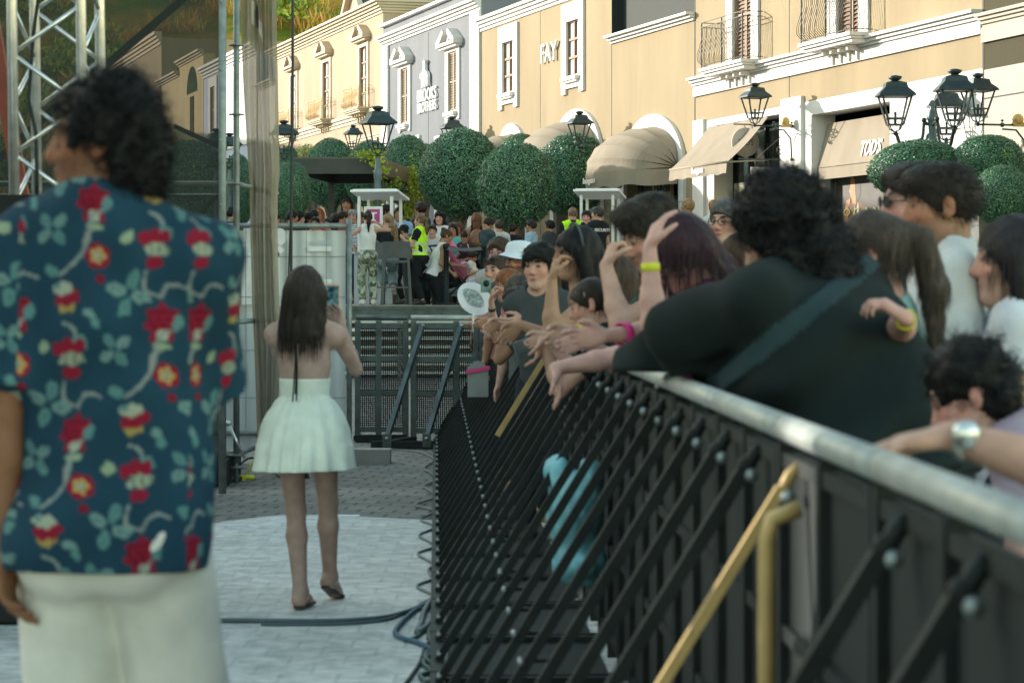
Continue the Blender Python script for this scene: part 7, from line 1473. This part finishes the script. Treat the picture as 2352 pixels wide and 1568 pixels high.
# ------------------------------------------------------------------ people on the deck and the plaza
PG = 'people standing on the deck and plaza'
JEAN = (.10, .16, .22); BLK = (.014, .018, .020)
def camo(V, R):
    n = wob(V * np.array([1, 1, .8]), 34, 9) ; m = wob(V, 48, 12); c = np.tile(np.array([.30, .34, .26]), (len(V), 1)); c[n > .15] = (.13, .17, .12); c[m > .35] = (.46, .48, .40); c[(n < -.45)] = (.07, .09, .07); return c
def hivis(V, R):
    z = (V - R.pel) @ R.u / R.S; x = (V - R.pel) @ R.r; c = np.tile(np.array([.52, .95, .03]), (len(V), 1)); c[(np.abs(z - .10) < .025) | (np.abs(z - .24) < .025)] = (.62, .66, .64); c[z > .40] = (.52, .95, .03); return c
def stripes(a, b, f=60): return lambda V, R: np.where((np.sin(V[:, 2] * f * 2) > 0)[:, None], np.array(a)[None], np.array(b)[None])
def pp(x, y, Y, yaw, sx, sk, hair, tops, label, low=('trousers', BLK), head=(0, 0, 0), arms=None, lean=0., S=None, g=1., vox=.014, z0=None, shoes=(.05, .05, .05), group=PG, hs=1.04, **kw):
    z0 = GZ if z0 is None else z0; R = head_target(P(x, y, Y), z0, yaw=yaw, lean=lean, head=head, sex=sx, arms=arms, g=g, hs=hs, S=S, **kw)
    cl = [dict(k=low[0], col=low[1], **(low[2] if len(low) > 2 else {}))] + tops
    if shoes: cl.append(dict(k='shoes', col=shoes))
    return person(label, R, SK[sk], hair=hair, clothes=cl, vox=vox, group=group), R
A = lambda x, y, z, **k: dict(w=(x, y, z), loc=True, **k)
T = lambda c, **k: dict(k='shirt', col=c, sleeve=.55, **k)
pp(845, 500, 41.0, .15, 'f', 'fair', ('pony', HD), [dict(k='tank', col=(.72, .74, .72), grow=.010, hem=.08)], 'woman seen from behind in a white tank top and camouflage trousers, phone at her ear', ('trousers', camo, dict(gw=.022, grow=.006)), arms={'L': A(-.12, .02, -.36, ploc=(-1, -.3, 0)), 'R': A(.05, .12, .12, ploc=(1, 0, -.6))}, shoes=(.55, .55, .52), vox=.010)
pp(964, 508, 41.4, 1.25, 'f', 'fair', ('pony', HL), [T(BLK), dict(k='vest', col=hivis, grow=.026, hem=.02)], 'security woman with blond ponytail in a yellow hi-vis vest, side on', arms={'L': A(0, .28, -.12, ploc=(-.2, -.5, -1)), 'R': A(.0, .30, -.10, ploc=(.2, -.5, -1))}, shoes=(.02, .02, .02), vox=.010, stride=.10, g=1.12, low=('trousers', BLK, dict(gw=.02)))
pp(1315, 492, 43, .25, 'm', 'fair', ('crop', (.20, .12, .08)), [T(BLK), dict(k='vest', col=hivis, grow=.026, hem=.02)], 'bald security man seen from behind in a yellow hi-vis vest', vox=.010, g=1.1, low=('trousers', BLK))
o, R = pp(1372, 492, 42.4, .7, 'm', 'fair', ('short', (.05, .05, .045)), [T((.018, .024, .028))], 'security man in a black shirt with white back lettering and glasses', vox=.010, g=1.08, head=(.5, 0, 0))
q = P(1372, 522, 42.4); 
sgn = MB(); vs, fs = text_mb('SECURITY', 1, .004, .02); vs = fit(vs, .36, .055); ctr = R.pel + R.u * .40 * R.S - R.f * (.112 * 1.08 + .030) * R.S; sgn.add([Vector(ctr + R.r * v.x + R.u * v.z + R.f * (.02 * (v.x / .18) ** 2 * 1.2 + v.y)) for v in vs], fs); rel(o, sgn, 'lettering', M_LETTER)
pp(1026, 543, 41.6, -1.35, 'f', 'tan', ('bun', (.07, .04, .025)), [dict(k='tank', col=(.70, .71, .70), grow=.010, hem=-.04)], 'woman in a white tank top leaning over the pink pushchair', arms={'L': A(.05, .36, -.30, ploc=(-.3, -.3, -1)), 'R': A(.1, .12, -.42, ploc=(.3, -.6, -.6))}, lean=.35, S=1.0, vox=.010, low=('trousers', BLK, dict(gw=.04)), head=(0, .3, 0), g=1.15)
def paisley(V, R): c = np.tile(np.array([.055, .030, .045]), (len(V), 1)); m = np.abs(wob(V, 26, 5)) < .10; c[m & (wob(V, 9, 8) > .1)] = (.45, .44, .42); return c
pp(1066, 545, 42.2, 2.7, 'f', 'tan', ('bun', HB), [dict(k='shirt', col=paisley, sleeve=.3, hem=-.3)], 'dark haired woman in glasses and a dark patterned sleeveless blouse', arms={'L': A(.1, .2, -.35, ploc=(-.3, -.4, -1)), 'R': A(-.05, .22, -.26, ploc=(.3, -.4, -1))}, head=(0, .5, 0), vox=.010)
pp(1122, 515, 42.6, -1.0, 'm', 'tan', ('short', HD), [T((.045, .07, .085))], 'bearded man in a dark slate t-shirt looking down at his phone', arms={'L': A(.0, .30, -.26, ploc=(-.3, -.4, -1)), 'R': A(-.05, .32, -.26, ploc=(.3, -.4, -1))}, head=(0, .6, 0), vox=.010, low=('trousers', (.06, .08, .11)))
pp(1220, 520, 42.6, 1.25, 'm', 'tan', ('short', HD), [T((.30, .47, .60), gw=.02)], 'man in glasses and a light blue t-shirt in front of the egg shaped tree', vox=.010, low=('trousers', (.1, .12, .15)), head=(0, .05, 0), g=1.05)
o, R = pp(1094, 503, 45.5, .1, 'f', 'tan', ('long', (.14, .06, .03)), [dict(k='tank', col=(.02, .02, .02), grow=.010)], 'woman seen from behind with long reddish hair and a brown leather backpack', vox=.011, low=('trousers', BLK), g=1.02)
bp = MB(); c = Vector(R.pel + R.u * .30 * R.S - R.f * .2 * R.S); bp.col = (.20, .085, .035); bp.sphere(c, (.15, .09, .19), 14, 10); bp.sphere(c + Vector((0, -.08, -.06)), (.10, .04, .08), 10, 8); rel(o, bp, 'backpack', M_LEATHER)
pp(829, 502, 44.4, 2.9, 'm', 'tan', ('crop', HD), [dict(k='shirt', col=stripes((.62, .66, .68), (.12, .20, .28), 90), sleeve=.55)], 'man in a fine blue and white striped shirt behind the camouflage woman', low=('trousers', (.02, .03, .05)), arms={'L': A(.1, .2, -.38, ploc=(-.3, -.4, -1)), 'R': A(-.1, .2, -.38, ploc=(.3, -.4, -1))}, head=(0, .3, 0))
pp(790, 500, 45.2, -1.3, 'm', 'tan', ('crop', HD), [T((.30, .10, .10))], 'man with sunglasses and short beard standing behind the fence end', head=(0, .1, 0))
pp(810, 498, 46.4, 3.0, 'm', 'fair', ('short', (.28, .28, .27)), [T((.2, .25, .3))], 'grey haired man between the striped man and the sunglasses man')
pp(888, 487, 45.8, -1.6, 'm', 'tan', ('short', HB), [T((.02, .03, .05))], 'man with short black hair and a navy polo facing right under the stand roof')
pp(917, 492, 46.6, 3.0, 'm', 'olive', ('short', HB), [T((.26, .42, .62))], 'person in a light blue shirt behind the pergola post', low=('trousers', (.03, .04, .06)))
pp(925, 530, 43.2, 1.6, 'm', 'tan', ('curly', HB), [T((.03, .035, .04))], 'curly haired person behind the stand, next to the hi-vis woman', arms={'L': A(0, .28, -.3), 'R': A(0, .28, -.3)})
# seated woman with long ponytail on the stool
q = P(893, 0, 42.25); Sx = .97; R = make_rig(S=Sx, yaw=.2, sex='f', sit=True, head=(.35, .05, 0), g=1.0, lean=.12, off=(q.x, 42.25, GZ + .22), arms={'L': dict(w=(-.05, .33, -.30), loc=True, ploc=(-.8, 0, -.6)), 'R': dict(w=(.05, .33, -.28), loc=True, ploc=(.8, 0, -.6))}, feet={'L': (P(884, 655, 42.45), (-.3, 1, -.4)), 'R': (P(903, 659, 42.35), (.2, 1, -.4))}, hs=1.04)
person('woman in a black top with a long wavy blond ponytail sitting on a bar stool', R, SK['fair'], hair=('pony', (.26, .17, .09)), vox=.010, hairsub=[lambda E, C: C((.05, -.14, -.1), (.08, -.13, -.36), .05, .045), lambda E, C: C((.08, -.13, -.36), (.07, -.12, -.52), .045, .02)], clothes=[dict(k='trousers', col=(.22, .30, .32), gw=.03), dict(k='shirt', col=BLK, sleeve=.4, hem=.0), dict(k='shoes', col=(.55, .54, .5))], group=PG)
q = P(1084, 606, 41.9); R = head_target(P(1086, 590, 41.9), GZ, yaw=-1.9, sex='f', S=.62, sit=True, hs=1.25, head=(0, .5, 0), arms={'L': A(.05, .22, -.2), 'R': A(-.05, .22, -.2)}); person('small child in a white top and blue shorts sitting beside the pushchair', R, SK['tan'], hair=('short', HD), vox=.010, clothes=[dict(k='shorts', col=(.35, .45, .55)), dict(k='shirt', col=(.65, .62, .62), sleeve=.4)], group=PG)
pp(797, 470, 52, 3.0, 'f', 'tan', ('long', HD), [dict(k='tank', col=(.30, .14, .06))], 'woman in a brown print top with folded hands behind the fence', low=('skirt', (.3, .14, .06)), arms={'L': A(.15, .18, -.25, ploc=(-1, 0, -.5)), 'R': A(-.15, .18, -.25, ploc=(1, 0, -.5))}, shoes=None)
pp(1010, 502, 45.5, 2.9, 'f', 'fair', ('curlylong', HB), [T((.68, .67, .66))], 'woman with curly black hair, sunglasses and a white shirt'); pp(993, 532, 43.4, 3.1, 'f', 'fair', ('short', HD), [T((.5, .5, .52))], 'dark haired person between the hi-vis woman and the leaning woman', S=.9)
pp(965, 482, 47.5, .9, 'm', 'tan', ('short', HD), [T((.03, .05, .10))], 'person in a dark navy t-shirt below the left clipped tree', low=('trousers', (.2, .22, .25))); pp(952, 515, 46.8, -.6, 'f', 'tan', ('bob', HM), [T((.50, .40, .34))], 'person in beige between navy t-shirt and hi-vis vest')
pp(1052, 525, 46, 2.6, 'f', 'tan', ('bob', (.1, .05, .03)), [T((.62, .22, .12))], 'person in an orange top behind the patterned blouse', S=.93); pp(1146, 520, 47, .4, 'm', 'fair', ('short', HM), [T((.55, .57, .58))], 'person in a pale grey shirt right of the man in slate'); pp(1347, 500, 46, 3.0, 'm', 'pink', ('short', HD), [T((.04, .06, .09))], 'man facing the camera between the two security men')
pp(1040, 528, 44.5, 2.9, 'f', 'tan', ('long', HB), [T((.12, .42, .38))], 'person in a turquoise top behind the leaning woman', S=.95); pp(1178, 528, 48, -.5, 'f', 'tan', ('bun', HD), [T((.02, .02, .03))], 'dark dressed person behind the trunk of the egg shaped tree'); pp(1262, 520, 47.5, 1.0, 'm', 'tan', ('short', HB), [T((.05, .06, .07))], 'dark dressed person left of the bald security man')
pp(1640, 478, 38.4, .2, 'f', 'fair', ('short', (.30, .13, .05)), [T((.66, .62, .58), hem=-.2)], 'woman with auburn hair in a white blouse walking past the slanted awning', low=('trousers', (.4, .38, .35))); pp(1579, 475, 41.5, 1.2, 'f', 'tan', ('short', (.34, .22, .10)), [T((.4, .25, .12))], 'fair haired person by the white pilaster under the slanted awning')
# heads above the white fence
FG = 'people behind the white fence'
for i, (x, y, Y, yaw, sx, sk, hr, hc_, cl, lab) in enumerate((
    (634, 505, 46, -1.4, 'm', 'fair', 'short', HD, (.3, .1, .1), 'person with dark glasses just right of the curtain, behind the fence'),
    (656, 509, 48, 2.6, 'f', 'tan', 'curly', HM, (.2, .2, .2), 'curly brown head behind the fence near the curtain'),
    (672, 500, 45, -1.2, 'm', 'tan', 'short', HB, (.04, .04, .05), 'head with black hair left of the hanging cable'),
    (687, 503, 45.5, -1.5, 'm', 'fair', 'fringe', HB, (.04, .05, .06), 'youth with a black fringe in profile behind the fence'),
    (712, 504, 46.5, -1.9, 'm', 'tan', 'curly', HB, (.05, .04, .05), 'dark curly haired man with sunglasses behind the fence'),
    (722, 500, 49, -1.6, 'm', 'tan', 'curly', HB, (.05, .05, .05), 'second dark head close behind the curly haired man'),
    (724, 514, 44.5, 3.0, 'f', 'tan', 'short', HB, (.5, .3, .3), 'low dark head in front of the curly haired pair'),
    (752, 515, 46, 2.9, 'f', 'fair', 'bun', HD, (.1, .1, .1), 'very low dark head near the middle of the fence'),
    (769, 506, 47, .4, 'm', 'tan', 'short', HD, (.05, .05, .05), 'dark head left of the bearded sunglasses man'),
    (534, 492, 44, -1.2, 'm', 'tan', 'short', HB, (.05, .05, .06), 'dark haired man between the scrim post and scaffold pole'),
    (733, 494, 52, 2.9, 'f', 'tan', 'bob', (.3, .1, .05), (.55, .04, .04), 'child in red further back behind the fence'))):
    pp(x, y, Y, yaw, sx, sk, (hr, hc_), [T(cl)], lab, group=FG)
# pit clutter: turquoise bag, zip bag, fan, phones
c = P(1320, 1180, 8.0); ba = MB()
def bagp(u, v):
    y = 8.55 - 1.0 * u + .02 * sin(v * 9); w_ = .045 * sin(pi * min(1, max(0, u))) ** .5; xx = .52 - KB * y + .02 * sin(u * 14 + v * 5); return (xx, y)
F = Field(); q0 = np.array(P(1318, 1185, 9.3)); F.ell(q0, (.10, .20, .17), .03); F.ell(q0 + [-.06, .05, .17], (.04, .08, .06), .04); F.ell(q0 + [.06, -.1, .17], (.04, .06, .05), .04); F.ell(q0 + [.02, -.02, -.17], (.10, .18, .09), .04); V, Q = F.mesh(.012, lambda p: wob(p * [1, 1, .5], 24, 3, .016) + wob(p, 60, 4, .010))
o = np_mesh('bag', V, Q, mat('turquoise_nylon', (.16, .42, .48), .6, var=.3, vscale=9, bump=.4, bscale=30), None, None, tuple(q0)); tag(o, 'crumpled turquoise bag hanging behind the barrier braces', 'bag')
q0 = P(1098, 860, 17.4); z = MB(); z.box((-.075, -.03, -.16), (.075, .03, .06)); o = z.build('zip_bag', mat('clear_grey_plastic', (.22, .26, .27), .25, var=.2)); o.location = q0; tag(o, 'clear zip bag with a pink top strip hooked on the barrier', 'bag'); z = MB(); z.bar((-.085, -.035, .02), (.085, -.035, .05), .03, .025); z.build('zip_strip', mat('hot_pink_plastic', (.75, .03, .22), .4), o); z = MB(); z.grid(lambda u, v: Vector((-.07 + .14 * u, 0, .05 + .05 * sin(pi * u) * v)), 6, 1); z.build('bag_flap', mat('clear_grey_plastic', (.22, .26, .27)), o)
q0 = P(1090, 686, 17.7); fn = thing('paper_fan', 'white round paper fan with a printed picture held at the rail', 'fan', tuple(q0), radians(15)); z = MB(); z.add([(.14 * cos(t) * 1., -.003 * 0, .11 * sin(t)) for t in np.linspace(0, 2 * pi, 25)[:-1]] + [(.14 * cos(t) * 1., .004, .11 * sin(t)) for t in np.linspace(0, 2 * pi, 25)[:-1]], [tuple(range(24)), tuple(range(47, 23, -1))] + [(i, (i + 1) % 24, (i + 1) % 24 + 24, i + 24) for i in range(24)]); z.build('leaf', mat('white_paper', (.74, .76, .82), .7), fn)
z = MB(); z.cur = 0; z.add([(.09 * cos(t) + .01 * cos(3 * t) - .01, -.004, .055 * sin(t)) for t in np.linspace(0, 2 * pi, 15)[:-1]], [tuple(range(14))]); z.build('printed_picture', mat('fan_print', (.35, .42, .42), .7, var=.6, vscale=40), fn); z = MB(); z.tube([(.06, 0, -.09), (.14, 0, -.2)], .006, 6); z.build('handle', M_WHITE, fn); fn.rotation_euler = (0, radians(38), radians(15))
c = P(1200, 795, 13.2); ph = thing('phone', 'dark phone lying in the hand that hangs inside the rail', 'phone', tuple(c), radians(20)); z = MB(); z.box((-.05, -.005, -.035), (.05, .005, .035)); z.build('case', mat('graphite_case', (.05, .06, .065), .35), ph); ph.rotation_euler = (0, radians(-18), radians(20))
